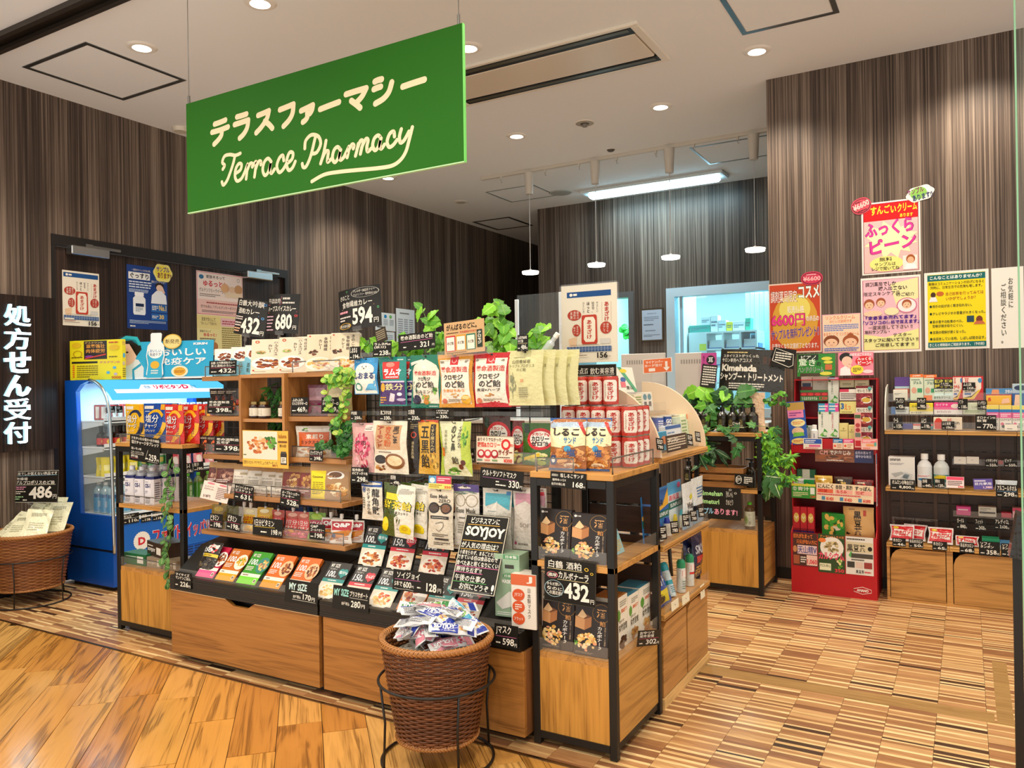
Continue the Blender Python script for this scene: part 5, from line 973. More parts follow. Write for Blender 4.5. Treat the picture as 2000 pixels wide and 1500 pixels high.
for rc,c,els,cap,lb,dk in(((413,988,441,1034),'8a7020',[('r',.15,.2,.85,.6,'6a5414'),('e',.5,.8,.3,.1,'b89a30')],'1c1a18','golden jelly drink with black cap at the left end of the jelly shelf',True),((441,990,468,1036),'6a6428',[('r',.15,.2,.85,.65,'4a4a24')],'1c1a18','olive jelly drink with black cap, second on the jelly shelf',True),((464,992,484,1038),'b8b0a4',[('t',.1,.4,.9,.65,'50','e8e4d8',2)],'e8e4de','grey jelly drink with white cap, third on the jelly shelf',False),((474,994,500,1040),'e8dcb8',JY,'eee8dc','yellow vitamin jelly pouch left of the white 198 card, rear',False),((502,996,530,1046),'e0b030',JY,'1c1a18','yellow vitamin jelly pouch above the middle of the vitamin card',False),((530,1000,552,1048),'c0402c',JR,'1c1a18','red vitamin jelly pouch at the right end of the vitamin card',False),((556,1003,584,1052),'c8503c',JR,'e4e0d8','pink red vitamin jelly pouch right of the vitamin card',False),((580,1004,606,1054),'c85a44',JR,'1c1a18','pink red vitamin jelly pouch, second right of the vitamin card',False),((602,1006,632,1058),'7aa83a',JG,'1c1a18','green muscat jelly pouch behind the jelly price card',False)):
    jelly(rc,2.66,c,els,cap,lb,dk)
for rc,Y,lb in(((630,1013,660,1058),2.66,'white and orange jelly drink, left of the three at the shelf end'),((648,1020,684,1066),2.64,'white and orange jelly drink, middle of the three at the shelf end'),((682,1018,708,1060),2.69,'white and orange jelly drink, right of the three at the shelf end')):jelly(rc,Y,'ece6dc',JQ,'f2f0ea',lb,rz=.3)
price((409,1004,434,1032),2.597,'ビタミン','198','small black card reading 198 under the golden jelly drink');price((441,1005,468,1036),2.597,'ビタミン','198','small black card reading 198 under the olive jelly drink',ry=.1)
card((493,1013,551,1047),2.596,[('h',.05,.52,.72,.92,'1日分ビタミン',WH,1),('l',[(.06,.48),(.75,.50)],.025,'d8b840'),('s',.28,.14,.52,.30,1,WH,.07),('h',.64,.10,.84,.42,'198',WH,1),('h',.88,.12,.97,.32,'円',WH,1)],'wide black card for the vitamin jelly drinks reading 198');price((604,1024,634,1054),2.596,'Q&P/ゴールドゼリー','198','black card reading 198 under the orange jelly drinks')
# ---- slanted tray: boil-in-box meals
def meal(px,py,col,els,label,Y=2.478,z=.408,lean=.76,w=.120,h=.170,rz=.03,side='2a1a14'):
    x=P(px,py,'y',Y).x;m=MB('card',col).box(-w/2,0,0,w/2,.016,h,b=.001).ink(els,flat(w,h),w/h);o=m.obj('meal_carton',loc=(x,Y,z),rot=(-lean,0,rz));return tag(o,label,'meal box','boxed meals in the tray')
def MS(c1,c2,food,bowl,kcal='100'):return[('r',0,0,1,.22,c2),('r',0,.22,1,.32,'f4ecdc'),('s',.1,.24,.4,.30,1,'7a5a40',.08),('e',.82,.60,.30,.24,bowl),('food',.84,.60,.24,.19,food,34,.22),('t',.10,.82,.46,.92,'MY SIZE','f8f0e4',1),('t',.08,.58,.46,.76,kcal,'fff',1,.15),('t',.48,.58,.58,.64,'kcal','fff',1),('s',.08,.40,.46,.54,3,'f8e8dc',.09),('r',.80,.06,.92,.17,'f0e8d8'),('r',.82,.08,.90,.15,'6a5a48')]
def MP(acc,food,kcal,heart):return[('r',0,.42,1,.52,acc),('s',.25,.45,.75,.50,1,'f4f0e8',.07),('r',0,0,1,.42,'e4d8c4'),('e',.5,.16,.46,.22,'f4ecdc'),('food',.5,.18,.40,.18,food,36,.22),('t',.10,.84,.50,.94,'MY SIZE','f4f0e8',1),('t',.1,.76,.44,.82,'プラスサポート','f4f0e8',0),('t',.08,.56,.42,.74,kcal,'fff',1,.12),('t',.43,.56,.53,.62,'kcal','fff',1),('e',.70,.72,.13,.10,acc),('e',.86,.72,.13,.10,acc),('p',[(.58,.70),(.98,.70),(.78,.55)],acc),('t',.60,.66,.98,.76,heart,'fff',1)]
bp_=pouch((372,1068,421,1126),2.50,.03,'2a241e',[('r',.0,.50,1,.60,'e8c83a'),('food',.6,.8,.35,.16,['f0ece4','e0d8d0','d84a4a'],20,.3),('t',.1,.64,.55,.80,'150','fff',1,.1),('food',.5,.25,.45,.22,['3a3026','4a4034','201a14','6a5c44'],30,.25),('t',.1,.52,.7,.58,'マンナンごはん','3a2a10',2)],'black mannan rice pouch with white rice picture at the left end of the tray','rice pouch','rice_pouch',lean=.55,w=.115,h=.155);bp_.location.z=.42
meal(398,1133,'c0143e',MS('c0143e','e85a90',CURRY,'f4ece4'),'crimson boxed stew meal, first from the left in the tray');meal(437,1139,'c86c1a',MS('c86c1a','f2a41c',['e8b030','f0c850','d89020','6a9a30'],'f4e8d8'),'amber boxed rice bowl meal, second from the left in the tray')
meal(479,1145,'3c9a24',MS('3c9a24','7cdc3a',PASTA+['e8a070','c87850'],'3a8a7a'),'bright green boxed bowl meal with chicken picture, third in the tray');meal(525,1152,'dc6a18',MS('dc6a18','f29a1e',CURRY,'e8c090'),'orange boxed curry meal, left of the two orange ones');meal(575,1160,'dc6a18',MS('dc6a18','f29a1e',CURRY,'e8c090'),'orange boxed curry meal, right of the two orange ones, behind the 170 card',Y=2.49)
meal(634,1170,'181614',MP('1a8a86',PASTA,'100','塩分1g'),'black and teal boxed pasta meal between the two wide price cards');meal(687,1178,'181614',MP('d02a3c',REDF,'150','たんぱく'),'black and red boxed meal behind the 280 card');meal(739,1187,'181614',MP('1a8a86',PASTA+REDF,'100','塩分1g'),'black and teal boxed pasta meal right of the 280 card');meal(797,1196,'e07a30',[('e',.5,.4,.48,.3,'f4ece0'),('food',.35,.42,.3,.24,REDF,30,.25),('e',.68,.5,.2,.14,'f6f4ee'),('food',.68,.52,.05,.04,GREENS,5,.6)],'orange butter chicken curry box behind the basket of bars');meal(848,1204,'181614',MP('1a8a86',PASTA+REDF,'100','塩分1g'),'black and teal boxed meal above the basket of bars');meal(905,1212,'181614',MP('d02a3c',REDF,'150','たんぱく'),'black and red boxed meal under the tall leaning board')
for px,a,f,kc,ht,lb in((722,'1a8a86',['b05a24','d88a48','e8b878','8a4018'],'100','塩分1g','black and teal boxed mabo meal standing in the upper tray row'),(778,'d02a3c',REDF,'150','たんぱく','black and red boxed curry, left of two in the upper tray row'),(842,'d02a3c',REDF,'150','たんぱく','black and red boxed curry, right of two in the upper tray row')):meal(px,1122,'181614',MP(a,f,kc,ht),lb,2.632,.525,.42,.128,.172)
def wide(rect,els,label,Y=2.436):return card(rect,Y,els,label,edge=None,col='1c1a14',part='chalk_lettering',lean=.12)
wide((555,1136,619,1180),[('h',.12,.55,.66,.88,'MY SIZE','cfeae4',2),('s',.2,.46,.6,.53,1,WH,.1),('l',[(.24,.16),(.95,.15)],.012,WH),('h',.26,.22,.50,.36,'各種税込',WH,1),('h',.56,.20,.80,.46,'170',WH,1),('h',.82,.2,.92,.36,'円',WH,1)],'wide black card with pale green letters reading 170 on the tray edge')
wide((648,1148,719,1193),[('h',.04,.56,.44,.88,'MY SIZE','9adccf',2),('h',.47,.60,.96,.84,'プラスサポート',WH,1),('l',[(.47,.55),(.96,.55)],.012,WH),('h',.26,.20,.48,.34,'各種税込',WH,1),('h',.52,.16,.78,.46,'280',WH,1),('h',.80,.18,.90,.34,'円',WH,1)],'wide black card reading 280, right of the 170 card on the tray edge')
price((340,1118,373,1149),2.436,'マイサイズ/マンナンごはん','226','black card reading 226 at the left end of the tray',ul=None)
wide((766,1118,864,1158),[('h',.08,.60,.54,.92,'ソイジョイ',WH,1),('l',[(.04,.54),(.56,.56)],.02,'d070a8'),('h',.04,.20,.20,.46,'5本で',WH,1),('h',.22,.16,.38,.46,'600',WH,1),('h',.39,.18,.43,.30,'円',WH,1),('s',.50,.20,.62,.32,1,WH,.05),('h',.68,.12,.88,.54,'128',WH,2),('h',.90,.14,.97,.34,'円',WH,1),('l',[(.04,.1),(.15,.07),(.3,.1),(.43,.07)],.014,WH)],'wide black card for soy bars reading 128 above the front basket',2.46)
sb=card((868,1016,974,1160),2.44,[('h',.16,.88,.80,.965,'ビジネスマンに',WH,1),('l',[(.1,.865),(.82,.87)],.008,'e0b050'),('h',.08,.68,.96,.85,'SOYJOY',WH,3),('l',[(.06,.655),(.95,.665)],.008,'e0b050'),('h',.05,.555,.88,.64,'が人気の理由は？',WH,1),('l',[(.05,.545),(.9,.55)],.007,'e0b050'),('h',.05,.475,.92,.535,'小麦を使わず、まるごと大豆で',WH,1),('h',.02,.41,.92,.47,'できている低GI食品なので',WH,1),('h',.03,.335,.96,.40,'食べたあと眠くなりにくい',WH,1),('l',[(.02,.325),(.97,.33)],.007,'d870a0'),('h',.05,.255,.62,.32,'腹持ち抜群!!',WH,1),('l',[(.02,.248),(.65,.25)],.007,'d870a0'),('h',.06,.14,.74,.225,'午後の仕事の',WH,1),('l',[(.02,.13),(.78,.135)],.007,'5aa860'),('h',.20,.04,.84,.12,'お供にどうぞ',WH,1),('e',.93,.10,.03,.04,WH),('e',.93,.04,.012,.01,WH)],'tall black chalkboard about soy bars leaning over the tray','chalkboard','chalkboard',edge='cfc8b4',part='chalk_lettering',lean=.42,w=.20,h=.30)
clip_stand(sb,.16,-.02);
# ---- right bay: three rows of hanging bags
HOOK=[]
def hang(rect,Y,dep,col,els,label,n=1,dy=.03,dx=.004,seal=None,gl=None,**k):
    o=pouch(rect,Y,dep,col,els,label,'hanging bag','hanging_bag',hole=True,seal=seal,**k)
    for i in range(1,n):again(o,dx*i,dy*i,0,gl[i-1]if gl else label+' (one behind)','bags hanging behind each other')
    c=o.location;h=fr(*rect,Y)[2]
    HOOK.append((c.x,Y-.015,c.z+h*.965));return o
hang((692,699,739,770),2.60,.03,'3a9ad8',[('e',.5,.66,.40,.20,'f2efe4'),('r',.04,.02,.96,.55,'f2efe4'),('p',[(.42,.05),(.95,.05),(.95,.38),(.7,.3)],'5ab0e0'),('e',.24,.20,.16,.12,'4a9a8a'),('e',.24,.2,.10,.07,'f0f4ee'),('e',.42,.76,.02,.02,'333'),('e',.58,.76,.02,.02,'333'),('e',.5,.71,.03,.02,'555'),('t',.08,.42,.92,.60,'しおまる','1c3a7a',2),('s',.1,.88,.35,.91,1,'cfe8f8',.1)],'small sky blue salt sweet bag, leftmost of the top hanging row')
hang((741,697,795,793),2.60,.03,'1f8a80',[('r',.16,.55,.78,.90,'d8322c'),('t',.22,.62,.88,.76,'ラムネ','fff',3,.05),('s',.3,.57,.8,.61,1,'fff',.08),('e',.46,.84,.16,.05,'f08a7a'),('r',.04,.03,.96,.50,'4a2a6e'),('r',.04,.48,.96,.51,'d8d0e8'),('e',.16,.38,.10,.09,'e8b03a'),('t',.28,.32,.92,.46,'鉄分','f6e9a8',2),('p',[(.38,.10),(.55,.08),(.62,.24),(.46,.27)],'e8e0ea'),('e',.78,.24,.09,.035,'f0ecf4'),('e',.82,.13,.16,.03,'c8b8d8'),('s',.06,.05,.3,.2,3,'f0b040',.1),('s',.7,.92,.95,.96,1,'e8f4f0',.08)],'teal and purple ramune bag, second in the top hanging row',2,dx=.03,gl=['second teal and purple ramune bag behind the first'])
def nodo(c2,sub,subc,fru):return[('r',.07,.06,.93,.90,'f2ead8'),('r',.38,.80,.62,.97,'c8242c'),('ring',.5,.88,.07,.045,'f4d8d0',.2),('t',.10,.66,.90,.77,'養命酒製造','d0382c',2),('t',.16,.52,.78,.62,'クロモジ','2a2420',2),('t',.20,.37,.82,.50,'のど飴','2a2420',2),('t',.14,.29,.80,.35,sub,subc,2),('food',.50,.23,.14,.04,fru,8,.4),('l',[(.09,.08),(.91,.08),(.91,.88),(.66,.88)],.008,'c8b89a'),('l',[(.34,.88),(.09,.88),(.09,.08)],.008,'c8b89a'),('e',.18,.12,.08,.05,'d8785a'),('s',.3,.11,.8,.16,2,'8a7a68',.07),('food',.84,.86,.06,.03,['8a8478'],5,.5),('food',.16,.86,.06,.03,['8a8478'],5,.5)]
hang((803,693,864,797),2.60,.035,'14755c',[('p',[(.08,.10),(.92,.08),(.94,.70),(.86,.80),(.70,.86),(.50,.92),(.30,.86),(.14,.80),(.06,.70)],'efe6d2'),('p',[(.0,.86),(.4,.92),(.42,.88),(.02,.8)],'e8e4d4'),('t',.12,.61,.86,.70,'養命酒製造','d0382c',2),('t',.26,.51,.70,.58,'クロモジ','2a2420',2),('t',.20,.38,.80,.50,'のど飴','2a2420',2),('l',[(.16,.36),(.82,.36)],.006,'8a8068'),('t',.20,.27,.78,.34,'和みミント','3a3428',1),('food',.80,.32,.10,.07,GREENS,8,.5),('e',.22,.16,.15,.09,'2a2a48'),('food',.52,.16,.14,.10,GREENS+['d88a3a'],12,.4),('e',.52,.11,.08,.05,'d8924a'),('s',.6,.02,.95,.05,1,'cfe0d8',.06)],'green and cream herbal throat sweet bag, third in the top hanging row')
hang((857,692,926,796),2.595,.04,'d8941c',nodo('d8941c','生姜はちみつ','e08a1c',COOK)+[('e',.80,.15,.13,.09,'e8b030'),('e',.80,.19,.10,.03,'f4dc90')],'orange and cream throat sweet bag, fourth in the top hanging row',2,dx=.018,pinch=.12,gl=['orange and cream throat sweet bag behind the front orange one'])
hang((925,689,998,795),2.60,.04,'c01420',nodo('c01420','黒蜜×ハーブ','2a2420',COOK),'red and cream throat sweet bag, fifth in the top hanging row',2,dx=.022,gl=['red and cream throat sweet bag behind the front red one'])
SACH=[('t',.16,.76,.68,.83,'山田養蜂場','5a5438',0),('t',.10,.69,.80,.75,'トリプルプロポリス','5a5438',0),('t',.30,.62,.58,.68,'のど飴','5a5438',0),('s',.2,.86,.6,.88,1,'8a8460',.05),('l',smooth([(.16,.12),(.18,.3),(.20,.5),(.18,.60)],4),.008,'7a7c58'),('food',.18,.40,.12,.18,['8a8c68','9a9c78','7a7c58'],26,.22),('t',.42,.42,.52,.48,'30','e06a3a',0),('s',.36,.14,.62,.34,5,'9a9470',.05)]
hang((991,684,1062,792),2.60,.03,'d9d59c',SACH,'pale cream propolis sweet bag, last in the top hanging row',4,dy=.028,dx=.036,gl=['second pale cream propolis bag, fanned to the right','third pale cream propolis bag, fanned to the right','fourth pale cream propolis bag, at the far right of the fan'])
hang((688,826,732,922),2.60,.035,'d8a8a4',[('food',.5,.42,.44,.40,BERRY+['f4c0c4','e8a0a8'],90,.14),('p',[(.48+.28*(1+.16*math.cos(5*k*PI/15))*math.cos(k*PI/15),.60+.13*(1+.16*math.cos(5*k*PI/15))*math.sin(k*PI/15))for k in range(30)],'e84a70'),('t',.26,.56,.70,.65,'梅肉','3a1418',2),('r',.62,.84,.96,.96,'e8e0d4'),('s',.64,.86,.94,.94,2,'8a7a70',.1)],'pink pickled plum sweet bag, leftmost of the middle hanging row')
hang((730,822,797,925),2.595,.04,'ece2cc',[('r',.12,.46,.86,.92,'c89a6c'),('w',.64,.58,.82,.90,'黒ごま','1c1410',2),('w',.40,.52,.60,.90,'きな粉','c85a1c',2),('w',.17,.50,.36,.90,'アーモンド','a83a24',2),('e',.24,.26,.22,.11,'f2ead8'),('e',.24,.27,.18,.085,'2a2420'),('e',.66,.24,.28,.15,'8a5a34'),('e',.66,.25,.22,.10,'f0dcb0'),('food',.22,.10,.16,.07,NUTS,10,.4),('s',.2,.40,.8,.43,1,'5a4a38',.05)],'cream bag of black sesame and almond sweets in the middle hanging row')
hang((798,822,822,926),2.62,.025,'221a16',[('ring',.5,.74,.25,.06,'c84a3a',.3),('v',.36,.30,.62,.62,'胡麻黒酢塩','c8b890',1),('s',.2,.85,.8,.95,3,'b0a080',.15)],'narrow black sesame bag squeezed behind the yellow five black bag')
hang((818,820,858,926),2.59,.035,'d8a83c',[('v',.16,.12,.62,.88,'五黒飴','1c1610',2),('r',.66,.40,.90,.92,'2a2018'),('v',.70,.44,.86,.90,'くすり屋さんの','f0d890',0),('r',0,.95,1,1,'c84a2a'),('food',.8,.25,.18,.18,['c08a20','e8c050','8a6a1c'],12,.3)],'golden yellow bag of five black sweets with large black characters')
hang((860,823,922,929),2.59,.045,'dcdcb4',[('p',[(.0,.0),(.14,.0),(.10,.7),(0,1)],'a8c03a'),('p',[(.74,.3),(1,.0),(1,1),(.76,1)],'b8cc48'),('w',.44,.46,.60,.92,'のど鼻','3a3a24',2),('w',.66,.52,.78,.92,'くすり屋さんの','3a3a24',1),('w',.20,.42,.30,.84,'花粉の季節に','5a5a3a',0),('t',.44,.22,.66,.36,'飴','3a3420',2),('e',.78,.25,.07,.05,'5a241c'),('e',.70,.17,.07,.05,'6a3020'),('food',.4,.08,.25,.07,GREENS,10,.4),('food',.86,.7,.1,.2,GREENS,12,.3),('r',.08,.36,.18,.52,'d87a2a')],'pale green and cream herbal nose and throat bag in the middle hanging row',pinch=.1)
board(P(914,912,'y',2.63).x,-1.42,2.63,2.765,P(980,909,'y',2.63).z);sz_=P(980,909,'y',2.63).z
guard(P(930,912,'y',2.64).x,-1.43,2.64,sz_,.05,GT)
ZERO=[('e',.58,.62,.42,.26,'d02028'),('e',.58,.62,.33,.19,'f4f0e4'),('t',.30,.70,.78,.77,'ラカント','d02028',2),('t',.30,.57,.84,.69,'カロリー','1a1612',3),('t',.30,.46,.84,.57,'ゼロ飴','1a1612',3),('r',.08,.76,.24,.97,'1c3a24'),('food',.6,.16,.38,.14,['c8d878','a8c050','e8e0a0'],14,.4),('p',[(.1,.1),(.6,.2),(.6,.3),(.1,.18)],'e8c81e')]
for rc,c,Y,lb in(((944,804,998,896),'4a2a20',2.70,'dark brown zero calorie sweet bag on the small right shelf'),((996,812,1026,896),'7a2a24',2.71,'maroon zero calorie sweet bag behind the green one'),((1020,815,1084,897),'3c6a24',2.69,'green zero calorie sweet bag on the small right shelf')):
    o=pouch(rc,Y,.04,c,ZERO,lb,'sweet bag','sweet_pouch',stand=True);o.location.z=sz_+.001
card((929,852,1003,905),2.615,[('h',.04,.80,.70,.94,'ありそうでなかった！','3a2a24',1),('t',.04,.58,.64,.78,'糖類&カロリー','d8402c',2),('ring',.79,.70,.12,.20,'d02828',.4),('t',.90,.62,.98,.72,'の','d8402c',2),('e',.14,.34,.10,.16,'b8323a'),('e',.32,.34,.10,.16,'c83a42'),('e',.50,.34,.10,.16,'a82a32'),('e',.14,.36,.06,.09,'f0dcd0'),('e',.32,.36,.06,.09,'f0dcd0'),('e',.50,.36,.06,.09,'f0dcd0'),('h',.60,.30,.96,.52,'サイダー','7a2418',2),('s',.58,.2,.96,.26,1,'5a4038',.05),('t',.74,.04,.96,.18,'¥300','d8402c',2),('r',.04,.08,.18,.14,'6a8a7a'),('r',.24,.08,.38,.14,'d88a7a'),('r',.44,.08,.58,.14,'7a9a6a')],'cream card about zero sugar and calories in front of the brown sweet bags','sign card','sign_card','f0dcc4',edge='3a241c')
price((899,878,927,903),2.61,'ラカント/カロリーゼロ飴','300','small black card reading 300 left of the cream zero card',ry=-.1)
TEA=[('r',.10,.70,.52,.82,'f0d820'),('p',[(.42,0),(1,0),(1,1),(.46,1)],'ece8d8'),('p',[(.5,.82),(1,.84),(1,1),(.52,1)],'b8b4a8'),('t',.02,.52,.96,.70,'甜茶飴','1a1610',3),('t',.04,.535,.94,.69,'甜茶飴','f2dc1c',2),('t',.22,.44,.84,.50,'のど・鼻スッキリ','2a2a20',1),('e',.12,.22,.12,.14,'f2dc1c'),('e',.76,.16,.18,.11,'f2dc1c'),('e',.76,.19,.10,.05,'d8b814'),('w',.50,.14,.58,.40,'のどくん','3a3a2a',0),('s',.55,.9,.95,.95,1,'888',.06)]
hang((707,940,748,1015),2.60,.03,'e9e2d0',[('r',0,.86,1,1,'24509a'),('ring',.18,.78,.10,.07,'2a4a8a',.25),('e',.18,.78,.05,.04,'2a4a8a'),('v',.56,.16,.92,.82,'龍角散','1c1814',2),('v',.32,.14,.50,.82,'のどすっきり飴','1c1814',1),('s',.08,.3,.24,.6,5,'7a7a70',.15)],'small cream throat sweet bag with blue top and brush characters, lowest hanging row')
hang((746,945,808,1049),2.58,.04,'4a5a1c',TEA,'front sweet tea candy bag with big yellow characters',4,dy=.035,dx=.042,gl=['second sweet tea candy bag behind the front one','third sweet tea candy bag behind the front one','fourth sweet tea candy bag, deepest on the hook'],ry=.07)
hang((836,954,886,1072),2.58,.02,'dcd2bc',[('t',.10,.84,.80,.90,'Ease Mask','2a2420',1),('h',.45,.77,.90,.83,'ZERO','4a4038',1),('e',.26,.68,.22,.09,'1c1612'),('e',.74,.68,.22,.09,'1c1612'),('e',.26,.68,.17,.065,'4a3a30'),('e',.74,.68,.17,.065,'7a5238'),('l',[(.44,.71),(.56,.71)],.02,'1c1612'),('r',.14,.50,.88,.55,'1c1814'),('s',.2,.515,.8,.535,1,'cfc8b8',.08),('l',smooth([(.34,.42),(.62,.45),(.66,.38),(.5,.30),(.36,.33)],4),.012,'7a7064'),('s',.2,.2,.85,.26,2,'5a5248',.05),('r',.30,.15,.85,.18,'2a2420'),('s',.25,.06,.9,.12,2,'4a4238',.08)],'cream mask packet with printed sunglasses in the lowest hanging row',2,gl=['cream mask packet behind the sunglasses one'],dx=.012)
hang((887,946,937,1066),2.60,.02,'d8d2c6',[('r',0,.88,1,1,'4a3a7a'),('ring',.27,.74,.22,.10,'8a7a58',.1),('ring',.73,.74,.22,.10,'8a7a58',.1),('l',[(.48,.76),(.52,.76)],.012,'8a7a58'),('t',.10,.54,.90,.62,'Ease Mask','4a4638',1),('h',.6,.47,.9,.53,'ベル','4a4638',0),('r',.2,.45,.5,.47,'5a564a'),('s',.15,.2,.85,.4,5,'8a867a',.05),('food',.5,.87,.5,.03,['3a5a4a','7a8a7a'],14,.3)],'grey mask packet with printed round glasses and purple top')
hang((943,954,1000,1074),2.60,.02,'d0ccc0',[('p',[(.1,.70),(.5,.78),(.95,.66),(.95,.92),(.1,.92)],'4aa6b8'),('p',[(.0,.0),(.55,.0),(.52,.8),(.3,.66),(.0,.74)],'dedace'),('t',.26,.46,.76,.52,'PURE','a8a494',0),('t',.22,.37,.78,.44,'SOFT','a8a494',0),('s',.2,.62,.7,.64,1,'7a8a8a',.05),('r',.82,.90,.96,.96,'2a7ab0')],'clear mask packet with turquoise straps in the lowest hanging row',2,gl=['clear mask packet with turquoise straps, behind the front one'],dx=.02)
hang((1003,954,1052,1074),2.60,.02,'cfc6bc',[('p',[(.1,.72),(.5,.80),(.95,.70),(.95,.92),(.1,.92)],'c08a98'),('t',.26,.37,.84,.44,'SOFT','a09488',0),('r',.74,.88,.92,.94,'c03a4a'),('t',.76,.95,.9,.99,'7枚','7a4a50',1),('e',.1,.1,.05,.03,'a84a6a'),('s',.2,.06,.8,.12,1,'8a8078',.08)],'clear mask packet with pink straps beside the black post',2,gl=['clear mask packet with pink straps, behind the front one'],dx=.02)
# hooks and clear label holders
for i,(x,y,z)in enumerate(HOOK):MB('steel','9a9a94').tube([(x,2.765,z+.01),(x,y,z),(x,y-.012,z+.008)],.0022,6).obj('hook',GT)
for zl in(P(830,690,'y',2.585).z,P(830,815,'y',2.585).z,P(830,940,'y',2.585).z):MB('acrylic','e0ece8').box(-2.36,2.70,zl,-1.43,2.703,zl+.02).obj('label_rail',GT)
# price cards of the right bay
for rc,ti,yn,lb,ul in(((682,677,703,703),'しおまる','194','small black card reading 194 above the sky blue bag',None),((728,667,764,697),'ラムネPlus/(鉄分)','238','black card reading 238 above the ramune bag',None),((684,802,707,821),'梅肉飴','250','small black card reading 250 above the pink plum bag',None),((741,800,765,822),'黒ごまきな粉','330','small black card reading 330 above the sesame almond bag',None),((795,798,821,823),'五黒飴','330','small black card reading 330 above the golden five black bag',None),((850,799,877,819),'くすり屋さんの/のど鼻の飴','330','small black card reading 330 above the pale green bag',None),((685,913,719,944),'龍角散の/のどすっきり飴','298','black card reading 298 left of the blue topped throat bag',None),((761,927,782,948),'甜茶飴','498','small black card reading 498 above the sweet tea candy',None),((1010,654,1031,686),'山田養蜂場/のど飴','486','dark card reading 486 above the pale cream propolis bags','d8c8a0')):
    price(rc,2.578,ti,yn,lb,ul=ul)
card((736,640,758,668),2.61,[('s',.1,.2,.9,.9,5,'a89a80',.12)],'tilted dark card stuck above the 238 card',ry=-.3,col='3a2f22')
card((778,650,850,683),2.60,[('h',.06,.62,.94,.92,'養命酒製造のど飴',WH,1),('l',[(.06,.52),(.94,.58)],.025,'c86a9a'),('s',.14,.14,.24,.28,1,WH,.05),('s',.44,.14,.56,.26,1,WH,.05),('h',.60,.12,.84,.46,'321',WH,1),('h',.92,.14,.98,.28,'円',WH,1)],'wide black card reading 321 above the green throat sweet bag',ry=-.05,part='chalk_lettering')
card((936,917,1020,955),2.575,[('h',.06,.60,.84,.90,'ウルトラソフトマスク',WH,1),('l',[(.06,.52),(.86,.50)],.02,'a86a9a'),('s',.38,.3,.52,.42,1,WH,.06),('s',.38,.14,.66,.26,1,WH,.06),('h',.68,.12,.92,.50,'330',WH,1),('h',.93,.14,.99,.28,'円',WH,1)],'wide black card for ultra soft masks reading 330',ry=.06,part='chalk_lettering')
card((837,930,881,955),2.572,[('r',0,.0,1,.42,'f4e070'),('r',0,.42,.34,1,'5a9ac8'),('e',.16,.66,.12,.2,'f0f0e8'),('r',.34,.42,1,1,'c83a5a'),('s',.4,.6,.95,.9,2,'f8d8d8',.07),('t',.70,.06,.98,.26,'350','d83020',2),('s',.04,.08,.6,.36,2,'a88a20',.07)],'red, blue and yellow mask price tag reading 350','price tag','price_tag','f4e070',mat='card')
gb=card((868,626,947,690),2.57,[('h',.06,.74,.82,.94,'がんばるのどに。','2a1c14',2),('s',.06,.64,.4,.69,1,'3a2a20',.04),('t',.40,.63,.94,.70,'養命酒製造クロモジのど飴','c8382c',1),('r',.04,.10,.28,.58,'c8242c'),('r',.06,.12,.26,.54,'f2e8d8'),('r',.30,.10,.54,.58,'d8941c'),('r',.32,.12,.52,.54,'f2e8d8'),('r',.56,.10,.78,.58,'14755c'),('r',.58,.12,.76,.54,'efe6d2'),('t',.08,.3,.24,.4,'のど飴','2a2420',1),('t',.34,.3,.5,.4,'のど飴','2a2420',1),('t',.60,.3,.74,.4,'のど飴','2a2420',1),('r',.82,.14,.95,.68,'2a3a30'),('v',.84,.24,.93,.64,'クロモジ','f0ead8',2),('s',.06,.03,.7,.07,1,'7a5a3a',.04)],'kraft brown card about throats above the orange throat sweet bags','sign card','sign_card','cfa878',mat='paper',ry=-.06)
MB('acrylic','eee').box(-.13,-.004,-.012,.13,.004,.018).obj('clear_clip',gb)
garland('pothos_plant','tall light green pothos sprays rising behind the top hanging row',[[(800,690),(828,665),(838,640),(826,608),(824,598)],[(830,670),(845,640),(838,625)],[(760,690),(780,668),(800,660)],[(810,690),(790,672),(770,668)],[(850,690),(858,665),(862,650)]],2.68,'ovate',LG,.058,9,21)
garland('pothos_plant','bushy light green pothos sprays right of the kraft card',[[(1000,690),(990,650),(972,620),(968,598),(966,588)],[(1000,690),(980,660),(958,640),(945,625)],[(1000,690),(995,655),(985,632),(990,615)],[(1005,690),(975,680),(955,672)],[(1000,690),(1030,665),(1050,640),(1070,645)],[(1010,692),(1040,680),(1060,672)]],2.70,'ovate',LG,.062,11,23)
garland('leafy_filler','low green leaves filling in behind the black sweet cards',[[(700,680),(725,668),(745,672)],[(745,690),(775,676),(790,668)],[(840,690),(860,668),(872,664)]],2.72,'ovate',LG,.055,12,25)
cl=MB('bottle','e8f0f2').lathe([(0,0),(.016,.001),(.016,.05),(.009,.06),(.008,.085)],n=12).obj('clear_bottle',loc=P(1062,690,'y',2.66),rot=(0,.7,0));MB('plastic','f4f2e8').lathe([(.010,.078),(.010,.096),(0,.096)],n=12).obj('cap',cl);tag(cl,'tilted clear sample bottle with white cap behind the cream bags','bottle')
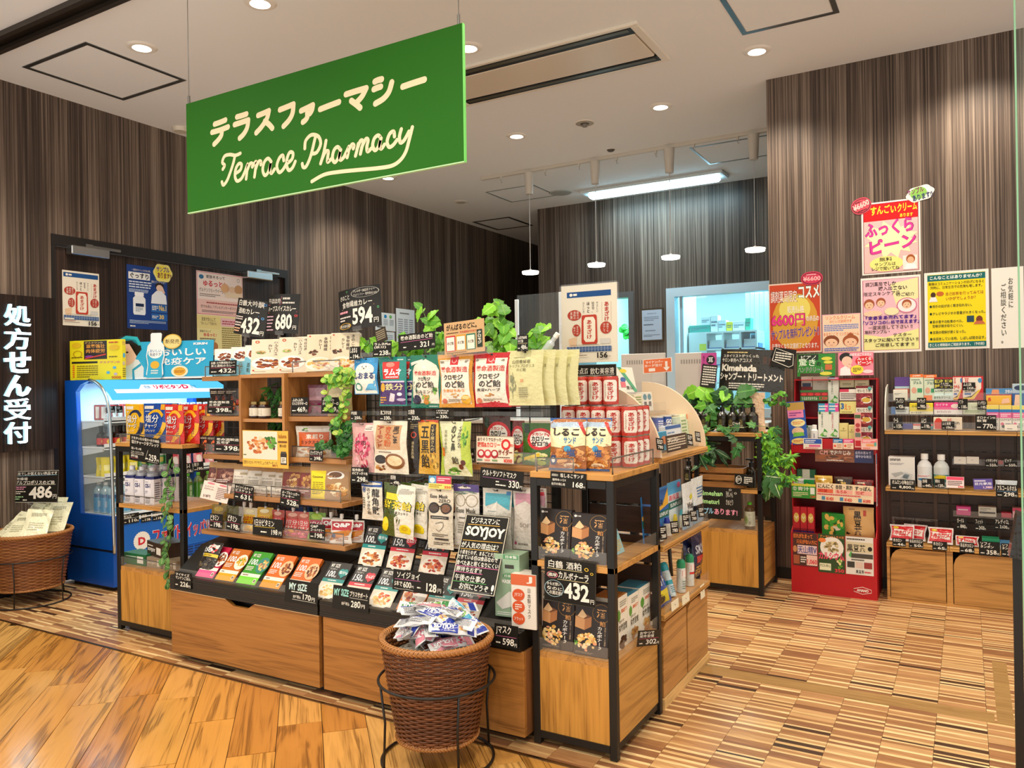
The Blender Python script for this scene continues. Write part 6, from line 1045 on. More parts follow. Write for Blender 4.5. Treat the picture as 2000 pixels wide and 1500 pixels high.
# mask cartons at the right end of the tray
mk=carton((968,1100,1014,1222),2.50,.09,'9ab89a',[('r',.35,.93,.95,1,'5a9a6a'),('t',.45,.94,.9,.99,'日本製','f0f4ea',2),('r',.42,.78,.78,.84,'3a3a30'),('e',.6,.66,.28,.05,'6a9a72'),('t',.40,.64,.8,.68,'日本製','f0f4ea',1),('t',.30,.54,.66,.60,'MASK','f8f8f4',2),('r',.74,.56,.90,.58,'d84a6a'),('r',.80,.53,.84,.61,'d84a6a'),('p',[(.05,.22),(.6,.42),(.85,.36),(.8,.2),(.3,.12)],'e4e4dc'),('e',.78,.14,.14,.05,'3a5a8a'),('s',.1,.03,.9,.09,2,'f0f4ea',.06)],'pale green mask carton beside the tall leaning board','mask box','mask_carton',rz=.1);mk.location.z=.438
mk=carton((1000,1140,1046,1246),2.478,.08,'e9e2d6',[('r',0,.80,1,1,'d8683a'),('t',.62,.84,.86,.97,'J','f4e8dc',2),('e',.30,.62,.25,.11,'d8582c'),('e',.30,.40,.25,.11,'d8582c'),('e',.30,.18,.25,.11,'d8582c'),('t',.14,.58,.46,.66,'Jマスク','f4e8dc',1),('s',.16,.34,.44,.46,3,'f4e8dc',.1),('t',.12,.15,.48,.21,'フラット','f4e8dc',1),('w',.66,.2,.8,.75,'日本製マスク','4a4038',0)],'white and orange mask carton at the right end of the tray','mask box','mask_carton',rz=.1);mk.location.z=.412
price((965,1221,1011,1265),2.434,'Jマスク','598','black card reading J mask 598 on the tray edge',ul='c86a9a')
# ================================================================== CORNER RACK
CX0,CX1,CY0,CY1=-1.378,-1.052,2.492,2.956
CT=rack('corner_rack','black metal and oak corner rack with red cans at the front right',CX0,CX1,CY0,CY1,.985,[.985,.665],.315)
bpl=MB('woodx','3c281c')
for i in range(5):
    z=.36+i*.115
    MB('woodx','3c281c').box(CX0+.03,CY1-.016,z,CX1-.03,CY1-.006,z+.105).obj('back_slat',CT)
guard(CX0+.02,-1.20,CY0+.004,.985,.05,CT);gz=MB('acrylic','e8e4da').box(CX1-.008,CY0+.02,.989,CX1-.006,CY1-.04,1.04).obj('acrylic_guard',CT)
MB('black','5a564e').tube([(CX1-.01,CY0+.02,.985),(CX1-.01,CY0+.02,1.04),(CX1-.01,CY1-.04,1.04),(CX1-.01,CY1-.04,.985)],.003,6).obj('guard_frame',gz)
for z in(.665,.337):MB('acrylic','e8e4da').box(CX1-.008,CY0+.03,z+.003,CX1-.006,CY1-.03,z+.05).obj('acrylic_guard',CT);guard(CX0+.03,CX1-.03,CY0+.002,z,.05,CT,frame=False)
SHIRU=[('r',0,.94,1,1,'2a5a9a'),('r',0,.80,1,.94,'a8bcd0'),('p',[(0,.45),(.5,.40),(1,.48),(1,.82),(0,.82)],'f2e8b8'),('food',.5,.24,.52,.26,['c07838','d8924a','a86028','e0a860','8a4a20'],70,.2),('p',[(.72,.96),(.86,.96),(1,.74),(1,.66)],'c8382c'),('h',.14,.64,.86,.80,'しるこ','2a1c10',3),('h',.44,.50,.80,.62,'サンド','2a7ab0',2),('e',.55,.40,.10,.06,'3a9ac8'),('t',.52,.26,.76,.40,'塩','20508a',3),('p',[(.06,.10),(.20,.10),(.24,.2),(.18,.28),(.08,.28),(.02,.2)],'1f3f70'),('e',.13,.19,.05,.05,'e8e8e0'),('e',.62,.09,.22,.05,'f4e8c8'),('t',.48,.07,.76,.11,'伯方の塩使用','a83a20',1),('r',0,0,1,.04,'2a4a7a')]
for rc,Y,rz,lb in(((1072,818,1142,921),2.56,.08,'blue and cream sandwich biscuit bag, left of the two on the corner rack'),((1132,816,1191,920),2.585,.0,'blue and cream sandwich biscuit bag, right of the two on the corner rack')):
    o=pouch(rc,Y,.05,'a8642c',SHIRU,lb,'biscuit bag','biscuit_bag',stand=False,lean=.16,rz=rz);o.location.z=.986
CR_,CH_=.0308,.114
canp=can_mesh(CR_,CH_,'c23a2c',[('p',[(.26,.06),(.74,.06),(.82,.14),(.82,.86),(.74,.94),(.26,.94),(.18,.86),(.18,.14)],'f0e8da'),('v',.38,.14,.66,.86,'あまざけ','c4301f',2),('s',.27,.2,.32,.8,9,'b8a090',.05)]).obj('drink_can')
first=True;RW=['front','second','third','fourth','fifth']
def putcan(i,j,lv,x,y,z):
    global first
    o=canp if first else dup(canp);first=False;o.location=(x,y,z);o.rotation_euler=(0,0,.55 if x>-1.12 else .3)
    tag(o,'red drink can in the corner stack, %s tier, %s row, %s from the right'%(('bottom','middle','top')[lv],RW[j],('first','second','third','fourth','fifth')[i]),'can','red cans stacked on the corner rack')
for lv in(0,1):
    for j in range(3):
        for i in range(5):putcan(i,j,lv,-1.092-i*.0625,2.752+j*.0625,.986+lv*(CH_+.0006))
for i in range(3):putcan(i,1,2,P(1193,765,'y',2.815).x-i*.0625,2.815,.986+2*(CH_+.0006))
# poster stand and board behind the cans
ps=thing('poster_stand','tall cream poster in a clear frame above the stacked red cans','poster stand',(0,0,0));p,w,h=fr(1097,555,1206,708,2.93);ps.location=(p.x,2.93,p.z)
MB('paper','efe6d2').box(-w/2,0,0,w/2,.0015,h).obj('poster',ps);MB('paper','fff').ink(AMA,lambda u,v,d:(-w*.42+u*w*.84,-d,h*.035+v*h*.91),w/h).obj('print',ps)
fo=MB('acrylic','eee')
for a in((-w/2-.006,0,-w/2+.002,h),(w/2-.002,0,w/2+.006,h),(-w/2,-.006,w/2,.004),(-w/2,h-.004,w/2,h+.006)):fo.box(a[0],-.003,a[1],a[2],.004,a[3])
fo.box(-w/2-.01,-.004,h*.25,-w/2-.002,.006,h*.5);fo.obj('clear_frame',ps);MB('steel','b8c4cc').tube([(-w*.36,.004,0),(-w*.36,.004,.987-p.z)],.005,8).obj('pole',ps)
card((1110,712,1204,782),2.915,[('h',.04,.72,.96,.92,'飲む点滴 飲む美容液',WH,1),('l',[(.04,.68),(.96,.71)],.012,'d8d4c8'),('h',.10,.42,.74,.64,'あまざけ',WH,1),('h',.04,.22,.3,.34,'素早いエネルギー',WH,0),('h',.04,.08,.3,.2,'油粕で美肌',WH,1)],'black chalkboard behind the top cans, under the cream poster','chalkboard','chalkboard',edge='6a6458',part='chalk_lettering',lean=0)
SAKE=[('e',.10,.93,.04,.025,'f0ece4'),('t',.15,.915,.26,.945,'白鶴','f0ece4',1),('p',[(.02,.50),(.30,.46),(.30,.66),(.02,.70)],'d8a06a'),('p',[(.30,.46),(.50,.54),(.50,.72),(.30,.66)],'b87a48'),('p',[(.02,.70),(.26,.78),(.50,.72),(.30,.66)],'7a4e30'),('p',[(.08,.70),(.22,.84),(.36,.72),(.26,.67)],'f0cc9a'),('ring',.78,.80,.26,.17,'c8984a',.03),('t',.64,.72,.92,.88,'酒','e8b070',3),('t',.74,.57,.90,.66,'粕','d89a58',2),('v',.68,.14,.82,.56,'カルボナーラ','f4f0e8',1),('v',.88,.22,.93,.56,'酒粕とチーズ濃厚','c8b090',0),('e',.38,.20,.36,.13,'2a2420'),('food',.38,.25,.33,.19,PASTA+['e8a078'],60,.17),('food',.08,.22,.06,.05,GREENS,8,.5),('s',.06,.03,.6,.07,2,'8a7a68',.05)]
for rc,Y,lb,z in(((1049,996,1112,1092),2.53,'black carbonara carton, left of the pair on the upper shelf of the corner rack',.666),((1113,1005,1182,1101),2.52,'black carbonara carton, right of the pair on the upper shelf of the corner rack',.666),((1052,1174,1118,1277),2.53,'black carbonara carton, left of the pair on the lower shelf of the corner rack',.338),((1119,1184,1186,1288),2.52,'black carbonara carton, right of the pair on the lower shelf of the corner rack',.338)):
    o=carton(rc,Y,.03,'2a201e',SAKE,lb,'carbonara box','carbonara_carton',lean=.14);o.location.z=z+.001
c_=card((1062,1092,1163,1180),2.485,[('h',.08,.76,.72,.94,'白鶴 酒粕',WH,1),('l',[(.06,.74),(.74,.75)],.01,'e8d8a0'),('ring',.16,.60,.11,.075,'d87080',.12),('h',.07,.56,.25,.64,'濃厚',WH,1),('h',.28,.54,.86,.70,'カルボナーラ',WH,1),('l',[(.26,.52),(.86,.53)],.01,'e8d8a0'),('h',.06,.36,.32,.44,'からだ想い',WH,1),('h',.06,.26,.36,.34,'なのに',WH,1),('h',.06,.16,.36,.25,'この満足感!!',WH,1),('ring',.20,.30,.19,.19,'9ab8c0',.06),('h',.40,.10,.88,.50,'432',WH,2),('h',.90,.08,.97,.18,'円',WH,1),('ring',.82,.82,.04,.04,'e0b83a',.4),('ring',.92,.74,.03,.03,'e0b83a',.4)],'large black chalkboard reading 432 hung between the carbonara cartons','chalkboard','chalkboard',edge='4a463c',part='chalk_lettering',lean=0,ry=.03)
card((1074,923,1144,954),2.486,[('h',.04,.70,.22,.86,'期間限定!',WH,0),('h',.28,.66,.92,.92,'塩しるこサンド',WH,1),('h',.06,.42,.44,.58,'塩味ねっじ!!',WH,1),('h',.04,.14,.42,.32,'伯方の塩使用',WH,1),('h',.64,.08,.92,.44,'168',WH,1),('h',.93,.1,.98,.2,'円',WH,1)],'black card reading 168 on the front edge of the corner rack',part='chalk_lettering',ry=.03)
NUTR=[('p',[(.08,.70),(.22,.78),(.36,.70),(.34,.60),(.22,.54),(.1,.6)],'5a9a3a'),('s',.3,.8,.9,.92,3,'9a9a8a',.06),('t',.42,.68,.92,.76,'50%オフ','e06a30',2),('t',.24,.50,.66,.56,'おやつで','3a3630',1),('t',.20,.34,.92,.48,'栄養習慣','3a3630',1),('food',.72,.14,.22,.14,COOK,14,.4)]
for i,(rc,lb,ex)in enumerate((((1204,1168,1226,1272),'cream nutrition biscuit carton with dark cookie, front of three on the lower corner shelf',['5a3a2a','4a2c1e']),((1227,1160,1248,1252),'cream nutrition biscuit carton, middle of three on the lower corner shelf',COOK),((1249,1142,1274,1232),'cream nutrition biscuit carton, rear of three on the lower corner shelf',COOK))):
    o=carton(rc,CX1-.04,.09,'f0ead8',NUTR[:-1]+[('food',.55,.14,.34,.14,ex,18,.35)],lb,'biscuit box','biscuit_carton',X=True,topc='4a90a8' if i else 'b87a3a');o.location.z=.338
o=card((1204,1028,1220,1082),CX1-.07,[('s',.1,.1,.9,.5,6,'e0b050',.2),('e',.5,.75,.3,.12,'f4f0e4'),('s',.15,.68,.85,.82,3,'4a8aa0',.15)],'pale blue leaflet leaning inside the corner rack','leaflet','leaflet','9ac8cc',X=True,lean=.35,mat='paper');o.location.z=.667
price((1243,1232,1288,1262),CX1+.006,'おやつで/栄養習慣','302','black card reading 302 on the right side of the corner rack',X=True,lean=-.02,ry=.25)
# ================================================================== SIDE ISLAND
IX,IY0,IY1=-1.06,2.985,3.615;IM=(IY0+IY1)/2
IS=thing('side_island','oak side island with curved cream cheeks and tiers of baby goods behind the corner rack','shelf unit',(0,0,0))
for(a,b)in((IY0,IM-.002),(IM+.002,IY1)):
    pts=[(a+.008,.045),(b-.006,.045),(b-.006,.335),(a+.05,.335),(a+.02,.32),(a+.008,.29)]
    MB('woody','b88448').prism(pts,'x',IX-.018,IX).obj('door',IS)
    for z in(.375,.65,1.0):MB('woody','d09a52').box(IX-.30,a,z-.024,IX+.012,b,z,b=.002).obj('shelf',IS)
    for z in(.36,.635,.985):MB('black','7a5020').box(IX+.0125,a+.002,z-.002,IX+.0132,b-.002,z+.001).obj('ply_line',IS)
MB('woody','a87840').box(IX-.30,IY0,.02,IX-.02,IY0+.018,.35).box(IX-.30,IY1-.018,.02,IX-.02,IY1,.35).box(IX-.30,IY0+.018,.02,IX-.285,IY1-.018,.35).obj('cabinet',IS)
MB('woody','e0b878').box(IX-.28,IY0,.0,IX+.006,IY1,.04).obj('plinth',IS)
for y in(IY0+.004,IY1-.03):MB('black',BK0).box(IX-.30,y,.375,IX-.275,y+.026,1.0).obj('upright',IS)
for y in(IY0,IY1-.02):
    pts=[(IX-.30,1.001)]+[(IX-.30+.305*math.sin(a),1.001+.305*math.cos(a))for a in[k*PI/32 for k in range(17)]]
    MB('plastic','f0d8b8').prism(pts,'y',y,y+.016).obj('curved_cheek',IS)
for i,(x,z)in enumerate(((IX-.075,1.0),(IX-.15,1.075),(IX-.23,1.16))):
    MB('acrylic','d8d4cc').box(x-.08,IY0+.02,z+.002,x+.05,IY1-.022,z+.008).box(x+.048,IY0+.02,z,x+.05,IY1-.022,z+.05).obj('acrylic_tier',IS)
for z in(.65,.375):MB('acrylic','e8e4da').box(IX+.008,IY0+.01,z+.002,IX+.010,IY1-.01,z+.045).obj('acrylic_guard',IS)
def xc(rect,X,dep,col,els,label,z,cat='baby goods box',lean=.1,name='small_carton',**k):
    o=carton(rect,X,dep,col,els,label,cat,name,X=True,lean=lean,**k);o.location.z=z+.001;return o
T0,T1,T2=1.008,1.083,1.168
xc((1275,822,1305,860),IX-.06,.02,'3a9ac4',[('e',.78,.55,.2,.22,'e8946a'),('r',.12,.5,.5,.8,'e8f0f0'),('s',.16,.56,.46,.74,2,'2a5a9a',.12)],'blue baby snack box with peach balloon, front left of the lowest tier',T0)
xc((1303,806,1333,850),IX-.07,.03,'e4ecf2',[('r',0,.85,1,1,'2a62a8')]+[('s',.1,.1+i*.18,.9,.2+i*.18,1,'5a8ac0',.2)for i in range(4)],'white and blue stick milk box in the middle of the lowest tier',T0,sidec='2a62a8')
xc((1334,803,1346,860),IX-.07,.04,'dfe8c8',[('s',.1,.1,.9,.9,7,'8aa878',.25)],'pale green tea carton, left of two on the lowest tier',T0);xc((1346,803,1359,862),IX-.065,.04,'dfe8c8',[('r',0,.84,1,1,'e88a4a'),('s',.1,.1,.9,.78,7,'8aa878',.25)],'pale green tea carton with orange top, right of two on the lowest tier',T0)
xc((1246,766,1268,812),IX-.14,.03,'d8d0c8',[('r',0,.7,1,1,'c8283a'),('v',.3,.1,.6,.66,'ブローネ','5a4a48',1),('s',.65,.1,.95,.6,5,'d87a88',.2)],'red and white carton leaning on the second tier by the curved cheek',T1,lean=.3)
for i,(px,c,lb)in enumerate(((1283,'5a6ab0','navy tin of milk powder, left of three on the second tier'),(1300,'24489a','navy tin lettered GOO on the second tier, middle of three'),(1315,'b09a6a','bronze tin on the second tier, right of three'))):
    m=MB('film',c).lathe([(0,0),(.027,0),(.027,.06)],n=16).lathe([(.027,.06),(.028,.06),(.028,.066),(0,.066)],n=16,col='d8d4c8');cylinder_label(m,.027,.05,.005,[('t',.25,.5,.75,.9,'GOO','f0f0f0',3),('t',.25,.08,.75,.45,'GOO','f0f0f0',3)]if i==1 else[('s',.3,.1,.7,.9,4,'e8e8f0',.15)])
    o=m.obj('tin',loc=(IX-.14,P(px,800,'x',IX-.14).y,T1+.001),rot=(0,0,PI/2-.4));tag(o,lb,'tin')
xc((1242,735,1256,770),IX-.22,.03,'e8dcc0',[('s',.1,.2,.9,.9,5,'8a9a5a',.2),('e',.5,.2,.3,.12,'e8b060')],'cream carton on the top tier, left',T2);xc((1257,735,1276,772),IX-.22,.03,'e0dcd0',[('e',.25,.75,.18,.16,'5a8a9a'),('e',.7,.75,.18,.16,'5a8a9a'),('r',.12,.25,.36,.5,'4a4a58'),('r',.58,.25,.82,.5,'4a4a58')],'cream carton with teal fish pictures on the top tier',T2)
card((1211,716,1244,766),IX-.24,[('p',[(.1,1),(.3,1),(1,.1),(1,0),(.85,0)],'5ab08a'),('e',.4,.85,.2,.08,'f0d840'),('e',.3,.5,.15,.1,'3a6ab0'),('r',.12,.2,.4,.42,'e87a8a'),('h',.4,.1,.8,.25,'青山','3a3430',1)],'leaning white and green promotional card behind the curved cheek','card','promotional_card','eef0e2',X=True,mat='card',lean=.2)
card((1303,848,1343,880),IX+.012,[('s',.06,.1,.94,.9,5,'d8c8b0',.08),('h',.1,.55,.6,.8,'アンパン',WH,1)],'wide dark card in the middle of the side island top shelf',X=True,lean=.1,col='4a3a2e')
for rc,X_,lb in(((1283,856,1297,879),IX+.012,'narrow black price tag at the left of the side island top shelf'),((1343,848,1354,870),IX+.012,'narrow black price tag right of the wide dark card'),((1359,843,1369,863),IX+.012,'narrow black price tag at the far end of the side island top shelf'),((1290,1028,1303,1054),IX+.014,'black price tag nearest the corner post on the middle side shelf'),((1311,1018,1326,1042),IX+.014,'black price tag second along the middle side shelf'),((1334,1004,1347,1028),IX+.014,'black price tag third along the middle side shelf'),((1350,997,1362,1018),IX+.014,'black price tag fourth along the middle side shelf'),((1365,990,1376,1010),IX+.014,'black price tag at the far end of the middle side shelf')):
    card(rc,X_,[('s',.1,.5,.9,.9,3,WH,.3),('h',.15,.1,.85,.4,'780',WH,1)],lb,X=True,lean=.12,ry=.12)
def blister(rect,X,els,bots,label,z,col='3a8ad0'):
    t=thing('sunscreen_pack',label,'sunscreen pack',(0,0,0));p,w,h=fx(*rect,X);t.location=(X,p.y,z+.001);t.rotation_euler=(-.05,0,PI/2)
    MB('card',col).box(-w/2,0,0,w/2,.0012,h).ink(els,flat(w,h),w/h).obj('backing_card',t)
    for bx,r,bh,bc,cc in bots:
        m=MB('plastic',bc).lathe([(0,.006),(r,.006),(r*1.02,bh*.5),(r*.8,bh*.72),(r*.8,bh*.72)],(bx*w-w/2,-r-.002,0),14).lathe([(r*.8,bh*.7),(r*.85,bh*.73),(r*.55,bh),(0,bh)],(bx*w-w/2,-r-.002,0),14,cc);m.obj('bottle',t)
    return t
SUN=[('p',[(0,.45),(1,.45),(1,.95),(.3,.95),(0,.75)],'2a66b0'),('p',[(0,.60),(.55,.66),(1,.95),(1,.62),(0,.52)],'f0b83a'),('t',.06,.62,.5,.76,'最強','1a1a2a',3),('r',0,.38,1,.52,'146a5a'),('t',.12,.41,.94,.49,'SUNPLAY','f4f4f0',2)]
blister((1256,948,1284,1044),IX-.05,SUN,[(.35,.018,.075,'ece8d8','24349a'),(.75,.018,.075,'ece8d8','24349a')],'blue and yellow sunscreen card with navy capped bottles beside the corner post',.65);blister((1286,940,1308,1036),IX-.055,SUN,[(.4,.017,.08,'ece8d8','24349a')],'second blue and yellow sunscreen card behind the first',.65)
blister((1308,933,1334,1028),IX-.055,[('r',0,.75,1,1,'5ab0e0'),('t',.06,.62,.8,.74,'高保湿','e84a5a',2),('e',.82,.9,.12,.06,'e85a8a'),('r',0,.46,1,.6,'146a5a'),('t',.12,.49,.94,.57,'SUNPLAY','f4f4f0',2)],[(.22,.011,.075,'e8d840','e8d040'),(.68,.019,.085,'ece8dc','5ac0d0')],'pale blue sunscreen card with yellow and aqua bottles',.65,'e0ecee')
for rc,els,lb in(((1331,920,1352,1008),[('r',.1,.3,.9,.6,'f4f4ee'),('t',.2,.42,.9,.56,'White','2a2a2a',1),('t',.2,.3,.7,.4,'Base','2a2a2a',1),('p',[(.5,.68),(.75,.75),(.9,.66),(.65,.6)],'e0d83a'),('r',0,0,1,.22,'9ac0dc')],'white pointed deodorant refill pack on the middle side shelf'),((1350,916,1373,1004),[('s',.3,.55,.9,.8,4,'4a7ab0',.15),('r',0,.30,1,.40,'2a2a30'),('r',0,0,1,.30,'8ab0d0')],'white pointed lotion refill pack at the far end of the middle side shelf')):
    o=pouch(rc,IX-.03,.04,'e8ecea',els,lb,'refill pack','refill_pack',stand=True,X=True,pinch=.3);o.location.z=.651
for i,(py,lb)in enumerate(((3.06,'grey back of a sunscreen card behind the corner post'),(3.24,'grey back of a sunscreen card in the middle of the shelf'))):
    o=pouch((1300,930,1330,1000),IX-.14,.03,'7a7c80',[],lb,'sunscreen pack','refill_pack',stand=True,X=True,w=.10,h=.15);o.location=(IX-.14,py,.651)
o=pouch((1270,1105,1312,1180),IX-.03,.03,'1f4fa8',[('r',.1,.05,.9,.4,'f0e03a'),('t',.1,.5,.9,.75,'サラテクト','f4f4f8',2),('e',.5,.2,.2,.12,'2a2a20')],'blue insect repellent pack with yellow panel on the bottom side shelf','repellent pack','repellent_pack',X=True,lean=.35);o.location.z=.38
def spray(rect,X,r,col,capc,els,label,lean=0,z=.376):
    p,w,h=fx(*rect,X);m=MB('film',col).lathe([(0,0),(r,.001),(r,h*.72),(r*.92,h*.76)],n=16);cylinder_label(m,r,h*.7,.005,els);o=m.obj('spray_can',loc=(X,p.y,z+.001),rot=(-lean,0,PI/2-.35));MB('plastic',capc).lathe([(r*.96,h*.75),(r*.98,h*.92),(r*.6,h),(0,h)],n=16).obj('cap',o);return tag(o,label,'spray can')
spray((1303,1104,1322,1172),IX-.05,.019,'d8ecf0','2aa8b8',[('r',0,.45,1,.62,'2aa8b8'),('s',.3,.1,.7,.4,4,'5a8a98',.1)],'teal spray bottle leaning between the blue pack and the green spray cans',.35);spray((1320,1092,1340,1156),IX-.04,.02,'dfe4dc','2a9a6a',[('r',.2,.62,.8,.95,'f0e8e0'),('t',.3,.68,.7,.92,'1','d8302c',3),('s',.3,.1,.7,.5,4,'8a9a90',.1)],'green capped spray can with red numeral, left of two');spray((1338,1088,1356,1150),IX-.04,.02,'dfe4dc','2a9a6a',[('r',.2,.62,.8,.95,'f0e8e0'),('t',.3,.68,.7,.92,'1','d8302c',3),('r',.2,.5,.8,.6,'d8302c')],'green capped spray can with red numeral, right of two')
for i,rc in enumerate(((1334,1046,1352,1130),(1350,1042,1370,1130))):
    o=pouch(rc,IX-.09+.03*i,.04,'1a2248',[('t',.15,.55,.9,.75,'SKIN','c8ccd8',2),('r',.2,.36,.8,.5,'c83a3a'),('s',.2,.1,.8,.3,3,'c89a4a',.15),('t',.3,.05,.8,.3,'10','d89a3a',2)],'dark navy tall insect spray pack, '+('left' if i==0 else 'right')+' of two on the bottom side shelf','repellent pack','repellent_pack',X=True);o.location.z=.376
for rc,lb in(((1312,1172,1326,1190),'small cream paper tag, left of two on the side island ledge'),((1333,1160,1347,1178),'small cream paper tag, right of two on the side island ledge'),((1369,1142,1377,1168),'small white and red tag at the far end of the side island ledge')):card(rc,IX+.014,[('e',.5,.5,.05,.05,'555')],lb,'tag','paper_tag','efe6c8',X=True,mat='paper')
# ================================================================== SHAMPOO RACK
KX0,KX1,KY0,KY1=-1.49,-1.075,4.83,5.24
KR_=rack('shampoo_rack','black metal and oak rack of dark shampoo bottles and greenery left of the red display',KX0,KX1,KY0,KY1,.985,[.985,.64],.37)
for x in(KX0+.03,KX1-.135):MB('woody','3a261a').box(x,KY1-.02,.42,x+.10,KY1-.012,.92).obj('back_board',KR_)
PB=bottle('pump_bottle',.033,.155,'241f14','0e0d0a',.4,'film',None,caph=.22,sh=.66);cylinder_label(MB('film','241f14'),.033,.05,.02,[])
m=MB('paper','fff');cylinder_label(m,.0333,.06,.025,[('e',.5,.55,.14,.42,'4a4626'),('h',.38,.2,.62,.42,'Kimeha','d8cca0',0),('ring',.5,.66,.06,.16,'c8b878',.15)]);m.obj('label',PB)
MB('plastic','0e0d0a').lathe([(.006,.155),(.006,.168)],n=8).box(-.034,-.006,.168,.012,.006,.176).obj('pump_head',PB)
for i,(px,lb)in enumerate(((1360,'leftmost, half hidden by the curved cheek'),(1378,'second from the left, behind ivy'),(1411,'third from the left'),(1431,'fourth from the left'),(1451,'fifth from the left'),(1471,'rightmost of the top row'))):
    o=PB if i==0 else dup(PB);o.location=(P(px,840,'y',4.92).x,4.92,.986);o.rotation_euler=(0,0,-.15);tag(o,'dark pump shampoo bottle on the rack top, '+lb,'bottle','dark shampoo bottles on the rack top')
for(px,Y,lb)in((1346,4.90,'dark pump shampoo bottle left of the wooden crate'),(1468,4.95,'dark pump shampoo bottle right of the wooden crate')):
    o=dup(PB);o.location=(P(px,940,'y',Y).x,Y,.641);tag(o,lb,'bottle');
    if 'group' in o:del o['group']
MB('acrylic','e8e0d0').box(KX0+.03,KY0+.012,.395,KX1-.03,KY0+.014,.445).obj('acrylic_guard',KR_)
cr=thing('wooden_crate','small brown slatted wooden crate on the middle shelf of the shampoo rack','crate',(0,0,0));p,w,h=fr(1352,905,1452,953,4.85);cr.location=(p.x,4.85,.641);d=.20;W_='a06e3c'
for z in(0,.045,.09):
    for y in(0,d-.008):MB('woodx',W_).box(-w/2,y,z+.004,w/2,y+.008,z+.036).obj('slat',cr)
    for x in(-w/2,w/2-.008):MB('woody',W_).box(x,.008,z+.004,x+.008,d-.008,z+.036).obj('slat',cr)
for x in(-w/2+.008,w/2-.022):
    for y in(.008,d-.022):MB('woodz','8a5c30').box(x,y,0,x+.014,y+.014,.126).obj('corner_post',cr)
MB('woodx','8a5c30').box(-w/2+.008,.008,0,w/2-.008,d-.008,.006).obj('crate_floor',cr)
card((1364,952,1447,1014),4.822,[('h',.02,.72,.58,.88,'Kimeshan','b8f0a0',2),('h',.66,.70,.82,.90,'きめしゃん',WH,0),('h',.02,.46,.50,.62,'Kimeturi','b8f0a0',2),('h',.66,.46,.82,.64,'きめとり',WH,0),('h',.02,.14,.36,.34,'ンプル','9ad0f0',2),('h',.38,.14,.92,.34,'あります!','f4a0b8',2),('ring',.76,.94,.03,.03,WH,.3),('ring',.88,.84,.03,.03,WH,.3)],'dark chalkboard with green and pink hand lettering below the crate','chalkboard','chalkboard',part='chalk_lettering',lean=0,col='23201a')
card((1434,927,1471,949),4.825,[('ring',.22,.5,.16,.36,WH,.12),('s',.06,.3,.36,.7,3,WH,.08),('s',.5,.2,.95,.85,4,WH,.12)],'small dark card with a drawn face on the shampoo rack',ry=.06)
card((1426,822,1456,843),4.885,[('h',.1,.6,.8,.9,'Kimeha',WH,1),('s',.1,.1,.9,.5,2,WH,.15)],'small black card among the shampoo bottles on the rack top')
big=card((1397,682,1529,764),5.00,[('s',.12,.90,.5,.95,1,'f0d890',.04),('h',.06,.80,.62,.88,'スタイリストがつくった',WH,1),('h',.04,.68,.52,.78,'サロン専売ヘアコスメ',WH,1),('l',[(.04,.66),(.5,.68)],.008,'d8506a'),('h',.04,.46,.60,.64,'Kimehada',WH,3),('h',.02,.24,.98,.44,'シャンプー・トリートメント',WH,3),('s',.18,.04,.72,.2,3,WH,.05),('r',.68,.66,.74,.84,'4a3020'),('r',.76,.64,.82,.82,'4a3020'),('r',.70,.84,.72,.88,'111'),('r',.78,.82,.80,.86,'111')],'large bowed dark chalkboard about shampoo and treatment on the shampoo rack','chalkboard','chalkboard',col='2c2a24',curve=.45,part='chalk_lettering',ry=.06,mat='film')
clip_stand(big,.08,-.09)
card((1366,712,1396,757),4.98,[('s',.1,.08,.95,.95,8,WH,.14)],'small dark chalkboard left of the large shampoo board','chalkboard','chalkboard',ry=.12,col='2c2a24');bb=card((1504,680,1549,718),4.997,[('l',[(.04,.3),(.1,.95),(.9,.75),(.96,.2),(.8,.08),(.04,.3)],.03,WH),('s',.14,.3,.84,.8,4,WH,.12)],'black speech bubble card at the right of the large shampoo board','card','speech_bubble_card',ry=.18,col='1c1a16')
o=pouch((1443,762,1494,838),4.99,.03,'ecc9a4',[('ring',.5,.7,.3,.2,'d8a878',.05),('s',.2,.4,.8,.5,2,'c89a70',.1)],'beige shampoo refill pouch standing behind the pump bottles','refill pouch','refill_pouch',stand=True,rz=.1);o.location.z=.986
tb=bottle('tea_bottle',.031,.165,'6a4a1c','5ac02c',.42,'bottle',[('r',0,0,1,1,'e8ecd8'),('e',.3,.4,.16,.3,'8ab83a'),('v',.48,.1,.66,.9,'十六茶','2a3a1c',2)],(.12,.66),'e8ecd8',.45,.10);tb.location=(P(1465,1040,'y',4.90).x,4.90,.3925);tag(tb,'barley tea bottle with bright green cap on the shampoo rack','bottle')
garland('pothos_bush','broad green leaves above the shampoo bottles',[[(1370,840),(1352,790),(1345,765)],[(1400,840),(1385,785),(1378,762)],[(1410,840),(1410,780),(1425,758)],[(1420,840),(1430,790),(1440,765)],[(1380,840),(1370,775),(1362,755)]],4.98,'ovate',DG+LG[:1],.13,6,31)
garland('ivy_garland','ivy garland running along the front edge of the shampoo rack top',[[(1368,850),(1400,835),(1440,836),(1480,832),(1525,838)],[(1372,848),(1380,870),(1372,895)],[(1420,842),(1436,862),(1440,878)],[(1500,835),(1516,855),(1512,880)],[(1374,850),(1390,800),(1376,790)]],4.815,'ivy',DG+LG[1:2],.072,5,33)
garland('striped_leaves','striped leaves hanging at the left post of the shampoo rack',[[(1372,860),(1380,880),(1395,890)],[(1372,860),(1366,885),(1372,905)],[(1376,866),(1388,875),(1402,880)]],4.86,'slim',[('2f5a34','b8d0a0')],.11,5,35)
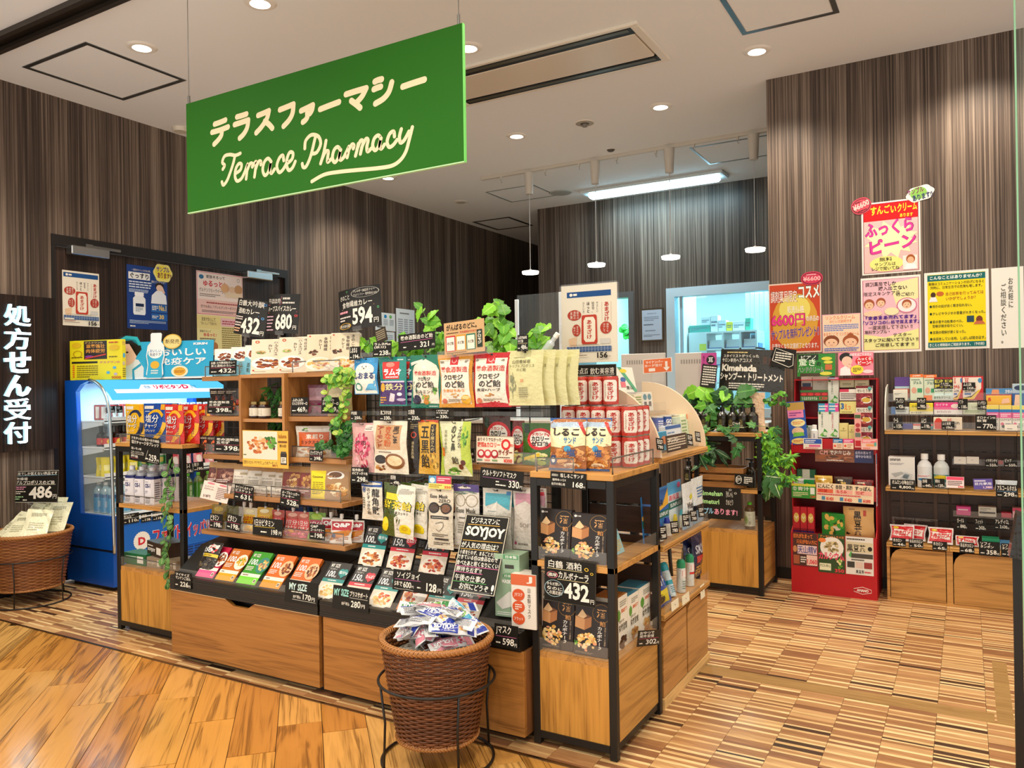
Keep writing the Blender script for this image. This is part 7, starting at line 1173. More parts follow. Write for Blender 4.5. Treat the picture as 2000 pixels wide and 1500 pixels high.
garland('asparagus_fern','feathery asparagus fern spilling beside the right post of the shampoo rack',[[(1486,850),(1498,880),(1510,900),(1545,905)],[(1488,850),(1505,870),(1520,875)],[(1488,855),(1496,900),(1505,940),(1530,945)],[(1488,860),(1515,915),(1550,935)],[(1488,860),(1490,910),(1500,950)],[(1490,870),(1525,895),(1548,890)],[(1488,850),(1500,860),(1512,862)]],4.86,'slim',LG+DG[:1],.045,90,37,fine=True)
garland('eucalyptus_sprig','two thin eucalyptus sprigs right of the large shampoo board',[[(1495,780),(1515,772),(1536,768)],[(1495,784),(1518,784),(1540,788)]],4.95,'round',LG[1:2]+DG[:1],.03,14,39)
garland('variegated_leaves','large pale veined leaves below the asparagus fern',[[(1490,930),(1505,930),(1512,940)],[(1490,930),(1498,945),(1500,955)]],4.85,'ovate',[('3a6a34','c8dcb0')],.12,3,41)
# ================================================================== POSTERS ON THE RIGHT WALL
RYW=RY-.0012
def wp(rc,els,lb,col,name='poster',cat='poster',ry=0,dy=0,th=.0008):return card(rc,RYW-dy,els,lb,cat,name,col,mat='paper',lean=0,ry=ry,th=th,shape=(6 if 'bubble' in name else 1e-9)if cat=='sticker' else None)
wp((1683,392,1798,534),[('r',.03,.02,.97,.98,'8a2a4a'),('r',.04,.025,.96,.975,'f2c0bc'),('r',.04,.74,.96,.975,'d0141c'),('h',.16,.82,.60,.95,'すんごい','f8e03a',2),('h',.62,.83,.95,.95,'クリーム','f8e03a',2),('t',.66,.76,.88,.81,'あります','f8e03a',2),('p',[(.5+(.47 if k%2 else .33)*math.cos(k*PI/12),.47+(.27 if k%2 else .18)*math.sin(k*PI/12))for k in range(24)],'f8f4c0'),('t',.06,.50,.90,.72,'ふっくら','7a1050',3,-.08,.06),('t',.07,.505,.89,.715,'ふっくら','e83aa0',2,-.08,.06),('t',.14,.27,.94,.47,'ピーン','7a1050',3,-.08,.10),('t',.15,.275,.93,.465,'ピーン','e83aa0',2,-.08,.10),('e',.42,.14,.29,.105,'f4ee8a'),('t',.30,.17,.52,.23,'無料','2a2420',2),('t',.22,.11,.58,.16,'サンプルは','2a2420',1),('t',.17,.05,.64,.10,'レジで聞いてね','2a2420',1),('r',.70,.04,.94,.23,'f4ece4'),('e',.83,.18,.075,.06,'a85a2a'),('e',.83,.165,.055,.045,'f0b890'),('p',[(.72,.04),(.94,.04),(.90,.11),(.76,.11)],'fafafa')],'pink and red plumping cream poster, uppermost on the brown wall','f4efe6')
wp((1668,386,1706,416),[('e',.5,.5,.48,.46,'2a1c20'),('e',.5,.5,.45,.42,'c84a5a'),('t',.06,.3,.94,.68,'¥6600','f8c8c0',2,0,.12),('s',.25,.74,.75,.84,1,'1a1010',.1),('s',.25,.14,.75,.24,1,'1a1010',.1)],'oval 6600 yen sticker at the upper left corner of the top pink poster','c84a5a','price_sticker','sticker',-.3,.002)
wp((1773,362,1828,392),[('e',.45,.55,.3,.4,'8ac05a'),('h',.06,.55,.66,.95,'サンプル','7a2a5a',2),('h',.2,.08,.92,.5,'あります!!','2a2a6a',2)],'white and green sample bubble sticker above the top pink poster','e8ece0','bubble_sign','sticker',-.2,.002)
FACE=lambda cx,cy,r,hair:[('e',cx,cy+r*.25,r*1.15,r*.85,hair),('e',cx,cy,r*.9,r*.62,'f4c8a4'),('e',cx-r*.35,cy+.01,r*.08,r*.08,'3a2420'),('e',cx+r*.35,cy+.01,r*.08,r*.08,'3a2420'),('l',[(cx-r*.2,cy-r*.25),(cx,cy-r*.34),(cx+r*.2,cy-r*.25)],.008,'a83a3a')]
wp((1682,540,1799,688),[('r',.03,.03,.97,.97,'b03a6a'),('r',.04,.035,.96,.965,'f2c0cc'),('p',[(.5,.9),(.96,.965),(.96,.7),(.6,.6)],'f4ecb0'),('p',[(.04,.035),(.96,.035),(.96,.3),(.4,.2),(.04,.25)],'f0eea0'),('t',.08,.88,.60,.94,'調剤薬局でしか','2a1a20',2),('t',.30,.82,.78,.875,'購入出来ない','2a1a20',2),('t',.05,.755,.66,.81,'限定スキンケア品','2a1a20',1),('t',.60,.73,.90,.78,'のご紹介','2a1a20',1)]+FACE(.14,.63,.08,'a85a3a')+FACE(.34,.65,.07,'a85a3a')+[('e',.77,.61,.17,.10,'f8f0f0'),('ring',.77,.61,.17,.10,'d87a9a',.12)]+FACE(.77,.61,.07,'a85a3a')+[('e',.2,.52,.16,.04,'f0d0b0'),('e',.52,.54,.12,.05,'f0e8b8'),('t',.08,.435,.92,.49,'「まあまあ売れてます」','4a1a8a',3),('t',.03,.37,.97,.425,'「ソコソコの価格で買えます」','4a1a8a',3),('t',.12,.305,.86,.36,'一度実感して下さい !!','2a1a20',1),('t',.06,.25,.48,.30,'無料サンプル・','2a1a20',1),('t',.54,.205,.84,.25,'テスター','2a1a20',1),('t',.04,.14,.95,.19,'スタッフに聞いて下さい !!','2a1a20',2),('t',.24,.075,.88,.125,'ご用意してます !!','2a1a20',2)],'pink skin care poster with drawn faces, below the top pink poster','f4efe8')
wp((1806,529,1932,682),[('r',.05,.03,.95,.97,'f4dc14'),('r',.05,.885,.95,.965,'146a6a'),('t',.09,.905,.90,.95,'こんなことはありませんか？','f4f8f0',2),('t',.07,.83,.93,.87,'難聴はコミュニケーションの妨げになると','1a1a10',1),('t',.10,.78,.90,.82,'同時に、日常生活での危険も増します。','1a1a10',1),('t',.34,.69,.92,.735,'自己診断を行ってみては','a84a20',1),('t',.34,.63,.80,.675,'いかがでしょうか？','a84a20',1),('e',.14,.71,.04,.035,'4a3020'),('p',[(.07,.62),(.21,.62),(.18,.68),(.1,.68)],'f0f0f0'),('e',.25,.72,.06,.03,'c86a2a'),('t',.08,.54,.74,.58,'●相手の話が良く聞き取れない。','1a3a2a',1),('t',.08,.445,.94,.485,'●テレビやラジオの音量が大きくなった。','1a3a2a',1),('t',.08,.34,.60,.38,'●家の音や自転車のベル、','1a3a2a',1),('t',.12,.285,.60,.325,'警報が聞き取りにくい。','1a3a2a',1),('r',.66,.34,.77,.42,'2a4a5a'),('e',.85,.37,.05,.045,'7a3a20'),('p',[(.76,.31),(.94,.31),(.90,.35),(.8,.35)],'c86a4a'),('t',.08,.205,.64,.245,'●言葉の理解が遅くなった。','1a3a2a',1),('t',.08,.12,.94,.16,'●会話をしている時、しばしば聞き返す。','1a3a2a',1),('r',.05,.03,.95,.095,'146a6a'),('t',.07,.042,.92,.083,'きこえと補聴器のご相談承ります。（予約制）','f4f8f0',1)],'yellow hearing check poster with dark green bands on the brown wall','f2efe6')
wp((1937,522,2000,680),[('v',.52,.50,.68,.87,'お気軽に','4a4a44',1),('v',.28,.06,.46,.80,'ご相談ください。','4a4a44',1)],'plain white consultation poster with vertical grey lettering at the right edge','efece2')
wp((1502,552,1604,689),[('r',.02,.02,.98,.98,'c84a2a'),('e',.5,.45,.44,.40,'d8a03a'),('e',.5,.62,.3,.2,'e8d86a'),('t',.03,.72,.56,.90,'調剤薬局限定','7a1a1a',3),('t',.04,.725,.55,.895,'調剤薬局限定','f8e8e0',1),('t',.57,.76,.98,.96,'コスメ','1a4a4a',3),('t',.58,.765,.97,.95,'コスメ','eefaf4',2),('t',.36,.57,.68,.67,'販売価格','f8f0e0',2),('t',.04,.38,.70,.56,'6600円','8a1040',3),('t',.05,.385,.69,.555,'6600円','e83a8a',2),('t',.72,.44,.96,.52,'の商品の','f4e8e0',2),('t',.04,.18,.96,.34,'サンプルを無料プレゼント!!','f0b0a0',3,0,.05),('t',.045,.185,.955,.335,'サンプルを無料プレゼント!!','3a3a9a',1,0,.05),('t',.05,.06,.94,.14,'在庫なくなり次第終了となります。','f8ece4',1)],'orange and red 6600 yen cosmetics poster by the corner of the brown wall','e8d0c0')
wp((1565,531,1606,556),[('e',.5,.5,.48,.46,'2a1c20'),('e',.5,.5,.45,.42,'d03a5a'),('t',.08,.3,.92,.66,'¥6600','f8b8b8',2),('s',.25,.74,.75,.84,1,'f0d8d8',.1)],'oval 6600 yen sticker on the orange cosmetics poster','d03a5a','price_sticker','sticker',0,.002)
wp((1606,613,1681,689),[('r',.01,.01,.99,.99,'e0a0b0'),('r',.02,.02,.98,.98,'f2d8b8'),('t',.1,.86,.86,.96,'リンクルクリーム','e87a4a',1),('t',.2,.77,.78,.85,'の使い方説明です','e87a4a',1),('s',.05,.56,.95,.74,4,'5a7ad0',.07),('t',.04,.44,.96,.53,'まるでここで リンクルクリーム','e87a4a',1)]+FACE(.24,.26,.18,'8a4a2a')+FACE(.74,.26,.18,'a85a34')+[('e',.74,.44,.08,.06,'a85a34'),('s',.05,.04,.95,.14,2,'4a6ac8',.07)],'small pastel wrinkle cream leaflet right of the orange poster','e8b0bc','leaflet','leaflet')
# ================================================================== RED DISPLAY
DXa,DXb,DYf,DYb=-.952,-.470,5.04,RY-.004;RD='b8101c'
RDp=thing('red_display_stand','tall red cardboard display stand of health foods and cosmetics against the brown wall','display stand',(0,0,0))
MB('card',RD).box(DXa,DYf,0,DXb,DYf+.006,.365).obj('front_panel',RDp)
for x in(DXa,DXb-.006):MB('card',RD).prism([(DYf+.006,0),(DYb,0),(DYb,1.31),(DYb-.12,1.31),(DYb-.17,.95),(DYf+.06,.90),(DYf+.06,.40),(DYf+.006,.365)],'x',x,x+.006).obj('side_panel',RDp)
MB('card','7a0c14').box(DXa+.006,DYb-.006,0,DXb-.006,DYb,1.31).obj('back_panel',RDp)
for y0,z,z2,nm in((DYf+.02,.34,.35,'shelf'),(DYf+.05,.575,.585,'shelf'),(DYf+.09,.875,.885,'shelf'),(DYb-.16,1.06,1.066,'shelf'),(DYb-.165,1.30,1.305,'shelf')):MB('card',RD).box(DXa+.006,y0,z,DXb-.006,DYb-.006,z2).obj(nm,RDp)
for y0,z,z2 in((DYf+.046,.575,.66),(DYf+.086,.85,.94)):MB('card',RD).box(DXa,y0,z,DXb,y0+.004,z2).obj('ledge',RDp)
m=MB('card','fff');ex0,ex1=P(1668,1155,'y',DYf).x,P(1702,1155,'y',DYf).x
m.ink([('l',[(0,.3),(0,.7),(.5,1),(1,.7),(1,.3),(.5,0),(0,.3),(0,.7)],.07,'f4e8e0'),('t',.16,.3,.84,.7,'AMANO','f4e8e0',3)],lambda u,v,d:(ex0+u*(ex1-ex0),DYf-d,.03+v*.042),(ex1-ex0)/.042);m.obj('emblem',RDp)
def rp(rc,Y,els,lb,col,cat='sign card',name='sign_card',**k):return card(rc,Y,els,lb,cat,name,col,mat='card',lean=k.pop('lean',0),**k)
rp((1548,1040,1597,1106),DYf-.002,[('r',.03,.02,.97,.98,'4a2a24'),('t',.04,.82,.8,.96,'疲れがたまって','f0813a',2),('t',.16,.66,.98,.79,'元気がない方に','f0813a',2),('r',.2,.36,.97,.62,'e8c8c8'),('t',.22,.38,.96,.60,'天山精V','24408a',2),('e',.1,.5,.08,.1,'c88a5a'),('r',.04,.06,.28,.32,'a85a3a'),('s',.32,.1,.54,.3,3,WH,.08),('r',.56,.04,.98,.34,'f0c8b8'),('t',.58,.06,.97,.22,'1,060','d82a3a',2)],'black and orange tonic sign, left of three on the front of the red stand','8a1a24')
rp((1598,1044,1650,1119),DYf-.002,[('r',.02,.02,.98,.98,'2c4a24'),('e',.52,.66,.44,.28,'f2eee2'),('food',.52,.68,.30,.16,['c8b080','a89060','e0d0a0','7a6a40'],34,.25),('t',.08,.91,.98,.97,'アーモンド入り大豆','f08a3a',2),('e',.16,.84,.14,.06,'f0813a'),('t',.02,.34,.98,.54,'カルシウム','e8486a',3),('r',.05,.06,.48,.24,'f0eec8'),('t',.07,.14,.46,.22,'片口いわし','2a3a1c',2),('food',.8,.26,.16,.12,GREENS+['e8d8a0'],14,.35),('t',.62,.03,.97,.12,'350','e83a4a',2)],'green calcium sign with a plate of small fish, middle of three on the red stand','2c4a24')
rp((1652,1049,1706,1123),DYf-.002,[('r',.02,.02,.98,.98,'e8e4da'),('s',.04,.90,.96,.97,1,'3a342c',.06),('r',.02,.58,.98,.86,'d8cca8'),('t',.05,.60,.72,.80,'黒豆茶','16140f',3),('e',.88,.70,.08,.06,'16140f'),('p',[(.1,.5),(.2,.62),(.28,.5),(.18,.44)],'5ab05a'),('r',.2,.44,.98,.56,'4a463c'),('s',.2,.36,.95,.43,1,'5a564a',.05),('r',.05,.18,.32,.34,'3a3a34'),('r',.36,.18,.62,.34,'e0c8b8'),('r',.66,.18,.95,.34,'9a3a34'),('t',.36,.04,.66,.13,'黒豆茶','16140f',2),('s',.68,.05,.95,.12,1,'d8404a',.07)],'white black bean tea sign, right of three on the front of the red stand','e8e4da')
def rc_(rc,Y,dep,col,els,lb,z,cat='box',name='carton',**k):
    o=carton(rc,Y,dep,col,els,lb,cat,name,**k);o.location.z=z+.0005;return o
for i in range(3):rc_((1549+i*14,998,1562+i*14,1036),5.09,.05,'c0202c',[('e',.5,.6,.4,.18,'d8b85a'),('t',.2,.55,.8,.66,'V','f4e8c0',2),('r',0,.1,1,.2,'8a1420'),('r',0,0,1,.12,'2a1c5a')],'red tonic carton with gold disc on the red stand, '+('left','middle','right')[i]+' of three',.351,'tonic box',h=.165)
rc_((1604,1008,1650,1044),5.10,.06,'2c8a34',[('food',.5,.5,.5,.5,['e8c060','1f5a24','4aa83a','c89a3a'],30,.25),('e',.6,.35,.24,.1,'e8e0c0')],'green camouflage patterned snack carton on the red stand',.351,'snack box',rz=-.2,h=.135)
o=pouch((1648,996,1708,1050),5.10,.07,'c89a5c',[('v',.34,.1,.60,.86,'黒豆茶','1c140c',3),('r',.66,.72,.76,.9,'a83a24'),('s',.2,.9,.45,.94,1,'4a3a24',.1),('food',.14,.14,.08,.06,['1c140c'],8,.4)],'kraft black bean tea bag standing on the red stand','tea bag pouch','tea_pouch',stand=True,mat='card',h=.185);o.location.z=.352
for i,z in enumerate((.587,.637)):rc_((1549,906+0*i,1590,932),5.12,.10,'e8ece0',[('r',.5,0,1,1,'1f9a44'),('t',.1,.5,.5,.85,'グリーン','2a3a20',2),('t',.56,.5,.74,.85,'一','0f4a20',2),('t',.6,.1,.74,.5,'3','f0b03a',3),('e',.3,.25,.16,.2,'7ab84a')],'white and green juice powder carton on the red stand, '+('lower' if i==0 else 'upper')+' of two',z,'juice box',h=.048)
rc_((1556,887,1592,906),5.22,.05,'2a6a44',[('r',.3,0,.7,1,'d8dcc8'),('t',.34,.3,.68,.6,'グリーン','2a3a20',1)],'dark green juice carton standing behind the two white and green ones',.587,'juice box',h=.15)
for rc,c,lb in(((1591,906,1626,946),['e8c050','f4dc80','c89a2a','fff0b0'],'gold foil garlic egg yolk bag on the red stand'),((1628,906,1664,946),['4a2a14','c89a3a','2a1810','e8c868'],'black and gold vinegar bag on the red stand'),((1666,910,1706,946),['8a1410','b02018','5a0c0a','c83a2a'],'dark red soft shelled turtle extract bag on the red stand')):
    o=pouch(rc,5.12,.03,c[0],[('r',.08,.1,.92,.9,c[2]),('food',.5,.45,.4,.34,c,26,.3),('s',.2,.78,.8,.88,1,'f4e8c0',.12)],lb,'supplement bag','supplement_bag');o.location.z=.588
rp((1546,945,1593,973),5.075,[('r',0,.0,1,1,'3a9a3a'),('r',0,.84,1,1,'e0d84a'),('ring',.14,.66,.08,.14,'f4f8e8',.2),('t',.09,.56,.19,.76,'生','f4f8e8',2),('t',.26,.52,.74,.80,'青汁','f4f8e8',3),('s',.06,.1,.7,.44,3,'f0f0b0',.08),('r',.78,.3,.96,.76,'e8ece0'),('t',.78,.06,.98,.22,'1280','e83a3a',1)],'green juice sign along the middle ledge of the red stand','3a9a3a')
rp((1594,946,1706,981),5.07,[('t',.03,.70,.30,.94,'にんにく','1c1814',2),('t',.34,.70,.64,.94,'香醋・黒酢','1c1814',2),('t',.68,.70,.96,.94,'すっぽん','1c1814',2),('r',.02,.46,.30,.68,'e86a4a'),('t',.05,.48,.2,.66,'卵黄','c8201c',2),('r',.34,.46,.64,.68,'f4b0a0'),('t',.36,.48,.54,.66,'もろみ','c8201c',2),('r',.68,.46,.97,.68,'f4b0a0'),('t',.7,.48,.84,.66,'牡蠣','c8201c',2),('s',.02,.32,.97,.44,1,'d8405a',.04)]+[('t',.18+.32*i,.04,.31+.32*i,.24,'¥1450' if i<2 else '¥1890','d8302c',2)for i in range(3)]+[('r',.10+.32*i,.06,.16+.32*i,.26,'4a8ab0')for i in range(3)],'peach three part supplement sign along the middle ledge of the red stand','f4dcb8',ry=.02)
rp((1592,878,1706,903),5.125,[('food',.4,.4,.4,.4,['9a5a3a','7a4a3a','b87a5a','5a3a2c'],30,.25),('t',.08,.58,.22,.9,'C.M','f4b0a8',2),('t',.26,.56,.62,.92,'でおなじみ','f4f0e8',2),('r',.68,.0,1,1,'2a3260'),('t',.70,.66,.96,.9,'自然の恵みで','d8d8ec',1),('t',.70,.38,.96,.6,'健やかな毎日','d8d8ec',1),('s',.2,.08,.62,.2,1,'f0e8e0',.05)],'brown and navy header card inside the middle of the red stand','8a5a44')
MB('card','f0f0ee').box(DXb+.001,DYf+.03,.55,DXb+.002,DYf+.075,.86).ink([('r',0,.8,1,1,'3a8aa8'),('v',.2,.04,.8,.78,'疲れがたまり健康維持','3a4a8a',1)],lambda u,v,d:(DXb+.0021+d,DYf+.03+u*.045,.55+v*.31)).obj('side_label',RDp)
def hdr(rc,els,lb,col):return rp(rc,5.20,els,lb,col,lean=.08)
hdr((1557,691,1631,735),[('r',.02,.72,.56,.98,'1c2a1c'),('t',.1,.78,.5,.94,'ピアノ','f0f4e8',1),('t',.02,.44,.50,.80,'驚き','0c2a0c',3),('t',.51,.46,.63,.64,'の','0c2a0c',3),('t',.03,.45,.49,.79,'驚き','e8ffe0',1),('t',.02,.18,.70,.42,'ハンドクリーム','f4f8f0',3),('t',.03,.19,.69,.41,'ハンドクリーム','0c3a0c',1),('e',.78,.78,.14,.08,'e0d84a'),('e',.82,.62,.12,.07,'e0d84a'),('e',.76,.12,.16,.08,'e0d84a'),('r',.74,.28,.92,.52,'c86a3a'),('r',.08,.0,.6,.14,'4a3a24')],'green hand cream header card on top of the red stand','2c8a30')
hdr((1637,688,1706,733),[('e',.22,.78,.19,.22,'1a1414'),('e',.25,.62,.15,.22,'f4c8b0'),('p',[(.05,.0),(.36,.0),(.34,.30),(.2,.42),(.06,.3)],'f8f0f0'),('p',[(.26,.3),(.40,.36),(.34,.5),(.28,.45)],'f4c8b0'),('l',[(.3,.50),(.34,.48)],.02,'c83a4a'),('t',.32,.84,.96,.97,'45歳を過ぎたお肌に','fdf4f4',2),('e',.74,.62,.25,.22,'d81c28'),('t',.54,.64,.94,.78,'ふっくら','fdf4f4',3),('t',.56,.46,.94,.62,'ピーン!','fdf4f4',3),('e',.54,.24,.18,.20,'f4e03a'),('s',.42,.14,.66,.34,3,'2a2010',.08),('e',.84,.16,.14,.08,'f8d8dc')],'pink header card with a smiling dark haired woman on top of the red stand','f08aa0')
ux=5.20
for rc,c,els,lb,z in(((1565,735,1586,764),'e6e2d4',[('r',.0,.0,1,.3,'9a2a2a'),('r',.1,.3,.9,.55,'3a4a6a')],'white cream jar carton at the upper left of the red stand',1.13),((1587,734,1618,762),'e4e0d0',[('t',.3,.5,.7,.62,'SIMKY','8a8474',0),('s',.4,.4,.6,.44,1,'8a8474',.1)],'plain ivory cosmetics carton at the upper middle of the red stand',1.13),((1640,742,1668,757),'ece4b8',[('s',.2,.3,.8,.6,2,'8a8450',.12)],'pale yellow cosmetics carton, left of two on the upper right of the red stand',1.13),((1669,742,1697,758),'ece4b8',[('s',.2,.3,.8,.6,2,'8a8450',.12)],'pale yellow cosmetics carton, right of two on the upper right of the red stand',1.13)):
    rc_(rc,5.25,.05,c,els,lb,1.067,'cosmetics box',lean=0);S.objects[-1 if False else 0];o=[q for q in C.objects if q.get('label')==lb][0];o.location.z=fr(*rc,5.25)[0].z
rp((1563,762,1617,783),5.19,[('r',0,.45,1,.8,'8a1c24')]+[('e',.13+.25*i,.62,.11,.13,'d83a3a')for i in range(4)]+[('t',.05,.06,.62,.38,'うるおすおやすみ','e8f0d8',1),('t',.7,.06,.98,.38,'1,320','e84a4a',2)],'red and green price strip across the left of the red stand','3a7a3a')
rp((1640,760,1676,782),5.19,[('r',0,.75,.5,1,'d83a5a'),('s',.06,.1,.94,.68,4,'6a5a58',.06)],'white and red notice card on the upper right of the red stand','ece4dc')
rp((1640,784,1676,808),5.185,[('t',.06,.36,.24,.86,'3','2a6ab0',3),('t',.26,.3,.6,.8,'えっ','e8803a',2),('s',.1,.08,.9,.2,1,'8a8040',.08)],'cream card with a big blue 3 on the right of the red stand','e8dc8a')
WHT=[('r',.06,.90,.28,1.0,'3a8a4a'),('w',.30,.40,.50,.94,'全身うるおい','4a5a48',1),('p',[(.15,.10),(.45,.04),(.60,.22),(.40,.20)],'7ac050'),('p',[(.40,.06),(.60,.36),(.90,.24),(.80,.04)],'3a9a3a'),('e',.68,.16,.2,.08,'d8ecc8')]
for rc,lb,els,Y in(((1617,741,1638,789),'white moisturising carton with green leaf, topmost of the tall three',WHT,5.215),((1598,804,1618,855),'white moisturising carton with green leaf, lower left of the tall three',WHT,5.15),((1618,804,1638,855),'white moisturising carton with green leaf and pink letters, lower right of the tall three',WHT[:1]+[('w',.30,.3,.52,.94,'乾燥肌にうるおい','c85a78',1)]+WHT[2:],5.15)):
    o=carton(rc,Y,.04,'e9ece0',els,lb,'lotion box','lotion_carton')
    rp((rc[0],rc[1]-(16 if 'topmost' not in lb else 4),rc[2],rc[1]),Y-.002,[('r',0,0,.65,1,'3aa0c8'),('r',.65,0,1,1,'e84aa0'),('s',.08,.15,.92,.85,2,'f8f4f8',.12)],'blue and pink strip card above the '+lb.split(', ')[1]+' tall carton','3aa0c8')
tb2=MB('plastic','e8e8e4').lathe([(0,0),(.021,.001),(.021,.10),(.012,.112)],n=16).ink([('w',.44,.3,.6,.9,'全身保湿','3a4a7a',1),('r',.3,.0,.7,.14,'3a3a7a')],lambda u,v,d:((.021+d)*math.sin((u-.5)*2.6),-(.021+d)*math.cos((u-.5)*2.6),.004+v*.09),.5,6).obj('lotion_bottle',loc=(P(1591,855,'y',5.15).x,5.15,.888));MB('plastic','f4f4f0').lathe([(.014,.108),(.014,.135),(0,.137)],n=14).obj('cap',tb2);tag(tb2,'white lotion bottle with clear cap on the lower tier of the red stand','bottle')
rc_((1574,816,1590,856),5.18,.04,'cdd4c4',WHT,'shaded white leaf carton behind the lotion bottle',.887,'lotion box')  # same white carton, its base colour darkened to paint in the shade
rp((1543,784,1578,868),5.12,[('r',.02,.80,.98,.98,'c8a050'),('r',.02,.62,.9,.80,'f08ab8'),('s',.1,.66,.8,.76,2,'7a2a8a',.1),('e',.55,.50,.4,.09,'f4e8a8'),('s',.25,.46,.85,.54,2,'e8843a',.1),('e',.5,.30,.34,.10,'f0c8a0'),('p',[(.2,.18),(.85,.2),(.8,.28),(.25,.28)],'7ac04a'),('e',.5,.08,.42,.07,'f0d880'),('s',.2,.05,.8,.11,2,'c84a3a',.1)],'tall blue and pink skin care card at the left edge of the red stand','2a5ab8',ry=-.08)
for i in range(3):rc_((1672,754+i*38,1704,792+i*38),5.175,.03,'ece4d4',[('r',0,.88,1,1,'7a1420'),('e',.84,.86,.12,.10,'5ab0a8'),('t',.08,.66,.9,.84,'せいとう茶','3a2a20',1),('r',0,0,1,.62,'8a2430'),('food',.5,.32,.5,.3,['a83a44','6a1420','8a2430','c86a5a'],16,.3),('e',.62,.26,.32,.17,'f0ece0'),('e',.62,.27,.26,.12,'d8b040')],'red and cream herbal tea carton on the red stand, '+('top','middle','bottom')[i]+' of the stack of three',0,'tea box');
for i in range(3):
    for q in C.objects:
        if q.get('label','').startswith('red and cream herbal tea carton')and q['label'].split(', ')[1].startswith(('top','middle','bottom')[i]):q.location.z=fr(1672,754+i*38,1704,791.5+i*38,5.175)[0].z
for rc,lb in(((1639,809,1656,856),'tall yellow cosmetics carton, left of two on the lower tier of the red stand'),((1657,812,1669,856),'tall yellow cosmetics carton, right of two on the lower tier of the red stand')):rc_(rc,5.16,.04,'e8dc90',[('t',.15,.66,.85,.72,'SIMKY','8a7a3a',0),('e',.5,.78,.1,.03,'a89848')],lb,.887,'cosmetics box')
rp((1669,806,1682,874),5.10,[('r',.06,.84,.94,.94,'4a6a3a'),('e',.5,.64,.34,.06,'b83a3a'),('e',.5,.5,.34,.06,'a82a34'),('r',.1,.3,.9,.42,'6a7a6a'),('r',.1,.04,.9,.2,'c01c28')],'narrow pink vertical strip card on the red stand','f0a8a0')
for rc,els,lb,c in(((1569,856,1606,877),[('r',.04,.5,.96,.94,'2a5ab8'),('s',.1,.56,.66,.88,2,'f8f8f0',.1),('r',.3,.2,.9,.4,'e86a9a'),('s',.1,.04,.9,.16,1,'e8503a',.08)],'blue and pink price sign, first on the upper ledge of the red stand','f4ecd8'),((1627,857,1646,877),[('r',0,.6,1,1,'2a7ab0'),('s',.1,.66,.9,.9,2,'f0f4f8',.15),('e',.2,.3,.12,.12,'e8503a'),('s',.4,.1,.9,.5,2,'c88a6a',.1)],'blue and cream price sign, second on the upper ledge of the red stand','f4dcc0'),((1647,857,1667,877),[('r',0,.6,1,1,'e84a8a'),('s',.1,.66,.9,.9,2,'f8f0f4',.15),('e',.2,.3,.12,.12,'e8503a'),('s',.4,.1,.9,.5,2,'c88a6a',.1)],'pink and cream price sign, third on the upper ledge of the red stand','f4dcc0'),((1682,857,1714,878),[('r',.04,.6,.96,.96,'f4787a'),('s',.1,.66,.9,.9,2,'f8f0f0',.1),('r',.3,.3,.8,.5,'f0a05a'),('e',.86,.5,.08,.2,'5ab0a0'),('s',.1,.06,.9,.2,1,'e8503a',.08)],'salmon price sign at the right end of the upper ledge of the red stand','f4c8bc')):
    rp(rc,5.095,els,lb,c)
# ================================================================== CABINETS AT THE RIGHT
BX=[-.422,-.098,.235,.56];BYf,BYb=5.10,RY-.004
WCb=thing('wall_cabinets','row of oak wall cabinets with plywood shelves and rounded doors at the right','shelf unit',(0,0,0))
for i in range(3):
    a,b=BX[i],BX[i+1];mb=MB('woodx','c4904e')
    for q in((a,.0,a+.016,.315),(b-.016,.0,b,.315),(a+.016,.0,b-.016,.015)):mb.box(q[0],BYf+.004,q[1],q[2],BYb,q[3])
    mb.obj('cabinet_body',WCb);a2,b2=a+.02,b-.02
    MB('woodx','bd8a48').prism([(a2,.018),(b2,.018),(b2,.308),(a2+.06,.308),(a2+.03,.296),(a2+.010,.272),(a2,.24)],'y',BYf,BYf+.016).obj('door',WCb)
    for z in(.338,.665,1.0):MB('woodx','cf9c50').box(a,BYf-.012,z-.022,b-.002,BYb-.01,z,b=.0015).obj('shelf',WCb)
    for z in(.330,.657,.992):MB('black','7a5020').box(a+.002,BYf-.0127,z-.001,b-.004,BYf-.0118,z+.001).obj('ply_line',WCb)
    for k in range(6):MB('woodx','3a271b').box(a+.01,BYb-.012,.345+k*.105,b-.004,BYb-.004,.345+k*.105+.098).obj('back_slat',WCb)
    for x in(a+.06,a+.24):MB('woodz','4a3220').box(x,BYb-.024,.34,x+.02,BYb-.012,.98).obj('bracket_rail',WCb)
AC='c8c6c0'
tt=MB('acrylic',AC)
for k,(y,z)in enumerate(((BYf+.03,1.0),(BYf+.09,1.085),(BYf+.15,1.165))):MB('acrylic',AC).box(BX[0]+.01,y-.04,z+.002,.55,y+.05,z+.006).box(BX[0]+.01,y-.042,z,.55,y-.040,z+.05).obj('acrylic_tier',WCb)
MB('plastic','d8d4c8').prism([(BYf-.015,1.001),(BYf+.21,1.001),(BYf+.21,1.27),(BYf+.10,1.25),(BYf+.03,1.19),(BYf-.01,1.10)],'x',BX[0],BX[0]+.006).obj('cheek',WCb)
U0,U1,U2=1.0065,1.0915,1.1715
def med(rc,Y,dep,col,els,lb,z,**k):return rc_(rc,Y,dep,col,els,lb,z,'medicine box','medicine_carton',**k)
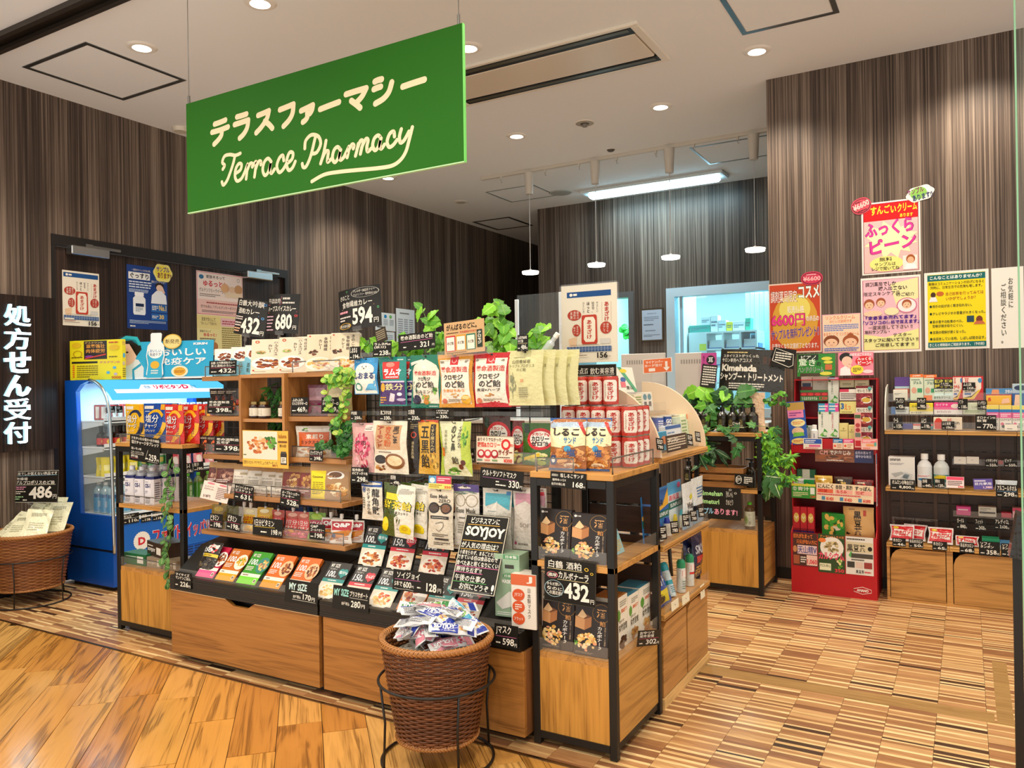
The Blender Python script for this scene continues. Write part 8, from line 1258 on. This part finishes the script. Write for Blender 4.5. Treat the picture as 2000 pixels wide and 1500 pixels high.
MU=[('r',.0,.0,1,1,'c81c24'),('p',[(.0,.06),(.55,.06),(.9,.5),(.9,.95),(0,.95)],'f4e8d8'),('p',[(0,.02),(.5,.04),(.85,.4),(.8,.45),(.4,.12),(0,.1)],'f0c83a'),('t',.08,.68,.30,.92,'耳','d8382c',3),('t',.08,.46,.66,.64,'かゆみ','d8382c',3),('t',.08,.34,.60,.44,'ムヒER','3a3a4a',2),('r',.08,.22,.4,.3,'3a6ab0'),('e',.84,.82,.1,.1,'3a8ac0')]
GE=[('r',0,.88,1,1,'f0782a'),('t',.2,.9,.8,.98,'yuskin','f8f0e0',2),('s',.1,.76,.9,.82,1,'5a7a6a',.1),('t',.25,.62,.88,.74,'ジェル','2a6a5a',2),('e',.3,.38,.2,.12,'e0a890'),('r',.55,.3,.9,.46,'3a9a6a')]
TO=[('r',0,.92,1,1,'a81c20'),('r',0,.5,1,.92,'1c1c1a'),('t',.06,.74,.94,.9,'頭皮','f4ec5a',3),('t',.06,.54,.94,.7,'かゆみ','f4ec5a',3),('t',.06,.36,.94,.46,'ムヒHD','2a3a4a',2),('r',0,0,1,.3,'d0e8e8')]
med((1777,698,1803,749),BYf+.13,.03,'dce8d0',GE,'pale green gel carton with orange top, left of two on the top tier',U2);med((1804,698,1829,748),BYf+.14,.03,'dce8d0',GE,'pale green gel carton with orange top, right of two on the top tier',U2)
med((1824,703,1843,748),BYf+.125,.03,'dcecd8',TO,'black and yellow scalp lotion carton, left of two',U2);med((1844,703,1861,748),BYf+.125,.03,'dcecd8',TO,'black and yellow scalp lotion carton, right of two',U2);med((1861,701,1880,748),BYf+.13,.03,'c81c24',MU,'red ear itch carton, left of two on the top tier',U2);med((1880,701,1920,748),BYf+.125,.03,'c81c24',MU,'red ear itch carton, right of two on the top tier',U2)
med((1744,728,1772,749),BYf+.13,.03,'e8e4d4',[('s',.1,.5,.6,.7,2,'8a8878',.1),('s',.2,.1,.8,.25,1,'3a3a34',.15)],'plain cream medicine carton at the left end of the top tier',U2);med((1747,712,1776,730),BYf+.17,.03,'a8c4d0',[('r',0,.6,1,1,'5a3a8a'),('r',0,.1,1,.5,'c86a5a')],'purple and blue carton behind the plain cream one on the top tier',U2,h=.14)
med((1804,738,1859,750),BYf+.115,.01,'d0e8d8',[('r',0,0,.3,1,'f0782a'),('t',.36,.3,.95,.8,'あせもクリーム','1a6a5a',2)],'long pale green and orange cream carton lying in front of the top tier',U2,h=.03)
med((1925,726,1978,749),BYf+.13,.03,'c8202c',[('r',0,.5,1,1,'4a90c8'),('p',[(.2,.5),(.5,.5),(.48,.9),(.24,.9)],'e89a6a'),('t',.06,.08,.66,.4,'ムヒアルファ','f8f4f0',2),('t',.72,.56,.98,.9,'かゆみ','f4f8fc',2)],'wide blue and red itch carton at the right of the top tier',U2);med((1977,716,2010,748),BYf+.12,.03,'b8ccd8',[('e',.5,.75,.4,.16,'2a3a5a'),('e',.3,.2,.16,.1,'3a5ab0'),('e',.7,.2,.16,.1,'e89ab0')],'pale blue carton with a dark oval at the right edge of the top tier',U2)
med((1776,757,1822,786),BYf+.07,.03,'f0dc1e',[('t',.1,.6,.6,.8,'かゆみに','4a6a2a',1),('food',.75,.7,.2,.2,['e8b8a0','f0d0b0'],8,.4),('r',0,0,1,.26,'f0ecc8'),('t',.06,.04,.5,.22,'ネイラック','2a3a20',2)],'yellow itch cream carton on the middle tier',U1,h=.065);med((1824,756,1879,786),BYf+.07,.03,'e83a8a',[('t',.06,.72,.5,.9,'カイテキ','fbe8f0',1),('e',.76,.7,.16,.2,'f4e0d8'),('e',.9,.56,.08,.1,'3a7ac0'),('r',0,0,1,.40,'f0ece8'),('t',.1,.1,.6,.32,'ネイラックソフト','8a2a5a',2)],'pink and white soft cream carton on the middle tier',U1,h=.068)
med((1740,772,1775,786),BYf+.07,.03,'dce4dc',[('r',0,0,.25,1,'2a6ab0'),('s',.3,.3,.9,.8,2,'5a6a5a',.1)],'low white and blue carton at the left end of the middle tier',U1);med((1880,763,1924,786),BYf+.07,.03,'dce4c8',[('t',.4,.5,.95,.75,'リンデロンVs','5a6a3a',1),('s',.1,.15,.9,.4,2,'8aa858',.08)],'pale green ointment carton on the middle tier',U1);med((1926,755,1975,778),BYf+.075,.03,'f0b83a',[('t',.06,.5,.2,.85,'鼻','d83a28',2),('p',[(.6,.3),(.95,.4),(.9,.8),(.65,.7)],'f0c0a0'),('r',0,0,1,.2,'2a4a8a')],'yellow carton with a pointing hand on the middle tier',U1+.04)
med((1977,750,2006,778),BYf+.075,.03,'2a5a9a',[('p',[(.1,.0),(.5,.0),(.55,.9),(.2,.9)],'f0c8a8')],'dark blue carton with a hand picture at the right edge of the middle tier',U1+.04)
HL=[('r',0,.84,1,1,'f0dc6a'),('r',0,.7,1,.84,'2a7ac0'),('r',0,.50,1,.72,'e86aa0'),('s',.1,.54,.9,.68,2,'fbe8f0',.15),('t',.08,.38,.92,.48,'ヒルマイルド','2a2a2a',1),('e',.22,.26,.14,.06,'e86a8a'),('e',.32,.16,.16,.06,'2a4a40'),('s',.5,.1,.9,.3,3,'8a7a8a',.15)]
for i in range(3):med((1927+i*25,776,1951+i*25,825),BYf+.01,.03,'f2eee4',HL,'white, pink and blue lotion carton at the front right, '+('left','middle','right')[i]+' of three',U0)
med((1823,799,1879,823),BYf+.01,.03,'ecdcc4',[('p',[(.05,.05),(.28,.05),(.3,.8),(.2,.95),(.1,.9),(.02,.6)],'d83a24'),('t',.48,.7,.64,.95,'ムヒ','d83a24',3),('t',.42,.42,.92,.66,'かゆみはれ','2a2a24',2),('t',.42,.14,.56,.4,'Q','f0c81e',3),('t',.58,.14,.8,.38,'手首','2a2a24',2)],'cream and red itch cream carton in front on the lowest tier',U0);med((1743,813,1782,823),BYf+.02,.03,'2a2a8a',[('r',0,0,.4,1,'e0dcd8')],'low navy and white carton at the left of the lowest tier',U0);med((1783,813,1822,823),BYf+.02,.03,'e8e4e0',[('r',0,.7,1,1,'d83a3a'),('r',.7,0,1,.6,'3a9ab0')],'low white and red carton on the lowest tier',U0)
for rc,ti,yn,lb,Y in(((1749,777,1767,800),'プレバリン','926','black card reading 926 on the middle tier, at its left end',BYf+.046),((1791,777,1809,800),'ネイラック','990','black card reading 990 on the middle tier, under the yellow carton',BYf+.046),((1871,779,1890,800),'ソフト','1185','black card reading 1185 on the middle tier, left of the green ointment',BYf+.046),((1909,782,1928,800),'リンデロン','1185','black card by the pale green ointment on the middle tier',BYf+.045),((1744,814,1763,839),'クール','1150','black card reading 1150 on the lowest tier, at its left end',BYf-.014),((1798,815,1818,839),'ムヒS','1190','black card reading 1190 on the lowest tier, left of the red itch cream',BYf-.014),((1839,823,1864,839),'ムヒ虫刺','1060','black card reading 1060 on the lowest tier, under the red itch cream',BYf-.014),((1880,747,1905,762),'ムヒER','1320','black card reading 1320 under the red ear cartons',BYf+.105),((1835,747,1860,755),'ムヒHD','1060','black card under the scalp lotion cartons',BYf+.105),((1905,811,1946,840),'オロナインH/軟膏','770','large black card reading 770 at the right of the lowest tier',BYf-.015)):price(rc,Y,ti,yn,lb,ul=None)
card((1962,829,1987,841),BYf-.014,[('s',.2,.2,.8,.4,1,'777',.1)],'blank white card at the right of the lowest tier','card','paper_card','efe9dc',mat='paper')
# second shelf
om=rc_((1735,883,1787,940),5.16,.10,'ecebe6',[('t',.06,.86,.46,.94,'omron','3a3a3e',2),('s',.06,.72,.6,.8,2,'9a9aa0',.05),('p',[(.1,.42),(.5,.5),(.62,.44),(.25,.30)],'b8b8b4'),('p',[(.34,.12),(.62,.50),(.92,.42),(.78,.06)],'d8d8d6'),('p',[(.5,.30),(.62,.44),(.8,.40),(.72,.24)],'8a9aa0'),('s',.56,.28,.74,.38,3,'2a2a2a',.06),('e',.66,.12,.06,.02,'3a5a8a')],'white blood pressure monitor carton on the second shelf',.6655,'monitor box','monitor_carton',sidec='2a3a5a')
for rc,els,lb,c in(((1791,878,1821,944),[('r',.1,.30,.9,.62,'f4f4f2'),('s',.2,.5,.8,.58,2,'d83a4a',.12),('e',.5,.38,.3,.06,'3a8ac0')],'tall white disinfectant bottle, left of two on the second shelf','e6e8e8'),((1823,878,1854,944),[('r',.1,.08,.9,.64,'2a8a8a'),('e',.5,.5,.34,.12,'f0d020'),('t',.2,.14,.8,.3,'精製水','f4f8f4',2)],'clear purified water bottle with teal label, right of two on the second shelf','d4dad8')):
    p,w,h=fr(*rc,5.17);r=w/2;m=MB('plastic',c).lathe([(0,0),(r,.002),(r,h*.62),(r*.8,h*.72),(r*.42,h*.80),(r*.42,h*.84)],n=18);cylinder_label(m,r,h*.6,.004,els);o=m.obj('medicine_bottle',loc=(p.x,5.17,.6655),rot=(0,0,-.1));MB('plastic','f2f2ee').lathe([(r*.5,h*.83),(r*.5,h*.99),(0,h)],n=16).obj('cap',o);tag(o,lb,'bottle')
for rc,ti,yn,lb in(((1739,937,1787,957),'オムロン自動血圧計','8,800','wide black card reading 8,800 on the second shelf'),((1800,935,1820,953),'消毒','440','small black card under the white disinfectant bottle'),((1825,935,1845,953),'精製水','120','small black card under the purified water bottle'),((1924,895,1949,913),'イヤホンゲイ','550','black card reading 550, left of two above the second shelf'),((1961,895,1987,913),'ピップ','550','black card reading 550, right of two above the second shelf'),((1945,947,1988,972),'アルコールタオル','298','black card reading 298 on the second shelf')):price(rc,BYf-.014 if '550' not in yn else BYf+.1,ti,yn,lb,ul=None if '298' not in yn else '7ab0e0')
for i in range(2):card((1863+i*25,892,1887+i*25,906),BYf+.10,[('s',.4,.5,.6,.6,1,'777',.1)],'blank white card above the second shelf, '+('left' if i==0 else 'right')+' of two','card','paper_card','f0ebe0',mat='paper')
MB('acrylic',AC).box(BX[1]+.02,BYf+.104,.80,.55,BYf+.24,.806).box(BX[1]+.02,BYf+.102,.80,.55,BYf+.104,.835).obj('acrylic_tier',WCb)
for x in(.30,.36,.42):o=MB('plastic','c83a2a').lathe([(0,0),(.014,0),(.014,.02),(0,.024)],n=10).obj('earplug_case',loc=(x-.2,BYf+.15,.8065));tag(o,'small round red earplug case above the second shelf, '+{.30:'left',.36:'middle',.42:'right'}[x]+' of three','earplug case')
rp((1848,931,1883,953),BYf-.013,[('r',.02,.7,.98,.98,'e8486a'),('s',.08,.2,.9,.65,3,'6a4a48',.08),('t',.66,.04,.96,.2,'690','e8383a',2)],'white and pink price sign in the middle of the second shelf','f0dcd8',lean=.2);rp((1902,935,1940,956),BYf-.013,[('s',.06,.7,.9,.9,1,'f0e8f4',.06),('t',.08,.4,.92,.66,'目元専用','f4f0fa',2),('t',.5,.06,.95,.3,'1,980','f4d0d8',2)],'purple price sign on the second shelf','5a4a9a',lean=.2,ry=-.06)
rc_((1903,925,1930,940),5.18,.08,'e4e0d8',[('s',.1,.3,.9,.7,2,'8a8a90',.1)],'white eye drop carton behind the purple sign',.6655,'eye drop box');o=pouch((1943,936,1986,950),5.15,.05,'d0d8dc',[('r',.1,.3,.9,.7,'e8ecec')],'flat white alcohol towel pack on the second shelf','towel pack','towel_pack',stand=True,h=.06);o.location.z=.667
# bottom shelf
HK=[('r',.06,.12,.94,.9,'d8242c'),('p',[(.12,.3),(.88,.26),(.9,.66),(.14,.7)],'f4ece0'),('t',.2,.34,.82,.62,'ホカロン','d8242c',3),('e',.24,.8,.12,.08,'f0d03a')]
for rc,rz,lb in(((1738,1034,1786,1064),.05,'red and white heat pad pack, leftmost on the bottom shelf'),((1761,1022,1808,1056),-.15,'red and white heat pad pack behind the leftmost one'),((1812,1029,1862,1062),.0,'red and white heat pad pack, third on the bottom shelf'),((1866,1048,1912,1062),.0,'flat red heat pad pack, rightmost of the four on the bottom shelf')):
    o=pouch(rc,5.14 if 'behind' not in lb else 5.19,.02,'e8dcd8',HK,lb,'heat pad pack','heat_pad_pack',lean=.5,rz=rz,h=.10 if 'flat' not in lb else .06);o.location.z=.345
for rc,ti,yn,lb in(((1743,1051,1769,1067),'ホカロン','46','black card reading 46 on the bottom shelf, leftmost'),((1775,1053,1803,1070),'貼るホカロン','50','black card reading 50 on the bottom shelf, second from the left'),((1821,1058,1850,1075),'ホカロン','65','black card reading 65 on the bottom shelf, third from the left'),((1874,1060,1903,1080),'貼るホカロン','68','black card reading 68 on the bottom shelf, fourth, under the flat pack'),((1912,1058,1953,1086),'ソフィ/タンポン','358','black card reading 358 on the bottom shelf, under the green carton'),((1955,1062,1990,1088),'ソフィ/タンポン','358','black card at the right end of the bottom shelf'),((1868,1011,1889,1034),'ガードル','880','black card reading 880 above the bottom shelf, under the pink carton'),((1904,1013,1926,1037),'フィット','2420','black card reading 2420 above the bottom shelf, under the grey carton'),((1942,1013,1972,1035),'アレディCL','3,630','black card reading 3,630 above the bottom shelf, under the small red carton')):price(rc,BYf-.014 if yn in('46','50','65','68','358')else BYf+.10,ti,yn,lb,ul=None)
MB('acrylic',AC).box(BX[1]+.02,BYf+.104,.50,.55,BYf+.24,.506).box(BX[1]+.02,BYf+.102,.50,.55,BYf+.104,.535).obj('acrylic_tier',WCb)
for rc,c,lb,els in(((1868,998,1896,1015),'e0489a','pink carton above the bottom shelf',[('s',.1,.5,.9,.8,1,'fbe8f4',.1)]),((1911,994,1946,1013),'d8d8cc','pale grey contact lens solution carton above the bottom shelf',[('r',.06,.3,.94,.5,'3a3a40'),('s',.1,.6,.7,.9,2,'8a8a84',.1)]),((1956,1010,1976,1020),'c8385a','small red eye care carton above the bottom shelf',[]),((1978,1008,2006,1028),'e8b8c4','pale pink carton above the bottom shelf at the right edge',[('r',0,.7,1,1,'d83a6a')])):rc_(rc,BYf+.12,.06,c,els,lb,.5065,'medicine box','medicine_carton')
for rc,c,lb in(((1918,1040,1952,1060),'2a9a6a','green and white tampon carton on the bottom shelf'),((1953,1047,1986,1062),'5a9ac8','blue and white tampon carton on the bottom shelf')):rc_(rc,5.14,.08,'e8ece8',[('r',0,.6,1,1,c),('s',.1,.15,.9,.45,2,'6a8a7a',.1)],lb,.3385,'medicine box','medicine_carton',topc=c)
for i in range(2):o=MB('acrylic','d0ccc4').box(-.06,0,0,-.045,.002,.12).box(.045,0,0,.06,.002,.12).box(-.06,0,.105,.06,.002,.12).box(-.045,0,0,.045,.002,.015).obj('acrylic_divider',WCb,(-.345+i*.125,BYf+.20,.339))
# ================================================================== RECEPTION AND DISPENSARY
rc0=thing('reception_counter','dark reception counter with white screens below the pendant lamps','counter',(0,0,0))
MB('laminate','ffffff').box(-4.05,6.15,0,-1.35,6.75,.95).obj('body',rc0);MB('plastic','d8d4cc').box(-4.1,6.1,.95,-1.3,6.8,.985,b=.004).obj('worktop',rc0)
for(a,b,Y)in(((1213,692),(1300,762),6.3),((1318,690),(1372,775),6.32)):
    x0,x1,z1=P(*a,'y',Y).x,P(*b,'y',Y).x,P(*a,'y',Y).z;mb=MB('plastic','cfc8c0').box(x0,Y,.985,x1,Y+.02,z1,b=.003)
    for k in range(14):mb.box(x0+.05+k*.022,Y-.001,z1-.09,x0+.062+k*.022,Y+.001,z1-.055,'9a948c')
    mb.obj('screen_panel',rc0)
for px,pz in((1008,585),(1094,570)):
    p=P(px,pz,'y',6.25);MB('plastic','e4eef4').box(p.x-.018,6.25,.985,p.x+.018,6.27,p.z,b=.003).obj('partition_post',rc0)
a,b=P(1010,577,'y',6.26),P(1094,572,'y',6.26);MB('acrylic','d8e8ee').box(a.x,6.258,1.0,b.x,6.262,a.z).obj('clear_partition',rc0)
og=card((1256,700,1313,728),6.15,[('r',.03,.04,.97,.96,'e8733c'),('h',.1,.66,.7,.88,'マイナンバー','f8f0e8',2),('h',.06,.42,.66,.62,'カード受付','f8f0e8',2),('r',.2,.12,.42,.34,'f8f0e8'),('p',[(.70,.34),(.77,.34),(.77,.76),(.85,.76),(.85,.34),(.92,.34),(.81,.08)],'f8f0e8')],'orange card reader sign with a white down arrow at the reception','sign card','sign_card','f4ece4',mat='card',ry=-.05)
MB('acrylic','e8e8e4').box(-.05,.002,-.395,.05,.006,.01).obj('clear_stand',og)
tab=MB('black','16161a').box(-.09,0,0,.09,.02,.15,b=.004).ink([('r',.3,.25,.9,.9,'5aa0e0')],flat(.18,.15),1.2,mat='screen').obj('card_reader',loc=(P(1276,750,'y',6.2).x,6.2,.986));tag(tab,'black card reader with a small blue screen under the orange sign','card reader')
pk=card((1369,689,1399,745),6.22,[('e',.62,.75,.28,.16,'1c1418'),('t',.46,.66,.78,.84,'耳','f4f0f0',3),('v',.1,.3,.24,.9,'きこえの','5a1a4a',1),('t',.4,.2,.9,.5,'補','1c1418',3)],'pink ear poster standing at the reception, left of the shampoo board','poster','poster','c84a9a',mat='card')
cf=card((1251,602,1296,667),BK-.012,[('r',0,0,1,1,'5a4632'),('r',.07,.05,.93,.95,'d4dff0'),('t',.3,.82,.7,.86,'薬局開設許可証','6a7488',0),('s',.16,.62,.8,.76,3,'8a94a8',.06),('s',.14,.48,.85,.54,1,'5a6478',.05),('s',.2,.3,.8,.36,1,'8a94a8',.05),('s',.14,.14,.85,.22,2,'8a94a8',.05)],'framed certificate on the brown back wall beside the dispensary window','framed certificate','framed_certificate','5a4632',mat='paper',lean=0,th=.011)
db=P(1487,653,'y',7.0);o=MB('plastic','1c2440').lathe([(0,0),(.05,0),(.05,.30),(.045,.31),(0,.31)],n=18).ink([('t',.4,.75,.6,.9,'P','e8e8f0',3),('w',.45,.1,.55,.6,'PARKER','c8ccd8',1)],lambda u,v,d:((.05+d)*math.sin((u-.5)*2.4),-(.05+d)*math.cos((u-.5)*2.4),v*.3),.4,6).obj('canister',loc=(db.x,6.55,.986+.02));tag(o,'dark navy canister standing by the dispensary window','canister')
MB('plastic','7a7470').box(-1.53,6.5,.985,-1.33,6.62,1.006).obj('riser',rc0)
# dispensary shelf seen through the window
ds=thing('dispensary_shelf','white dispensary shelf unit with blue baskets behind the window','shelf unit',(0,0,0));DY=9.2
q0,q1=P(1345,650,'y',DY),P(1470,665,'y',DY);x0,x1,zt_=q0.x,q1.x+.05,q0.z;xm=P(1377,700,'y',DY).x
MB('plastic','e8f0f0').box(x0,DY,0,xm,DY+.4,zt_).obj('end_panel',ds)
for x in(xm,xm+(x1-xm)/3,xm+(x1-xm)*2/3,x1-.02):MB('plastic','e8f0f0').box(x,DY,0,x+.02,DY+.4,zt_-.02).obj('divider',ds)
for z in(zt_-.02,zt_-.22,zt_-.42,zt_-.62):MB('plastic','f0f6f6').box(xm,DY,z,x1,DY+.4,z+.02).obj('shelf',ds)
MB('paper','e8e850').box(x0+.13,DY-.002,zt_-.22,x0+.21,DY-.001,zt_-.14).obj('sticky_note',ds)
k=0
for bay in range(3):
    for lv,z in enumerate((zt_-.20,zt_-.40)):
        o=MB('plastic','5a8ad0').box(-.09,0,0,.09,.2,.05).box(-.08,-.001,.012,.08,.19,.10,'e4ecf0').obj('tray_basket',loc=(xm+.03+(x1-xm)/3*(bay+.45),DY+.05,z+.001));k+=1;tag(o,'blue basket of white medicine packs in the dispensary shelf, %s bay, %s level'%(('left','middle','right')[bay],('upper','lower')[lv]),'basket','blue baskets in the dispensary')
DB=[(1346,636,1387,650,'2aa89a','teal and white medicine carton at the left of the dispensary shelf top'),(1369,620,1387,636,'e0eaec','white medicine carton on the teal one in the dispensary'),(1388,618,1402,650,'e8f0f0','tall white medicine carton stack, left, in the dispensary'),(1403,628,1418,650,'d4e4ec','pale blue medicine carton, middle of the dispensary shelf top'),(1419,626,1430,644,'f0dc3a','bright yellow medicine carton in the dispensary'),(1431,634,1455,652,'e4ecec','wide white medicine carton right of the yellow one'),(1456,630,1466,654,'3ac0a0','mint green medicine carton at the right of the dispensary shelf top')]
for x0_,y0_,x1_,y1_,c,lb in DB:
    o=carton((x0_,y0_,x1_,y1_),DY+.05,.14,c,[('s',.1,.3,.9,.7,2,'5a7a8a',.12)],lb,'medicine box','medicine_carton');o.location.z=zt_+.001 if 'on the teal' not in lb else zt_+.085
bl=thing('vertical_blind','pale blue vertical blind at the right inside the dispensary','blind',(0,0,0));xb0=P(1456,600,'y',9.6).x
for i in range(12):MB('plastic','9adcf0').box(xb0+i*.055,9.6+.01*(i%2),.6,xb0+i*.055+.05,9.612+.01*(i%2),2.55).obj('slat',bl)
p=P(1228,612,'y',9.5);MB('plastic','eef4f4').box(-3.55,9.4,1.88,-3.05,9.65,1.90).obj('wall_shelf');tag(bpy.data.objects['wall_shelf'],'white wall shelf holding a green plant seen through the open doorway','shelf')
plant('potted_plant','small bright green plant on the shelf seen through the open doorway',(p.x,9.5,1.901),[[(0,0,0),(.02,0,.06),(.05,0,.12)],[(0,0,0),(-.03,0,.07),(-.05,0,.12)],[(0,0,0),(0,-.03,.08),(0,-.02,.14)]],'round',[('3ac03a','8ae06a')],.09,6,seed=51)
# waiting chairs behind the gondola
def chair(x,y,rz,label):
    t=thing('waiting_chair',label,'chair',(x,y,0),(0,0,rz),'black waiting chairs')
    MB('film','14161a').prism([(-.21,.40),(.21,.40),(.22,.43),(.21,.45),(-.21,.45),(-.22,.43)],'y',-.2,.2).obj('seat',t)
    MB('film','14161a').surf(lambda u,v,d:(-.22+.44*u,.20+.05*v-.04*math.sin(PI*u),.46+.34*v),8,4).surf(lambda u,v,d:(.22-.44*u,.225+.05*v-.04*math.sin(PI*u),.46+.34*v),8,4).obj('backrest',t)
    for a in(-1,1):
        for b in(-1,1):MB('black','101010').tube([(a*.18,b*.17,.41),(a*.20,b*.20,0)],.012,6).obj('leg',t)
chair(-2.75,3.45,3.0,'black waiting chair behind the left half of the gondola');chair(-2.05,3.50,3.2,'black waiting chair behind the right half of the gondola');chair(-3.45,3.65,2.8,'black waiting chair near the drinks showcase');chair(-1.72,4.35,3.3,'black waiting chair behind the corner rack')
# ================================================================== FRONT BASKET OF BARS
bx,by=-1.618,2.232;FB=thing('wicker_basket','tall dark brown wicker basket of foil wrapped soy bars on an iron stand in front','basket',(bx,by,0))
wicker(.190,.138,.335,44,17,'woven_wall',FB,.09,'6a3c1c');iron_stand(FB,.203,.285,.195,4,-.593,.005)
MB('paper','c8c4b8').lathe([(0,.385),(.15,.37),(.168,.345)],n=24).obj('liner',FB)
def barmesh(c1,c2,txt=True):
    w,h=.034,.125;M=pouchM(w,h,.018,False,rnd.randint(1,999),.0);m=MB('film','d4d6d8').surf(M,6,12).surf(lambda u,v,d:(M(1-u,v,0)[0],-M(1-u,v,0)[1]+.0003,v*h),5,10)
    els=[('r',.04,.62,.96,.96,c1),('r',.04,.10,.96,.40,c1)]+([('w',.22,.10,.84,.60,'SOYJOY','f4f4f6',3)]if False else[])
    M2=lambda u,v,d:M(1-v,u,d)  # the length of the bar reads left to right
    els2=[('r',.06,.05,.60,.95,c1),('t',.10,.28,.54,.78,'SOYJOY','fafafa',3),('food',.70,.5,.09,.34,c2,14,.35),('r',.80,.05,.95,.95,c1)]if txt else[('r',.05,.85,.95,.95,c1),('s',.08,.15,.9,.78,6,'7a7c84',.05),('r',.3,.3,.36,.6,'3a3a40')]
    return m.ink(els2,M2,3.6,5).mesh('snack_bar')
BM=[(barmesh('20389a',COOK+['3a3a8a']),'blue'),(barmesh('20389a',COOK,False),'silver backed'),(barmesh('2a7a3a',GREENS),'green'),(barmesh('5a2a20',CURRY),'brown'),(barmesh('d88a9a',BERRY),'pink'),(barmesh('3aa0c0',GREENS),'aqua')]
q=random.Random(77);WHR=['front left','front','front right','right','back right','back','back left','left']
seen={}
for i in range(46):
    lay=i//16;me,nm=BM[q.choice([0,0,0,1,1,1,2,3,4,5])];o=bpy.data.objects.new('snack_bar',me);C.objects.link(o)
    for tr_ in range(60):
        r=.15*math.sqrt(q.random());a=q.uniform(0,2*PI);x,y=r*math.cos(a),r*math.sin(a);z=.400+.024*lay+.05*(1-r/.15)*(lay/2)+q.uniform(0,.01);dr=q.uniform(0,PI);up=q.uniform(-.25,.25)
        e1,e2=[(x+sg*.082*math.cos(dr),y+sg*.082*math.sin(dr))for sg in(1,-1)]
        if max(math.hypot(*e1),math.hypot(*e2))<.168+.012*lay:break
    L_=Vector((math.cos(dr)*math.cos(up),math.sin(dr)*math.cos(up),math.sin(up)))
    if L_.dot(CR)<0:L_=-L_
    N_=Vector((q.uniform(-.3,.8),q.uniform(-1,.1),q.uniform(.5,1.2)));N_=(N_-L_*N_.dot(L_)).normalized();W_2=N_.cross(L_)
    Rm=Matrix(((-W_2.x,-N_.x,L_.x,0),(-W_2.y,-N_.y,L_.y,0),(-W_2.z,-N_.z,L_.z,0),(0,0,0,1)))
    o.matrix_world=Matrix.Translation((bx+x,by+y,z+.02))@Rm@Matrix.Scale(1.32,4)@Matrix.Translation((0,0,-.0625))
    sec=WHR[int(((math.degrees(a)+360+135+22.5)%360)//45)];k=(nm,sec,lay);seen[k]=seen.get(k,0)+1
    tag(o,nm+' foil soy bar in the front basket, '+sec+' of the heap, '+('bottom','middle','top')[lay]+('' if seen[k]==1 else ', another' if seen[k]==2 else ', a third' if seen[k]==3 else ', a fourth'),'snack bar','soy bars in the front basket')
# ================================================================== GLASS DOOR EDGE AND STAND AT THE RIGHT
gx=P(1993,750,'y',2.40).x
gp=MB('glass','9ad8a0').box(gx,2.395,.01,gx+.9,2.405,CEIL-.031).obj('glass_door');tag(gp,'clear glass sliding door panel with green edge at the right side','glass door')
MB('plastic','8ec49a').box(gx-.002,2.394,.01,gx+.002,2.406,CEIL-.031).obj('glass_edge',gp)
sx=P(1989,1250,'y',2.62).x;st=thing('sanitiser_stand','black sanitiser stand at the right edge behind the glass door','stand',(sx,2.62,0))
MB('black','15120f').box(-.011,-.011,.006,.011,.011,.80).obj('pole',st);MB('black','15120f').box(-.012,-.012,0,.14,.12,.006).obj('foot_plate',st);MB('film','1c1815').prism([(-.02,.80),(.10,.78),(.11,.88),(.0,.92)],'y',-.05,.05).obj('holder',st)
